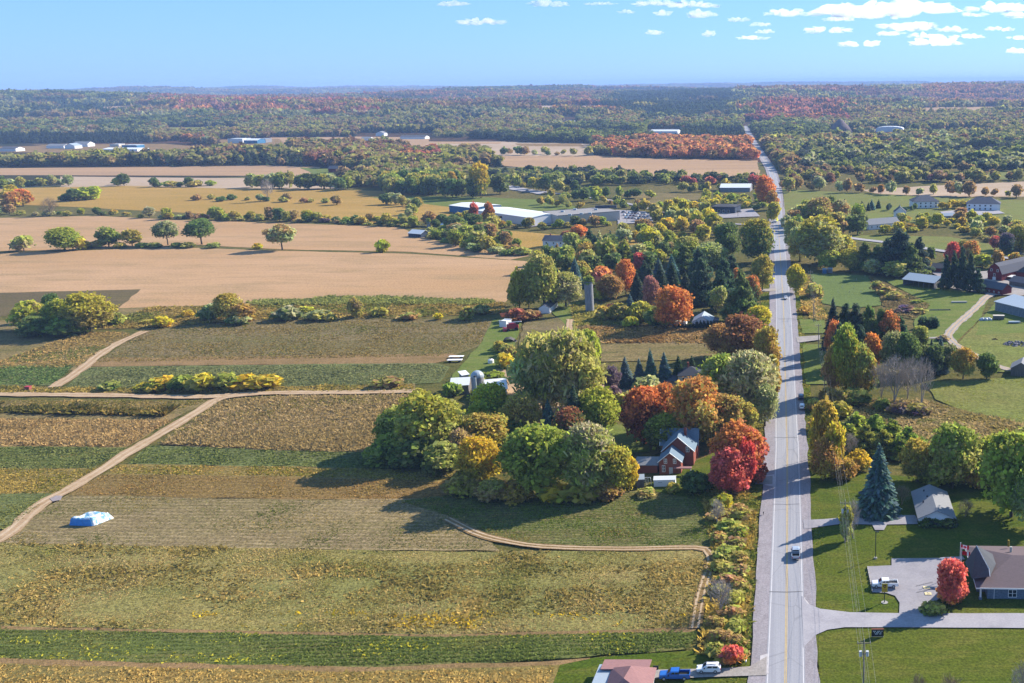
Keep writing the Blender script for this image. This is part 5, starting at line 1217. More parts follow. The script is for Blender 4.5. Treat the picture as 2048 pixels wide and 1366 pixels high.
def frame_of(pl, pr, z=0):
    """ground frame of a building front: left and right corner (px) -> matrix, width"""
    a, b = P(*pl), P(*pr)
    d = b - a
    return Matrix.Translation(a) @ Matrix.Rotation(math.atan2(d.y, d.x), 4, 'Z'), d.length
def gable_profile(kind, y0, y1, h, rh):
    m = (y0 + y1) / 2
    if kind == 'gambrel':
        q = (y1 - y0) * .2
        return [(y0, h), (y0 + q, h + rh * .68), (m, h + rh), (y1 - q, h + rh * .68), (y1, h)]
    return [(y0, h), (m, h + rh), (y1, h)]
def window(root, W_, D_, face, u, z, w, h, frame=m_trim, pane=m_glass, fw=.12, panes=1):
    """frame and pane set into a wall; u runs along the wall from its left end"""
    if face == 'f': o, ax, out = Vector((u, 0, z)), Vector((1, 0, 0)), Vector((0, -1, 0))
    elif face == 'b': o, ax, out = Vector((W_ - u, D_, z)), Vector((-1, 0, 0)), Vector((0, 1, 0))
    elif face == 'l': o, ax, out = Vector((0, D_ - u, z)), Vector((0, -1, 0)), Vector((-1, 0, 0))
    else: o, ax, out = Vector((W_, u, z)), Vector((0, 1, 0)), Vector((1, 0, 0))
    up = Vector((0, 0, 1))
    M = Matrix(((ax.x, up.x, out.x, o.x), (ax.y, up.y, out.y, o.y), (ax.z, up.z, out.z, o.z), (0, 0, 0, 1)))
    bm = bmesh.new()
    for x0, x1, y0, y1 in ((-w / 2, w / 2, h - fw, h), (-w / 2, w / 2, 0, fw), (-w / 2, -w / 2 + fw, fw, h - fw), (w / 2 - fw, w / 2, fw, h - fw)):
        box(bm, x0, x1, y0, y1, .0, .08, M)
    if panes == 2: box(bm, -fw / 2, fw / 2, fw, h - fw, 0, .07, M); 
    if panes == 2: box(bm, -w / 2 + fw, -fw / 2, h * .5 - fw / 3, h * .5 + fw / 3, 0, .065, M); box(bm, fw / 2, w / 2 - fw, h * .5 - fw / 3, h * .5 + fw / 3, 0, .065, M)
    f = bm_obj('window', bm, frame, root)
    bm = bmesh.new(); box(bm, -w / 2 + fw, w / 2 - fw, fw, h - fw, .004, .03, M)
    bm_obj('pane', bm, pane, f)
    return f
def door(root, W_, face, u, w, h, mat=m_door, D_=0):
    bm = bmesh.new()
    if face == 'f': box(bm, u - w / 2, u + w / 2, -.06, -.003, 0.02, h)
    elif face == 'l': box(bm, -.06, -.003, D_ - u - w / 2, D_ - u + w / 2, .02, h)
    else: box(bm, W_ + .003, W_ + .06, u - w / 2, u + w / 2, .02, h)
    return bm_obj('door', bm, mat, root)
def bld(name, label, cat, pl, pr, depth, h, roof='gable_x', rh=2.5, wall=m_white, rmat=m_rgrey, wins=(), doors=(), over=.4, group=None, chimney=None, th=.14, open_front=False, z=0, posts=0, lean=0):
    Mx, W_ = frame_of(pl, pr)
    root = empty(name, (0, 0, 0), label, cat, group)
    root.matrix_world = Mx @ Matrix.Translation((0, 0, z))
    D_ = depth
    bm = bmesh.new()
    if open_front:
        box(bm, 0, W_, D_ - .2, D_, 0, h - .02); box(bm, 0, .2, .2, D_ - .2, 0, h - .02); box(bm, W_ - .2, W_, .2, D_ - .2, 0, h - .02)
    else: box(bm, 0, W_, 0, D_, -.1, h - .02)
    gp = .03
    if roof in ('gable_y', 'gambrel_y'):
        pr_ = gable_profile('gambrel' if 'gam' in roof else 'g', gp, W_ - gp, h - .03, rh - .05)
        a = [bm.verts.new((x, .0 + gp, zz)) for x, zz in pr_]; b = [bm.verts.new((x, D_ - gp, zz)) for x, zz in pr_]
    elif roof in ('gable_x', 'gambrel_x'):
        pr_ = gable_profile('gambrel' if 'gam' in roof else 'g', gp, D_ - gp, h - .03, rh - .05)
        a = [bm.verts.new((gp, y, zz)) for y, zz in pr_]; b = [bm.verts.new((W_ - gp, y, zz)) for y, zz in pr_]
    else: a = None
    if a and not open_front:
        bm.faces.new(a); bm.faces.new(b[::-1])
        for i in range(len(a) - 1): bm.faces.new((a[i], a[i + 1], b[i + 1], b[i]))
        bm.faces.new((a[-1], a[0], b[0], b[-1]))
    bm_obj('wall', bm, wall, root)
    bm = bmesh.new()
    ov = over
    if roof.startswith(('gable', 'gambrel')):
        alongx = roof.endswith('x')
        s0, s1 = (0, D_) if alongx else (0, W_)
        L0, L1 = (-ov, W_ + ov) if alongx else (-ov, D_ + ov)
        pf = gable_profile('gambrel' if 'gam' in roof else 'g', s0, s1, h, rh)
        sl = (pf[1][1] - pf[0][1]) / (pf[1][0] - pf[0][0])
        pf = [(pf[0][0] - ov, pf[0][1] - ov * sl)] + pf[1:-1] + [(pf[-1][0] + ov, pf[-1][1] - ov * sl)]
        q = lambda s, l, zz: (l, s, zz) if alongx else (s, l, zz)
        for (sa, za), (sb, zb) in zip(pf, pf[1:]):
            v = [bm.verts.new(q(*c)) for c in ((sa, L0, za), (sb, L0, zb), (sb, L1, zb), (sa, L1, za), (sa, L0, za + th), (sb, L0, zb + th), (sb, L1, zb + th), (sa, L1, za + th))]
            for f in ((0, 1, 2, 3), (7, 6, 5, 4), (0, 4, 5, 1), (1, 5, 6, 2), (2, 6, 7, 3), (3, 7, 4, 0)): bm.faces.new([v[i] for i in f])
    elif roof == 'hip':
        m = min(W_, D_) / 2
        e = [(-ov, -ov, h), (W_ + ov, -ov, h), (W_ + ov, D_ + ov, h), (-ov, D_ + ov, h)]
        rdg = [(m, D_ / 2, h + rh), (W_ - m, D_ / 2, h + rh)] if W_ > D_ else [(W_ / 2, m, h + rh), (W_ / 2, D_ - m, h + rh)]
        v = [bm.verts.new(p) for p in e] + [bm.verts.new((p[0], p[1], h + th)) for p in e]
        r_ = [bm.verts.new(p) for p in rdg]
        for i in range(4): bm.faces.new((v[i], v[(i + 1) % 4], v[4 + (i + 1) % 4], v[4 + i]))
        bm.faces.new(v[:4][::-1])
        if W_ > D_: fs = ((4, 5, 'b', 'a'), (5, 6, 'b'), (6, 7, 'a', 'b'), (7, 4, 'a'))
        else: fs = ((4, 5, 'a'), (5, 6, 'b', 'a'), (6, 7, 'b'), (7, 4, 'a', 'b'))
        for f in fs: bm.faces.new([r_[0] if i == 'a' else r_[1] if i == 'b' else v[i] for i in f])
    elif roof == 'shed':
        v = [bm.verts.new(p) for p in ((-ov, -ov, h), (W_ + ov, -ov, h), (W_ + ov, D_ + ov, h + rh), (-ov, D_ + ov, h + rh))]
        u_ = [bm.verts.new((p.co.x, p.co.y, p.co.z + th)) for p in v]
        bm.faces.new(v[::-1]); bm.faces.new(u_)
        for i in range(4): bm.faces.new((v[i], v[(i + 1) % 4], u_[(i + 1) % 4], u_[i]))
    elif roof == 'arch':
        n = 10; pa = [(W_ / 2 - math.cos(math.pi * i / n) * (W_ / 2 + .05), h + math.sin(math.pi * i / n) * rh) for i in range(n + 1)]
        a = [bm.verts.new((x, -.1, zz)) for x, zz in pa]; b = [bm.verts.new((x, D_ + .1, zz)) for x, zz in pa]
        bm.faces.new(a); bm.faces.new(b[::-1])
        for i in range(n): bm.faces.new((a[i], b[i], b[i + 1], a[i + 1]))
    else:                                               # flat with parapet
        box(bm, -.05, W_ + .05, -.05, D_ + .05, h, h + .25)
        box(bm, -.12, W_ + .12, -.12, .15, h + .26, h + .6); box(bm, -.12, W_ + .12, D_ - .15, D_ + .12, h + .26, h + .6)
    bm_obj('roof', bm, rmat, root)
    for w in wins: window(root, W_, D_, *w)
    for d in doors: door(root, W_, *d, D_=D_)
    if chimney:
        for x, y, zb, zt in chimney: box_obj('chimney', x - .35, x + .35, y - .35, y + .35, zb, zt, m_brick, root)
    if posts:
        for i in range(posts + 1):
            x = W_ * i / posts
            box_obj('post', min(x, W_ - .2), min(x, W_ - .2) + .2, -.1, .1, 0, h, m_weath, root)
    return root, W_, D_
def row(face, n, W_, z, w, h, a=0, **k):
    return [(face, a + (W_ - a) * (i + .5) / n, z, w, h) for i in range(n)]

# ---- church hall
Mx, _ = frame_of((1951.4, 1204), (2048, 1205.5))
ch = empty('church_hall', (0, 0, 0), 'low church hall of grey stone with wide brown hipped roof and dark spire', 'church hall')
ch.matrix_world = Mx
CW, CD, CH = 34.0, 21.5, 3.2
box_obj('wall', 2.6, CW, 1.0, CD - .6, -.1, CH - .02, m_stone, ch)
box_obj('wall', .75, 2.6, 4.2, CD - .6, -.1, CH - .03, m_stone, ch)
bm = bmesh.new()
e = [(0, 0), (CW + .6, 0), (CW + .6, CD), (0, CD)]
v = [bm.verts.new((x, y, CH)) for x, y in e] + [bm.verts.new((x, y, CH + .22)) for x, y in e]
r1, r2 = bm.verts.new((9.5, CD / 2, CH + 3.0)), bm.verts.new((CW - 8, CD / 2, CH + 3.0))
for i in range(4): bm.faces.new((v[i], v[(i + 1) % 4], v[4 + (i + 1) % 4], v[4 + i]))
bm.faces.new(v[:4][::-1])
for f in ((v[4], v[5], r2, r1), (v[5], v[6], r2), (v[6], v[7], r1, r2), (v[7], v[4], r1)): bm.faces.new(f)
bm_obj('roof', bm, m_rbrown, ch)
bm = bmesh.new()                                        # eave board
for x0, x1, y0, y1 in ((-.06, CW + .66, -.06, -.004), (-.06, -.004, -.004, CD + .06)): box(bm, x0, x1, y0, y1, CH - .05, CH + .26)
bm_obj('eave_board', bm, m_trim, ch)
inv = Mx.inverted()
def chp(px, py, z): return inv @ P(px, py, z)
sp = [chp(1930, 1124, 3.7), chp(1944, 1158, 3.9), chp(1980, 1153, 5.6), chp(1978, 1138, 6.6), chp(1953, 1091, 10.5)]
bk = [chp(1992, 1128, 5.4), chp(1985, 1108, 5.6)]
bm = bmesh.new(); vv = [bm.verts.new(p) for p in sp + bk]
bm.faces.new(vv[:5]); bm.faces.new((vv[4], vv[3], vv[5])); bm.faces.new((vv[3], vv[2], vv[5])); bm.faces.new((vv[4], vv[5], vv[6])); bm.faces.new((vv[4], vv[6], vv[0])); bm.faces.new((vv[0], vv[6], vv[5], vv[2], vv[1]))
bm_obj('spire', bm, roof_mat('spire_shingles', '6c7078', .5), ch)
bm = bmesh.new(); tube(bm, [sp[4], sp[3], sp[2]], .1, 4); bm_obj('spire_trim', bm, m_trim, ch)
window(ch, CW, CD, 'f', 8.1, .75, 1.9, 1.9, panes=2).location.y = 1.0
window(ch, CW, CD, 'f', 17, .75, 1.9, 1.9, panes=2).location.y = 1.0
box_obj('porch_post', .9, 1.25, .5, .85, .9, CH, m_trim, ch); box_obj('post_base', .75, 1.4, .35, 1.0, 0, .9, m_stone, ch)
cyl_obj('downpipe', 4.1, .93, .05, CH, .06, m_trim, ch, 6)
m_vent = plain('roof_vent_metal', A('d8d4c8', .6), .4, .5, .05)
p = chp(2022, 1099, 5.9); cyl_obj('roof_vent', p.x, p.y, 5.3, 6.6, .3, m_vent, ch, 8)
p = chp(2017, 1088, 5.2); cyl_obj('roof_vent', p.x, p.y, 4.6, 6.2, .25, plain('yellow_vent', A('b8a030', .5)), ch, 8)
# ---- bungalow
bg_, bw, bd = bld('bungalow', 'grey-roofed bungalow behind clipped shrubs beside the big blue spruce', 'house', (1839, 1054), (1907, 1054), 17.0, 2.7, 'gable_y', 1.9, m_white, m_rgrey, wins=[('f', 2.2, 1, 1.3, 1.2), ('f', 6, 1, 1.3, 1.2)] + row('l', 4, 16, .9, 1.4, 1.2), doors=[('f', 4.2, .95, 2.05)], over=.6)
for x, y in ((2.6, 14.5), (3, 10.2), (1.7, 7.6)): box_obj('roof_vent', x - .18, x + .18, y - .18, y + .18, 3.0, 4.2 + (x - 1.7) * .2, m_rdark, bg_)
cyl_obj('downpipe', -.1, -.1, 0, 2.6, .07, m_trim, bg_, 6)
# ---- brick farmhouse: cross-gabled
Mf, fw_ = frame_of((1319, 949), (1361, 949))
fh = empty('brick_farmhouse', (0, 0, 0), 'red brick farmhouse with steep blue-grey gabled roofs and white trim', 'house')
fh.matrix_world = Mf
def wing(root, x0, x1, y0, y1, h, rh, wall, rm, ov=.45, tag_='wall', along='y'):
    bm = bmesh.new(); box(bm, x0, x1, y0, y1, -.1, h - .02)
    c = (x0 + x1) / 2 if along == 'y' else (y0 + y1) / 2
    if along == 'y':
        a = [bm.verts.new(p) for p in ((x0 + .02, y0 + .02, h - .03), (c, y0 + .02, h + rh - .06), (x1 - .02, y0 + .02, h - .03))]; b = [bm.verts.new((q.co.x, y1 - .02, q.co.z)) for q in a]
    else:
        a = [bm.verts.new(p) for p in ((x0 + .02, y0 + .02, h - .03), (x0 + .02, c, h + rh - .06), (x0 + .02, y1 - .02, h - .03))]; b = [bm.verts.new((x1 - .02, q.co.y, q.co.z)) for q in a]
    bm.faces.new(a); bm.faces.new(b[::-1]); bm.faces.new((a[0], a[1], b[1], b[0])); bm.faces.new((a[1], a[2], b[2], b[1])); bm.faces.new((a[2], a[0], b[0], b[2]))
    bm_obj(tag_, bm, wall, root)
    half = ((x1 - x0) if along == 'y' else (y1 - y0)) / 2; dz = ov * rh / half
    bm = bmesh.new(); tr = bmesh.new()
    for s in (-1, 1):
        e, t = c + s * (half + ov), .14
        if along == 'y': q = [(e, y0 - ov, h - dz), (c, y0 - ov, h + rh), (c, y1 + ov, h + rh), (e, y1 + ov, h - dz)]
        else: q = [(x0 - ov, e, h - dz), (x0 - ov, c, h + rh), (x1 + ov, c, h + rh), (x1 + ov, e, h - dz)]
        v = [bm.verts.new(p) for p in q] + [bm.verts.new((p[0], p[1], p[2] + t)) for p in q]
        for f in ((0, 1, 2, 3), (7, 6, 5, 4), (0, 4, 5, 1), (1, 5, 6, 2), (2, 6, 7, 3), (3, 7, 4, 0)): bm.faces.new([v[i] for i in f])
        tube(tr, [Vector(q[0]) + Vector((0, 0, .02)), Vector(q[1]) + Vector((0, 0, .02))], .13, 4)
    bm_obj('roof', bm, rm, root); bm_obj('gable_trim', tr, m_trim, root)
wing(fh, 0, 6.4, 0, 6.5, 4.2, 2.6, m_brick, m_rshade)
wing(fh, .2, 9.4, 6.5, 13.5, 5.2, 4.2, m_brick, m_rshade)
wing(fh, -1.2, 9.8, 13.55, 19, 4.8, 3.9, m_brick, m_rshade, along='x')
for u, z in ((1.9, 3.4), (4.6, 3.4)): window(fh, 6.4, 6.5, 'f', u, z, .95, 1.5, panes=2)
window(fh, 6.4, 6.5, 'f', 1.3, .8, .95, 2.1, panes=2)
window(fh, 9.4, 6.5, 'f', 7.7, 4.6, 1.0, 1.7, panes=2).location.y = 6.5
door(fh, 6.4, 'f', 3.4, 1.1, 2.2)
box_obj('porch_roof', 4.4, 9.6, -1.6, 0, 2.35, 2.55, m_rpink, fh); box_obj('porch_post', 9.3, 9.5, -1.5, -1.3, 0, 2.35, m_trim, fh)
box_obj('chimney', 6.1, 6.8, 11.8, 12.5, 7, 10.4, m_brick, fh)
bld('side_wing', 'low grey-roofed wing at the side of the brick farmhouse', 'outbuilding', (1274, 946), (1315, 946), 6, 2.6, 'gable_x', 1.3, m_brick, m_rgrey)
bld('garden_shed', 'white garden shed in front of the brick farmhouse', 'shed', (1308, 976), (1351, 975), 3.0, 2.3, 'gable_x', .5, m_white, m_rwhite, wins=[('f', 1.8, 1.5, 1.4, .35)], over=.12)
bld('grey_shed', 'small grey shed beside the golden tree and white swing frame', 'shed', (1274, 977), (1289, 976), 4.0, 2.6, 'gable_x', .7, m_weath, m_rmetal, over=.15)
sw = empty('swing_frame', P(1293, 972), 'white metal swing frame between the two sheds', 'swing frame')
bm = bmesh.new(); tube(bm, [(-.8, 0, 0), (-.5, 0, 2.6), (1.2, 0, 2.6), (1.5, 0, 0)], .09, 5); bm_obj('frame', bm, m_trim, sw)
bm = bmesh.new(); tube(bm, [(-.1, 0, 2.55), (-.1, 0, .6), (.5, 0, .6), (.5, 0, 2.55)], .05, 4); bm_obj('swing', bm, m_trim, sw)
# ---- pink-roofed house at the bottom edge
Mh, hw = frame_of((1206, 1424), (1300, 1424))
ph = empty('pink_roofed_house', (0, 0, 0), 'house with pink-brown shingle roof at the lower frame edge', 'house'); ph.matrix_world = Mh
box_obj('wall', .4, hw - .4, .4, 9.6, -.1, 2.8, m_cream, ph)
bm = bmesh.new()
v = [bm.verts.new(p) for p in ((0, 0, 2.8), (hw, 0, 2.8), (hw, 10, 2.8), (0, 10, 2.8))]; w_ = [bm.verts.new((q.co.x, q.co.y, 2.98)) for q in v]
r1, r2 = bm.verts.new((hw * .42, 2.6, 5.3)), bm.verts.new((hw * .5, 6.8, 5.3))
bm.faces.new(v[::-1])
for i in range(4): bm.faces.new((v[i], v[(i + 1) % 4], w_[(i + 1) % 4], w_[i]))
for f in ((w_[0], w_[1], r1), (w_[1], w_[2], r2, r1), (w_[2], w_[3], r2), (w_[3], w_[0], r1, r2)): bm.faces.new(f)
bm_obj('roof', bm, m_rpink, ph)
box_obj('roof_vent', 2.4, 4.2, 2.6, 3.0, 4.1, 4.5, m_rbrown, ph)
box_obj('wall', -1.6, 6.6, 9.62, 13, -.1, 2.6, m_cream, ph)
bm = bmesh.new(); v = [bm.verts.new(p) for p in ((-2, 9.0, 3.3), (7.2, 9.0, 3.3), (7.2, 13.4, 2.7), (-2, 13.4, 2.7), (-2, 9.0, 3.1), (7.2, 9.0, 3.1), (7.2, 13.4, 2.5), (-2, 13.4, 2.5))]
for f in ((0, 1, 2, 3), (7, 6, 5, 4), (0, 4, 5, 1), (1, 5, 6, 2), (2, 6, 7, 3), (3, 7, 4, 0)): bm.faces.new([v[i] for i in f])
bm_obj('roof', bm, m_rpink, ph)
bld('lean_to', 'grey metal lean-to against the pink-roofed house', 'outbuilding', (1173, 1423), (1202, 1424), 11, 2.3, 'shed', .5, m_bluew, m_rmetal, over=.15)
box_obj('porch_roof', hw + .02, hw + 3, .6, 2.4, 2.5, 2.66, m_rpink, ph)
# ---- farmstead
bld('barn', 'white-roofed barn beside the domed silo', 'barn', (903, 790), (938, 788), 9, 3.6, 'gable_x', 1.6, m_weath, m_rwhite)
bld('barn', 'long white-roofed barn half hidden right of the domed silo', 'barn', (972, 802), (1015, 798), 14, 4, 'gable_x', 2, m_white, m_rwhite)
bld('tool_shed', 'small purple-grey shed behind the white-roofed barn', 'shed', (926, 764), (938, 762), 4, 2.6, 'shed', .6, m_grey, m_rwhite)
m_silo = plain('silo_concrete', A('a8aab0', .6), .8, .2, .2, 1.0, stretch=(1, 1, .3))
def silo(name, label, px, by, ty, wpx, dome):
    p = P(px, by); r = wpx / S(p) / 2; H_ = top_height(p, ty)
    s = empty(name, p, label, 'silo')
    hb = H_ - (r if dome else .2)
    cyl_obj('barrel', 0, 0, -.1, hb, r, m_silo, s, 28)
    bm = bmesh.new()
    for k in range(int(hb / .9)): tube(bm, [(math.cos(a) * (r + .02), math.sin(a) * (r + .02), .6 + k * .9) for a in [i * math.pi / 14 for i in range(29)]], .035, 3, False)
    bm_obj('hoop', bm, m_silo, s)
    if dome:
        bm = bmesh.new(); n, m = 24, 7; rings = []
        for j in range(m):
            a = j / m * math.pi / 2
            rings.append([bm.verts.new((math.cos(t) * r * 1.03 * math.cos(a) * (1 + .025 * (i % 2)), math.sin(t) * r * 1.03 * math.cos(a) * (1 + .025 * (i % 2)), hb + math.sin(a) * r)) for i, t in enumerate([2 * math.pi * i / n for i in range(n)])])
        tp = bm.verts.new((0, 0, hb + r))
        for a, b in zip(rings, rings[1:]):
            for i in range(n): bm.faces.new((a[i], a[(i + 1) % n], b[(i + 1) % n], b[i]))
        for i in range(n): bm.faces.new((rings[-1][i], rings[-1][(i + 1) % n], tp))
        bm_obj('dome', bm, m_rmetal, s)
        cyl_obj('chute', -.15, -r - .45, 0, hb + .4, .5, m_rmetal, s, 10)
        box_obj('hatch', -.5, .2, -r - .5, -r * .8, hb + .42, hb + 1.0, m_rdark, s)
    else:
        me = crown_mesh('ivy', [(0, 0, .5, .5, .5, .5), (.2, 0, .7, .3, .3, .35)], 500, .2, 77)
        o = bpy.data.objects.new('ivy', me); o.scale = (r * 2.3, r * 2.3, 4.2); o.location = (0, .2, hb - 1.8); o.color = (*hue('deep'), 1); o['tip'] = list(hue('green')); link(o, s)
    return s
silo('silo', 'domed grey silo with white chute in the grove', 960, 818, 741, 25, True)
silo('silo', 'old roofless concrete silo topped with ivy', 1180, 625, 562, 17, False)
bld('ruined_shed', 'ruined white shed with grey roof before the olive tree', 'shed', (1078, 627), (1100, 627), 16, 2.8, 'gable_y', 1.6, m_white, m_rslate, over=.1)
bld('box_trailer', 'white box trailer behind the red farm machine', 'trailer', (999, 655), (1013, 656), 4.5, 2.8, 'flat', 0, m_white, m_rwhite, over=0)
bld('small_white_house', 'small white house with pale roof behind a cedar row', 'house', (1385, 656), (1423, 656), 11, 2.9, 'gable_y', 2.6, m_white, m_rmetal, wins=[('f', 2.5, 1, 1, 1.2), ('f', 7, 1, 1, 1.2)])
bld('garage', 'white garage under the brilliant orange maple', 'garage', (1331, 653), (1372, 653), 5, 2.5, 'gable_x', .8, m_white, m_rwhite)
bld('porch', 'white railed porch at the right of the small white house', 'porch', (1424, 653), (1436, 653), 6, 2.4, 'flat', 0, m_white, m_rslate, open_front=True, posts=2, over=0)
bld('dark_roofed_house', 'two-storey house with dark roof before the spruce row', 'house', (1357, 779), (1406, 778), 9, 5.2, 'hip', 2.6, m_cream, m_rdark, wins=[('f', 2, 3.4, 1, 1.3), ('f', 5.5, 3.4, 1, 1.3)], chimney=[(3.6, 4.5, 6.5, 9.3)])
bld('annex', 'grey-roofed annex left of the dark-roofed house', 'outbuilding', (1334, 776), (1357, 777), 6, 2.9, 'gable_x', 1.2, m_grey, m_rslate)
# ---- right farm
bld('metal_barn', 'open-fronted barn with pale blue metal roof by the dark pines', 'barn', (1806, 572), (1868, 580), 15, 4, 'gable_x', 2.4, m_grey, m_rmetal, open_front=True, posts=6, over=.6)
bld('gambrel_barn', 'red gambrel-roofed barn with white trimmed gable', 'barn', (1975, 560), (2003, 564), 30, 5, 'gambrel_y', 5.2, m_redb, m_rslate, wins=[('f', 2.4, 5.4, 1.3, 1.5), ('f', 6.5, 5.4, 1.3, 1.5), ('f', 4.4, 2.6, 1.3, 1.8)], doors=[('f', 4.4, 2.2, 2.3, m_trim)])
bld('long_barn', 'long low red barn with dark roof beside the lane', 'barn', (1955, 583), (2004, 592), 8, 3.4, 'gable_x', 2.6, m_redb, m_rslate, wins=row('f', 5, 16, 1.2, .9, .8))
bld('dark_barn', 'dark-roofed shed behind the tall pines of the farm', 'shed', (1862, 545), (1890, 547), 9, 3, 'gable_x', 2, m_redb, m_rdark)
bld('stable', 'grey-roofed stable at the right frame edge beyond the lane', 'stable', (2018, 572), (2075, 582), 9, 3, 'gable_x', 2.2, m_weath, m_rslate)
bld('black_barn', 'dark blue hipped-roof shed behind the stable', 'shed', (2032, 556), (2080, 560), 10, 3.5, 'hip', 4, m_redb, m_rdark)
bld('market_stall', 'white-topped stall beside the gambrel barn', 'stall', (2004, 560), (2024, 562), 4, 2.2, 'shed', .4, m_white, m_rwhite, open_front=True, posts=2)
# slatted cattle barn: every board of the open wall is a piece of its own
Ms, ws = frame_of((1990, 622), (2085, 646))
cb = empty('slatted_barn', (0, 0, 0), 'pale metal-roofed barn with horizontally slatted front wall', 'barn'); cb.matrix_world = Ms
box_obj('wall', 0, ws, 12, 12.2, 0, 5, m_grey, cb); box_obj('wall', 0, .2, .3, 11.98, 0, 4.4, m_grey, cb)
for k in range(8): box_obj('plank', 0, ws, -.12, .0, .35 + k * .55, .62 + k * .55, m_rmetal, cb)
for k in range(9): box_obj('post', ws * k / 8 - .1, ws * k / 8 + .1, .004, .22, 0, 4.7, m_weath, cb)
box_obj('back_board', 0, ws, .6, .7, 0, 4.5, m_dkblue, cb)
bm = bmesh.new(); v = [bm.verts.new(p) for p in ((-.6, -.6, 4.7), (ws + .6, -.6, 4.7), (ws + .6, 12.8, 6.8), (-.6, 12.8, 6.8), (-.6, -.6, 4.9), (ws + .6, -.6, 4.9), (ws + .6, 12.8, 7.0), (-.6, 12.8, 7.0))]
for f in ((3, 2, 1, 0), (4, 5, 6, 7), (0, 1, 5, 4), (1, 2, 6, 5), (2, 3, 7, 6), (3, 0, 4, 7)): bm.faces.new([v[i] for i in f])
bm_obj('roof', bm, m_rmetal, cb)
bld('grey_barn', 'small weathered grey barn at the right frame edge by the pasture', 'barn', (2021, 751), (2062, 754), 8, 3, 'gable_y', 2.4, m_weath, m_rgrey)
# ---- crossroads and beyond
WH = [('white_warehouse', 'flat white-roofed warehouse with blue walls, further back', (899, 424), (950, 430), 28, 6, 'gable_x', 1.2, m_bluew, m_rwhite, ()),
 ('white_warehouse', 'long white-roofed warehouse with pale blue gable wall', (955, 436), (1062, 452), 30, 6.5, 'gable_x', 1.6, m_white, m_rwhite, [('f', 36, 2.6, 6, 2.2)]),
 ('grey_warehouse', 'big flat-roofed grey warehouse by the car park', (1117, 451), (1240, 441), 36, 7.5, 'flat', 0, m_cream, m_rflat, ())]
for n, l, a, b, d, h, r, rh, w, m, wi in WH: bld(n, l, 'warehouse', a, b, d, h, r, rh, w, m, wins=wi)
for i, (px, py) in enumerate(((1125, 424), (1150, 420), (1163, 429), (1192, 420), (1180, 428), (1140, 431))):
    p = P(px, py, 7.8); o = box_obj('roof_unit', -1.3, 1.3, -1, 1, 0, 1.3, m_rmetal, None); o.location = p
    tag(o, f'rooftop air unit on the grey warehouse, {ORD[i]} of six counted from the left back', 'air unit', 'air units on the grey warehouse roof')
p = P(1212, 416, 7.8); o = box_obj('roof_screen', -9, 9, -1, 1, 0, 2.2, m_dkblue, None); o.location = p; tag(o, 'dark blue screen along the roof end of the grey warehouse', 'roof screen')
bld('dark_blue_building', 'dark blue flat building beside the crossroads car park', 'building', (1424, 427), (1470, 428), 18, 6, 'hip', 1.6, m_dkblue, m_rdark, wins=row('f', 4, 17, 1, 2.6, 2.4), over=.8)
bld('long_white_shed', 'long white-roofed shed beside the orange far maples', 'shed', (1440, 384), (1500, 384), 24, 4.5, 'gable_x', 3, m_grey, m_rwhite)
bld('white_grey_house', 'white and grey house beside the orange maple in mid hedges', 'house', (1086, 495), (1128, 496), 10, 5, 'gable_x', 3, m_white, m_rslate, wins=row('f', 3, 16, 2.6, 1.2, 1.4), chimney=[(4, 5, 7, 9.2)])
bld('barn_ruin', 'small dark shed with white roof on the tan field edge', 'shed', (817, 474), (842, 476), 9, 3, 'gable_x', 2.2, m_dkblue, m_rwhite)
bld('white_roofed_shed', 'small white-roofed shed in the trees by the tan field', 'shed', (882, 458), (902, 460), 9, 3.4, 'gable_x', 2.6, m_weath, m_rwhite)
silo('silo', 'short ruined silo stump beside the white-roofed shed', 858, 458, 443, 7, False)
bld('red_barn', 'small red barn on the far lawn', 'barn', (657, 345), (679, 345), 10, 5, 'gable_x', 3.4, m_redb, m_rslate)
bld('far_house', 'grey-roofed house behind golden trees by the golden field', 'house', (712, 360), (752, 362), 14, 4, 'gable_x', 4, m_cream, m_rslate)
for a, b, l in (((1826, 417), (1878, 416), 'large white house with grey hip roof behind the golden row'), ((1933, 421), (2000, 422), 'large white house with grey hip roof nearer the frame edge')):
    bld('twin_house', l, 'house', a, b, 16, 6, 'hip', 5, m_white, m_rslate, wins=row('f', 5, 23, 3.6, 1.6, 1.6) + row('f', 5, 23, .8, 1.6, 1.8), over=.6, group='twin houses')
bld('greenhouse', 'long pale blue greenhouse below the twin houses', 'greenhouse', (1876, 438), (1912, 437), 7, 2.4, 'gable_x', 1.8, m_rmetal, m_rmetal)
bld('grey_roofed_house', 'white house with long grey roof among trees by the side road', 'house', (1738, 460), (1800, 455), 12, 4, 'gable_x', 3.6, m_white, m_rgrey, wins=row('f', 4, 20, 1.4, 1.2, 1.4))
bld('gabled_house', 'pale gabled house behind the grey-roofed house', 'house', (1788, 436), (1812, 436), 10, 5, 'gable_y', 4, m_white, m_rslate, wins=row('f', 2, 9, 2.5, 1, 1.4))
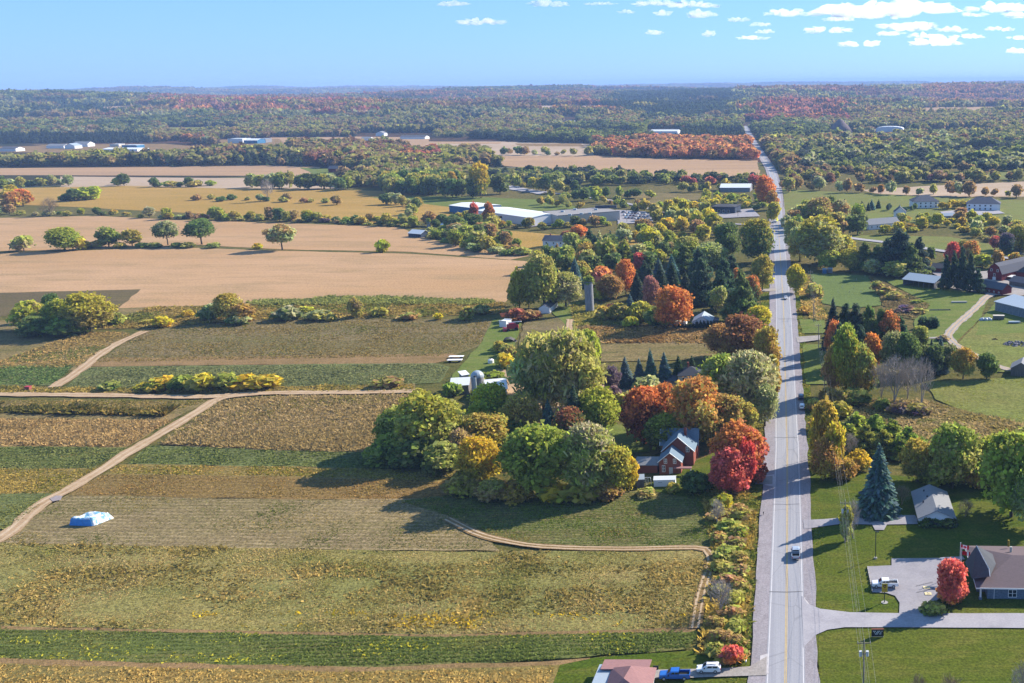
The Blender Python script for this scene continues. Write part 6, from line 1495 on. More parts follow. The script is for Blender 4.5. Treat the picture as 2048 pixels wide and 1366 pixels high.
# ---- far off
p = P(1680, 267); r = 27 / S(p); dm = empty('storage_dome', p, 'grey conical storage dome among far trees', 'dome')
bm = bmesh.new(); tube(bm, [(0, 0, 0), (0, 0, r * .55), (0, 0, r * .95), (0, 0, r * 1.1)], [r, r * .62, r * .22, .3], 24); bm_obj('shell', bm, m_rbrown, dm, True)
cyl_obj('foot_ring', 0, 0, -.2, 1.2, r * 1.02, m_concr, dm, 24)
FB = [((1752, 264), (1806, 264), 30, 7, 'arch', 5, m_white, m_rwhite, 'long white arched barn among far trees'), ((1300, 268), (1355, 268), 30, 6, 'gable_x', 3, m_white, m_rwhite, 'white-roofed works beyond the orange woodlot'),
 ((456, 287), (486, 287), 26, 9, 'flat', 0, m_white, m_rwhite, 'tall white works block, left of its far group'), ((488, 288), (515, 288), 26, 7, 'gable_x', 3, m_bluew, m_rwhite, 'pale blue works hall, middle of its far group'), ((515, 286), (532, 286), 20, 8, 'flat', 0, m_grey, m_rmetal, 'small grey works block, right end of its far group'),
 ((0, 303), (32, 303), 20, 5, 'gable_x', 3, m_white, m_rslate, 'white house at the left frame edge above poplars'), ((93, 297), (128, 297), 18, 5, 'gable_x', 3, m_white, m_rgrey, 'low white house, left one of the far new houses'), ((130, 298), (150, 298), 18, 6, 'gable_y', 4, m_white, m_rmetal, 'white gabled house, second of the far new houses'),
 ((146, 294), (176, 294), 18, 6, 'gable_x', 4, m_white, m_rgrey, 'white house with big roof, third of the far new houses'), ((205, 303), (275, 303), 30, 4, 'gable_x', 2, m_white, m_rwhite, 'long white-roofed shed in front of the far yard'), ((220, 294), (238, 294), 16, 5, 'flat', 0, m_cream, m_rwhite, 'small white flat block behind the far yard'),
 ((244, 297), (274, 297), 20, 6, 'flat', 0, m_bluew, m_rwhite, 'white and blue hall behind the far yard'), ((800, 278), (850, 278), 20, 4, 'gable_x', 3, m_white, m_rslate, 'dark-roofed house by the far pale field'), ((752, 272), (768, 272), 15, 6, 'gable_y', 4, m_white, m_rgrey, 'tall white house by the far pale field'),
 ((722, 281), (740, 281), 15, 4, 'gable_x', 3, m_white, m_rgrey, 'white house left of the far pale field'), ((1132, 249), (1147, 249), 20, 6, 'gable_x', 5, m_white, m_rmetal, 'white house standing in the far woods'),
 ((1170, 202), (1240, 202), 60, 6, 'flat', 0, m_redb, m_rwhite, 'long red and white shed on the far ridge'), ((1245, 202.5), (1340, 202.5), 60, 6, 'flat', 0, m_white, m_rwhite, 'longest white greenhouse range on the far ridge'), ((1350, 202.5), (1480, 202.5), 60, 6, 'flat', 0, m_grey, m_rmetal, 'grey greenhouse range on the far ridge by the road'),
 ((636, 203), (655, 203), 40, 9, 'gable_x', 6, m_white, m_rwhite, 'white farm on the far ridge'), ((690, 206), (715, 206), 40, 9, 'gable_x', 6, m_white, m_rwhite, 'white hamlet house right on the far ridge'), ((1770, 233), (1785, 233), 30, 8, 'gable_x', 4, m_white, m_rwhite, 'white shed before the far orange wood')]
for a, b, d, h, r, rh, w, m, l in FB: bld('far_building', l, 'building', a, b, d, h, r, rh, w, m, group='far buildings')
# ================================================================ vehicles and small things
m_tyre = plain('tyre_rubber', (.02, .02, .022), .85, .2, .1)
m_rim = plain('wheel_rim', (.35, .36, .38), .35, .6, .05)
m_carglass = plain('car_glass', (.02, .03, .045), .08, .8, .05)
m_lightw = plain('headlight_glass', (.8, .82, .85), .15, .6, .03)
m_lightr = plain('taillight_glass', (.5, .02, .02), .2, .6, .03)
m_black = plain('black_plastic', (.015, .015, .017), .6, .3, .1)
PAINT = {}
def paint(h):
    if h not in PAINT:
        PAINT[h] = plain('car_paint', A(h, .8), .28, .55, .03); PAINT[h].node_tree.nodes['Principled BSDF'].inputs['Coat Weight'].default_value = .5
    return PAINT[h]
def loft(bm, secs):
    """closed skin through rectangular sections (x, half width bottom, half width top, z bottom, z top) with eased corners"""
    R = []
    for x, wb, wt, zb, zt in secs:
        e = min(.12, (zt - zb) * .25)
        R.append([bm.verts.new(p) for p in ((x, -wb, zb), (x, -wb - .0, zt - e), (x, -wt + e, zt), (x, wt - e, zt), (x, wb, zt - e), (x, wb, zb))])
    for a, b in zip(R, R[1:]):
        for i in range(6): bm.faces.new((a[i], a[(i + 1) % 6], b[(i + 1) % 6], b[i]))
    bm.faces.new(R[0][::-1]); bm.faces.new(R[-1])
def vehicle(name, label, px, py, heading, kind, colour, cat, rail=False):
    """x forward; heading in degrees from +X; stands on the road surface"""
    p = P(px, py); root = empty(name, (p.x, p.y, ZL[0] + .004), label, cat, None, math.radians(heading))
    pt = paint(colour)
    L = {'pickup': 5.9, 'suv': 4.7, 'car': 4.5}[kind]; Wd = {'pickup': 2.0, 'suv': 1.9, 'car': 1.8}[kind] / 2
    h = L / 2; zb = .42 if kind == 'pickup' else .3
    bm = bmesh.new()
    if kind == 'pickup':
        loft(bm, [(h, Wd * .86, Wd * .8, .55, 1.0), (h - .15, Wd * .96, Wd * .9, zb, 1.12), (h - 1.5, Wd, Wd * .95, zb, 1.2), (-.75, Wd, Wd * .98, zb, 1.2)])
        box(bm, -h, -.751, -Wd, Wd, zb, .75); box(bm, -h, -.751, -Wd, -Wd + .12, .751, 1.22); box(bm, -h, -.751, Wd - .12, Wd, .751, 1.22); box(bm, -h, -h + .1, -Wd + .121, Wd - .121, .751, 1.2)
        cab = [(h - 1.55, Wd * .9, Wd * .8, 1.19, 1.24), (h - 2.25, Wd * .92, Wd * .78, 1.19, 1.85), (-.9, Wd * .92, Wd * .8, 1.19, 1.88), (-.8, Wd * .92, Wd * .8, 1.19, 1.5)]
    else:
        zt = .95 if kind == 'suv' else .86
        loft(bm, [(h, Wd * .82, Wd * .75, .4, .7), (h - .2, Wd * .95, Wd * .88, zb, zt - .08), (h - 1.2, Wd, Wd * .94, zb, zt + .05), (-h + .6, Wd, Wd * .95, zb, zt + .06), (-h + .1, Wd * .94, Wd * .88, zb + .04, zt), (-h, Wd * .84, Wd * .8, .45, zt - .15)])
        H = 1.68 if kind == 'suv' else 1.42
        cab = [(h - 1.15, Wd * .9, Wd * .78, zt, zt + .06), (h - 1.95, Wd * .9, Wd * .72, zt, H - .03), (-.6, Wd * .9, Wd * .72, zt, H), (-h + (.5 if kind == 'suv' else 1.15), Wd * .88, Wd * .7, zt, H - .08), (-h + (.15 if kind == 'suv' else .45), Wd * .86, Wd * .74, zt, zt + .1)]
    bm_obj('body', bm, pt, root)
    bm = bmesh.new(); loft(bm, cab); bm_obj('cabin', bm, pt, root)
    g = bmesh.new()
    a, b = cab[0], cab[1]                                 # windscreen, rear screen, side windows: dark panes just proud of the cabin
    def quad(bmx, pts, off):
        n = (Vector(pts[1]) - Vector(pts[0])).cross(Vector(pts[2]) - Vector(pts[0])).normalized()
        if n.dot(Vector(off)) < 0: n = -n
        bmx.faces.new([bmx.verts.new(Vector(q) + n * .015) for q in pts])
    w0, w1 = a[2] - .1, b[2] - .1
    q = lambda x, y, z: (x, y, z)
    t = lambda u: a[0] + (b[0] - a[0]) * u
    zz = lambda u: a[4] + (b[4] - a[4]) * u
    quad(g, [q(t(.08), -w0, zz(.08)), q(t(.08), w0, zz(.08)), q(t(.9), w1, zz(.9)), q(t(.9), -w1, zz(.9))], (1, 0, .5))
    bm_obj('windscreen', g, m_carglass, root)
    g = bmesh.new(); c, d = cab[-2], cab[-1]
    t2 = lambda u: c[0] + (d[0] - c[0]) * u
    z2 = lambda u: c[4] + (d[4] - c[4]) * u
    lo = .75 if kind != 'pickup' else 1.0
    quad(g, [q(t2(.12), -c[2] + .12, z2(.12)), q(t2(.12), c[2] - .12, z2(.12)), q(t2(lo), d[2] - .12, z2(lo)), q(t2(lo), -d[2] + .12, z2(lo))], (-1, 0, .5))
    bm_obj('rear_window', g, m_carglass, root)
    for s in (-1, 1):
        for x0, x1 in ((b[0] - .05, (b[0] + c[0]) / 2 + .06), ((b[0] + c[0]) / 2 - .06, c[0] + .12)):
            g = bmesh.new(); z0, z1 = b[3] + .12, b[4] - .16
            y0 = s * b[1]; 
            quad(g, [q(x0, y0, z0), q(x1, y0, z0), q(x1, y0 * .99, z1), q(x0 - (.3 if x0 > x1 and x0 == b[0] - .05 else 0), y0 * .99, z1)], (0, s, 0))
            bm_obj('side_window', g, m_carglass, root)
        for x in (h - .95, -h + 1.05):
            wbm = bmesh.new(); r = .38 if kind == 'pickup' else .34
            tube(wbm, [(x, s * (Wd - .2), r), (x, s * (Wd + .03), r)], r, 14)
            wh = bm_obj('wheel', wbm, m_tyre, root)
            wbm = bmesh.new(); tube(wbm, [(x, s * (Wd + .031), r), (x, s * (Wd + .045), r)], r * .62, 10); bm_obj('rim', wbm, m_rim, wh)
        bl = bmesh.new(); box(bl, h - .16, h - .02, s * Wd * .62 - .18, s * Wd * .62 + .18, .68, .86); bm_obj('headlight', bl, m_lightw, root)
        bl = bmesh.new(); box(bl, -h - .015, -h + .1, s * Wd * .82 - .1, s * Wd * .82 + .1, .7, 1.0); bm_obj('taillight', bl, m_lightr, root)
        bl = bmesh.new(); box(bl, b[0] + .3, b[0] + .5, s * (Wd + .02), s * (Wd + .2), 1.05, 1.25); bm_obj('mirror', bl, m_black, root)
    bm = bmesh.new(); box(bm, h - .05, h + .06, -Wd * .8, Wd * .8, .4, .58); box(bm, -h - .06, -h + .05, -Wd * .85, Wd * .85, .45, .6); bm_obj('bumper', bm, m_black, root)
    if kind == 'pickup':
        box_obj('bed_liner', -h + .12, -.78, -Wd + .125, Wd - .125, .752, .8, m_black, root)
    if rail:
        for y in (-.5, .5): box_obj('roof_rail', -1.5, .6, y - .03, y + .03, 1.7, 1.76, m_black, root)
    return root
RZ = ZL[0]
vehicle('pickup_truck', 'grey pickup truck driving away alone on the near road', 1591.5, 1116, 90, 'pickup', 'a8b4c4', 'pickup truck')
vehicle('pickup_truck', 'white pickup truck parked behind the yellow sign', 1769.5, 1178, 180, 'pickup', 'fafafc', 'pickup truck')
vehicle('pickup_truck', 'bright blue pickup truck beside the pink-roofed house', 1350, 1362, 180, 'pickup', '2468c0', 'pickup truck')
vehicle('suv', 'white SUV with roof rails on the gravel drive', 1418, 1348, 180, 'suv', 'f6f6fa', 'SUV', True)
vehicle('car', 'dark car on the road verge, further of two', 1602, 800, 88, 'suv', '2c3c5c', 'car')
vehicle('car', 'white car on the road verge behind a dark one', 1604, 820, 88, 'suv', 'f0f4fa', 'car')
vehicle('car', 'white car crossing the tree shadow on the middle road', 1571.5, 600, 272, 'car', 'f0f0f4', 'car')
vehicle('car', 'dark car alone on the far stretch of road', 1554, 405, 90, 'suv', '303440', 'car')
vehicle('car', 'white car turning at the crossroads', 1548, 447, 190, 'suv', 'f0f0f4', 'car')
PKC = [('dark blue', '303848'), ('silver', 'c8ccd4'), ('maroon', '702830'), ('navy', '283058'), ('grey', '8890a0'), ('white', 'e8e8ec'), ('slate', '485868'), ('red', 'b03030'), ('black', '202024'), ('beige', 'c0b498'), ('light blue', '88a8c8'), ('pale grey', 'b4b8bc')]
for i in range(24):
    r_, q_ = divmod(i, 8); x, y = 1246 + q_ * 6.4 + r_ * 3, 427 + r_ * 5.5 + q_ * .5
    nm, hx = PKC[(i * 5 + r_) % 12]
    vehicle('parked_car', f'{nm} car in the grey warehouse car park, {ORD[q_]} from left in the {("far", "middle", "near")[r_]} row', x, y, 80 if i % 3 else 260, 'suv' if i % 4 == 0 else 'car', hx, 'car')
for i, (x, y, c, l) in enumerate(((1866, 512, '384050', 'dark car on the side road by the small tree'), (2042, 512, '303848', 'dark car on the side road at the frame edge'), (1055, 384, '303848', 'dark car in the far roadside car park'), (1035, 376, 'c8ccd4', 'silver car in the far roadside car park'), (1458, 427, '8c2c30', 'red car parked before the dark blue building'), (1478, 426, '404858', 'dark car parked before the dark blue building'), (1427, 432, 'e8e8ec', 'white car parked left of the dark blue building'))):
    vehicle('parked_car', l, x, y, 8, 'car', c, 'car')
# ---- utility poles and wires along the right verge
m_pole = plain('pole_wood', A('a09890', .55), .9, .1, .2, 2, stretch=(4, 4, .3))
m_wire = plain('wire', (.25, .25, .26), .5, .4, .02)
m_trans = plain('transformer_grey', A('d4d8dc', .7), .5, .3, .05)
a0, a1 = P(1727, 1390), P(1690, 1087)
dd = (a1 - a0); PT = [a0, a1] + [a1 + dd * k * .97 for k in range(1, 6)]
PT[2:] = [Vector((p.x - (i + 1) * .4, p.y, 0)) for i, p in enumerate(PT[2:])]
POLES = []
for i, p in enumerate(PT):
    r = empty('utility_pole', p, f'wooden utility pole on the right verge, {["with transformers before the church sign", "by the bungalow drive", "among the yellow verge trees", "by the bare grey trees", "by the lane thicket", "beside the mown plot", "near the crossroads grove"][i]}', 'utility pole', 'utility poles on the right verge')
    cyl_obj('pole', 0, 0, -.5, 11.4, .17, m_pole, r, 8, .11)
    box_obj('crossarm', -1.25, 1.25, -.06, .06, 10.7, 10.85, m_pole, r)
    for x in (-1.15, 0, 1.15): cyl_obj('insulator', x, 0, 10.85 if x else 11.4, 11.15 if x else 11.65, .06, m_trans, r, 6)
    if i in (0, 1):
        for x in (-.62, .62): cyl_obj('transformer', x, -.1, 8.2, 9.2, .3, m_trans, r, 10)
        box_obj('transformer_bracket', -.9, .9, -.16, -.05, 8.6, 8.72, m_pole, r)
    POLES.append(p)
ext = [PT[0] - (PT[1] - PT[0])] + PT
def wire(label, off, z, a=0, b=None):
    cu = bmesh.new(); pts = []
    P_ = ext[a:b]
    for p, q in zip(P_, P_[1:]):
        for k in range(8):
            t = k / 8; c = p.lerp(q, t); pts.append((c.x + off, c.y, z - 4 * t * (1 - t) * 1.0))
    pts.append((P_[-1].x + off, P_[-1].y, z))
    tube(cu, pts, .016, 4, False)
    o = bm_obj('overhead_wire', cu, m_wire); tag(o, label, 'wire', 'overhead wires along the road')
wire('outer overhead wire on the road side of the pole tops', -1.15, 11.15); wire('middle overhead wire running over the pole tops', 0, 11.65); wire('outer overhead wire on the lawn side of the pole tops', 1.15, 11.15)
wire('lower thick overhead wire between the poles', .05, 8.0); wire('lowest overhead wire between the poles', -.1, 7.2)
p = P(1627, 646); r = empty('utility_pole', p, 'extra slim utility pole standing left of the thicket end', 'utility pole', 'utility poles on the right verge'); cyl_obj('pole', 0, 0, -.3, 9.5, .14, m_pole, r, 8, .1); box_obj('crossarm', -.6, .6, -.05, .05, 8.8, 8.92, m_pole, r)
for i, (x, y, l) in enumerate(((1567, 415, 'tall far utility pole right of the far road bend'), (1622, 375, 'far utility pole at the edge of the far pasture'), (1254, 445, 'slim pole in the warehouse car park'), (1476, 434, 'lamp pole in the crossroads car park'))):
    p = P(x, y); r = empty('utility_pole', p, l, 'utility pole', 'far poles'); cyl_obj('pole', 0, 0, -.3, 14, .2, m_pole, r, 6, .14); box_obj('crossarm', -1.2, 1.2, -.08, .08, 12.6, 12.8, m_pole, r)
p = P(1611, 181); r = empty('radio_mast', p, 'thin radio mast on the horizon', 'mast'); bm = bmesh.new()
tube(bm, [(0, 0, 0), (0, 0, 150)], [2.2, .8], 4); bm_obj('lattice', bm, m_pole, r); cyl_obj('beacon', 0, 0, 150, 156, .8, m_pole, r, 6)
# ---- church grounds
m_dkmetal = plain('dark_green_metal', A('2c3c34', .6), .5, .4, .05)
p = P(1751, 1120); lp = empty('lamp_post', p, 'dark lamp post on a pale concrete base by the lawn', 'lamp post')
cyl_obj('base', 0, 0, 0, .7, .4, m_concr, lp, 12); cyl_obj('pole', 0, 0, .7, 7.2, .1, m_dkmetal, lp, 8); box_obj('lamp_head', -.15, .75, -.18, .18, 7.2, 7.4, m_dkmetal, lp)
p = P(1769, 1208); sg = empty('yellow_sign', p, 'yellow emblem sign on a tall dark post by the lot', 'sign')
m_ysign = plain('yellow_sign_face', A('d8b028', .75), .5, .3, .05); m_emb = plain('emblem_brown', A('4a3a20', .6), .5, .3, .05); m_ygold = plain('emblem_gold', A('c89028', .7), .5, .3, .05)
cyl_obj('base', 0, 0, 0, .45, .75, m_concr, sg, 14); cyl_obj('post', 0, 0, .45, 2.9, .1, m_dkmetal, sg, 8)
box_obj('panel', -.6, .6, -.09, .09, 2.9, 4.9, m_ysign, sg); 
bm = bmesh.new(); tube(bm, [(-.6, 0, 2.9), (-.6, 0, 4.9), (.6, 0, 4.9), (.6, 0, 2.9), (-.6, 0, 2.9)], .1, 4); bm_obj('frame', bm, plain('sign_frame', A('b8b08c', .7)), sg)
bm = bmesh.new(); vv = [bm.verts.new((x, -.105, z)) for x, z in ((-.38, 4.45), (-.2, 4.65), (.2, 4.65), (.38, 4.45), (.28, 4.1), (0, 3.85), (-.28, 4.1))]; bm.faces.new(vv); bm_obj('emblem', bm, m_emb, sg)
bm = bmesh.new(); vv = [bm.verts.new((math.cos(i * .785) * .17, -.115, 4.28 + math.sin(i * .785) * .2)) for i in range(8)]; bm.faces.new(vv); bm_obj('emblem_centre', bm, m_ygold, sg)
for k, z in enumerate((3.55, 3.3)): 
    for x in (-.32, -.1, .12, .32): box_obj('emblem_letter', x - .08, x + .08, -.112, -.095, z, z + .15, m_ygold, sg)
p = P(1755, 1277); bs = empty('message_board', p, 'black message board with white lettering by the driveway', 'sign')
for x in (-1.0, 1.0): box_obj('post', x - .07, x + .07, -.07, .07, 0, .6, m_pole, bs)
box_obj('cabinet', -1.25, 1.25, -.14, .14, .6, 2.0, m_black, bs); box_obj('header', -1.27, 1.27, -.13, .15, 2.01, 2.2, plain('sign_header', A('a86850', .6)), bs); box_obj('rail', -1.28, 1.28, -.15, .0, .5, .6, m_concr, bs)
for k, (z, xs) in enumerate(((1.62, range(-4, 5)), (1.32, range(-3, 4)), (1.02, range(-2, 4)))):
    for x in xs:
        if (x + k) % 4 != 3: box_obj('letter', x * .22 - .07, x * .22 + .07, -.155, -.141, z, z + .2, m_trim, bs)
# flags
m_flagr = plain('flag_red', A('d02030', .8), .8, .1, .05); m_flagw = plain('flag_white', A('f4f0f4', .85), .8, .1, .03)
def flag(root, z, w, h, cols):
    x0 = .06; wv = lambda x: .12 * math.sin(x * 3.2)
    for nm, a, b, m in cols:
        bm = bmesh.new(); n = 5; V = []
        for i in range(n + 1):
            x = x0 + w * (a + (b - a) * i / n); V.append((bm.verts.new((x, wv(x), z - h - x * .15)), bm.verts.new((x, wv(x), z - x * .15))))
        for (q, r), (s, t) in zip(V, V[1:]): bm.faces.new((q, s, t, r))
        bm_obj(nm, bm, m, root)
for i, (x, y, l) in enumerate(((1919, 1152, 'left flagpole by the church hall flying the national flag'), (1921.5, 1158, 'right flagpole by the church hall flying a red flag'))):
    p = P(x, y); fp = empty('flagpole', p, l, 'flagpole', 'flagpoles by the church hall'); Hh = (8.2, 7.6)[i]
    cyl_obj('pole', 0, 0, 0, Hh, .07, m_trim, fp, 8); bm = bmesh.new(); bmesh.ops.create_icosphere(bm, subdivisions=1, radius=.14, matrix=Matrix.Translation((0, 0, Hh + .1))); bm_obj('finial', bm, m_trim, fp)
    if i == 0:
        flag(fp, Hh - .3, 1.9, 1.05, (('flag_band', 0, .25, m_flagr), ('flag_field', .25, .75, m_flagw), ('flag_band', .75, 1, m_flagr)))
        bm = bmesh.new()                                # maple leaf: pointed eleven-corner outline
        lf = [(0, .38), (.09, .2), (.19, .25), (.15, .03), (.27, .1), (.38, .0), (.22, -.16), (.04, -.17), (.03, -.36), (-.03, -.36), (-.04, -.17), (-.22, -.16), (-.38, 0), (-.27, .1), (-.15, .03), (-.19, .25), (-.09, .2)]
        for s in (-1, 1):
            f = bm.faces.new([bm.verts.new((1.0 + x * 1.1, .12 * math.sin(3.2 * (1.0 + x * 1.1)) + s * .02, Hh - .3 - .52 - (1.0 + x) * .15 + z)) for x, z in lf])
        bmesh.ops.triangulate(bm, faces=bm.faces[:]); bm_obj('maple_leaf', bm, m_flagr, fp)
    else: flag(fp, Hh - .6, 1.9, 1.0, (('flag_field', 0, .6, m_flagr), ('flag_emblem', .6, .82, m_flagw), ('flag_fly', .82, 1, m_flagr)))
for i in range(6):
    p = P(1735.5 + i * 1.75, 1142 + i * 8.4); o = box_obj('parking_kerb', -.12, .12, -.85, .85, 0, .16, m_concr, None, .03); o.location = (p.x, p.y, ZL[0]); o.rotation_euler.z = -.06
    tag(o, f'concrete parking kerb, {ORD[i]} from the far end of the church lot', 'kerb', 'parking kerbs of the church lot')
# painted wheelchair squares
m_pay = plain('paint_cream', A('e8d8a8', .7)); m_pab = plain('paint_grey', A('a8a4a8', .5))
for i, (x, y) in enumerate(((1853, 1180), (1856, 1192.5))):
    p = P(x, y); r = empty('painted_square', (p.x, p.y, ZL[0] + .006), f'cream wheelchair symbol painted in the lot, {("further", "nearer")[i]} one', 'road marking', 'painted wheelchair squares')
    mesh_obj('square', [(-.75, -.6, 0), (.75, -.6, 0), (.75, .6, 0), (-.75, .6, 0)], [(0, 1, 2, 3)], m_pay, r)
    bm = bmesh.new()
    tube(bm, [(math.cos(a) * .26 - .02, math.sin(a) * .26 - .15, .006) for a in [i * .5 - 2.6 for i in range(10)]], .035, 4); tube(bm, [(-.08, .35, .006), (-.06, .05, .006), (.2, .03, .006), (.32, -.3, .006)], .04, 4); tube(bm, [(-.09, .45, .004), (-.09, .46, .012)], .07, 8)
    bm_obj('wheelchair_symbol', bm, m_pab, r)
for i, (x, y) in enumerate(((1832, 1177), (1833, 1190))):                       # thin dark painted bay lines
    a, b = P(x, y), P(x + 34, y - 8); strip('bay_marking', [a, b], .12, plain('dark_line', A('605c60', .5)))
# mailboxes, bins
for x, y, l in ((1492, 1340 - 8, 'white mailbox on a post by the gravel drive'), (1516, 942, 'white mailbox beside the crimson maple'), (1527, 1033, 'dark mailbox on the grass verge')):
    p = P(x, y); r = empty('mailbox', p, l, 'mailbox'); box_obj('post', -.05, .05, -.05, .05, 0, 1, m_pole, r)
    bm = bmesh.new(); box(bm, -.14, .14, -.28, .28, 1.0, 1.16); tube(bm, [(0, -.279, 1.16), (0, .279, 1.16)], .139, 10); bm_obj('box', bm, m_trim if 'white' in l else m_black, r)
p = P(1472, 1327); r = empty('recycling_bin', p, 'blue-green bin beside the orange shrub', 'bin'); cyl_obj('tub', 0, 0, 0, .8, .3, m_bluew, r, 10, .36); cyl_obj('lid', 0, 0, .8, .88, .38, m_bluew, r, 10)
p = P(1312, 1343); r = empty('barbecue', p, 'dark covered barbecue behind the blue pickup', 'barbecue'); box_obj('cart', -.5, .5, -.3, .3, .1, .85, m_black, r, .05); bm = bmesh.new(); tube(bm, [(-.52, 0, .95), (.52, 0, .95)], .32, 10); bm_obj('hood', bm, m_black, r)
for x in (-.4, .4): cyl_obj('leg', x, 0, 0, .12, .05, m_black, r, 6)
# ---- tarpaulin-covered heap in the near field
p = P(183, 1047)
g_ = G('tarpaulin', .45, .4); o_ = g_.obj(); nn = g_.noise(o_, .9, 4); n2 = g_.noise(o_, 2.2, 4)
k_ = g_.mix(g_.rng(nn, .5, .55), A('eef2fa', .8), A('7cb8d8', .7)); k_ = g_.mix(g_.rng(n2, .62, .66), k_, A('58606c', .5)); g_.col(k_); g_.bump(n2, .12, 1.0)
A_, B_, C_ = P(137, 1052), P(188, 1054), P(231, 1037); D_ = A_ + (C_ - B_)
tp = empty('covered_heap', (0, 0, 0), 'long heap under a torn white and blue tarpaulin in the near field', 'covered heap')
bm = bmesh.new(); nx, ny = 22, 26; V = []
for i in range(nx + 1):
    for j in range(ny + 1):
        u, v = i / nx, j / ny
        q = (A_ * (1 - u) + B_ * u) * (1 - v) + (D_ * (1 - u) + C_ * u) * v
        e = min(1, min(u, 1 - u) * 7) * min(1, v * 16, (1 - v) * 6)
        hh = 2.3 * min(1, e * 1.3) ** .7 * (.9 + .07 * math.sin(v * 11) + .05 * math.sin(u * 9 + v * 5)) + .07 * math.sin(i * 1.7 + j * 2.3) * (e > 0)
        V.append(bm.verts.new((q.x, q.y, max(.03, hh))))
for i in range(nx):
    for j in range(ny):
        a = i * (ny + 1) + j; bm.faces.new((V[a], V[a + ny + 1], V[a + ny + 2], V[a + 1]))
bm_obj('tarpaulin', bm, g_.m, tp, True)
ax = (B_ - A_).normalized(); nn_ = Vector((ax.y, -ax.x, 0)) * .12
bm = bmesh.new(); Q = [A_ + ax * .35 + nn_, B_ - ax * .35 + nn_, B_ - ax * .8 + Vector((0, 0, 1.95)) - nn_ * 2, A_ + ax * .8 + Vector((0, 0, 1.95)) - nn_ * 2]
vv = [bm.verts.new(p) for p in Q] + [bm.verts.new(p + nn_ * .6) for p in Q]
for f in ((0, 1, 2, 3), (7, 6, 5, 4), (0, 4, 5, 1), (1, 5, 6, 2), (2, 6, 7, 3), (3, 7, 4, 0)): bm.faces.new([vv[k] for k in f])
bm_obj('shaded_end_blue', bm, plain('tarpaulin_shade_blue', A('2f88d0', .9), .4, .4, .15), tp)  # near end of the heap, its shaded side put into the blue colour
# ---- farmyard objects
m_redm = plain('red_machine_paint', A('c02c40', .7), .45, .4, .12)
p = P(1028, 661); cm = empty('combine_harvester', p, 'red harvesting machine parked on the grass by the white trailer', 'farm machine', None, math.radians(14))
bm = bmesh.new(); box(bm, -3.2, 2.2, -1.4, 1.4, 1.0, 3.0); bmesh.ops.bevel(bm, geom=bm.edges[:], offset=.2, segments=1, affect='EDGES'); bm_obj('body', bm, m_redm, cm)
box_obj('grain_tank', -2.2, 1.2, -1.2, 1.2, 3.0, 3.6, m_redm, cm, .1); box_obj('cab', 1.0, 2.6, -1, 1, 3.01, 4.2, m_carglass, cm, .08)
bm = bmesh.new(); tube(bm, [(-2.6, .5, 3.7), (3.6, -1.2, 4.4)], .22, 8); bm_obj('unloading_pipe', bm, m_trim, cm)
box_obj('header', -4.9, -3.25, -2.6, 2.6, .3, 1.1, m_redm, cm, .1)
bm = bmesh.new()
for k in range(6): tube(bm, [(-4.6 + .35 * math.cos(k), -2.5, 1.3 + .35 * math.sin(k)), (-4.6 + .35 * math.cos(k), 2.5, 1.3 + .35 * math.sin(k))], .05, 4)
bm_obj('reel', bm, m_redm, cm)
for x, r in ((1.2, .9), (-2.4, .6)):
    for s in (-1, 1): bm = bmesh.new(); tube(bm, [(x, s * 1.3, r), (x, s * 1.75, r)], r, 14); bm_obj('wheel', bm, m_tyre, cm)
p = P(1018, 684); rk = empty('arched_scrap_heap', p, 'arched grey heap of timber and scrap on the yard grass', 'scrap heap'); bm = bmesh.new()
for k in range(14): tube(bm, [(-3 + k * .1, k * .25 - 1.6, 0), (-1.5, k * .25 - 1.6, 1.5 + .2 * (k % 3)), (.5, k * .25 - 1.6, 2.0), (2.2, k * .22 - 1.6, 1.2), (3.2, k * .25 - 1.5, 0)], .11, 4)
bm_obj('timber', bm, m_weath, rk); bm = bmesh.new(); bmesh.ops.create_icosphere(bm, subdivisions=2, radius=1.0); bmesh.ops.scale(bm, vec=(2.6, 1.6, 1.2), verts=bm.verts); bm_obj('mound', bm, m_brush, rk)
for i, (x, y, c) in enumerate(((913, 717, m_white), (910, 724, m_white))):
    p = P(x, y); r = empty('flat_wagon', p, f'white-decked flat wagon at the end of the olive field, {("further", "nearer")[i]} of two', 'wagon', 'flat wagons at the field end', math.radians(2))
    box_obj('deck', -3, 3, -1.1, 1.1, .9, 1.05, c, r); box_obj('chassis', -2.8, 2.8, -.3, .3, .6, .88, m_black, r)
    for xx in (-2, 2):
        for s in (-1, 1): bm = bmesh.new(); tube(bm, [(xx, s * .75, .42), (xx, s * 1.0, .42)], .42, 10); bm_obj('wheel', bm, m_tyre, r)
p = P(982, 727); r = empty('water_tank', p, 'round white water tank on the yard grass', 'tank'); bm = bmesh.new(); tube(bm, [(0, 0, 0), (0, 0, .2), (0, 0, 1.6), (0, 0, 2.0)], [1.1, 1.2, 1.2, .5], 16); bm_obj('tank', bm, m_white, r, False); cyl_obj('cap', 0, 0, 2.0, 2.2, .25, m_black, r, 8)
p = P(57, 780); r = empty('red_crate', p, 'red crate at the edge of the farm track', 'crate'); box_obj('box', -.9, .9, -.8, .8, 0, 1.4, plain('red_brown_paint', A('a85c50', .7)), r, .04); box_obj('lid', -.95, .95, -.85, .85, 1.4, 1.5, m_redm, r)
p = P(835, 787); o = box_obj('pale_slab', -2.2, 2.2, -.5, .5, 0, .3, m_white, None, .04); o.location = p; tag(o, 'pale slab lying at the end of the farm track', 'slab')
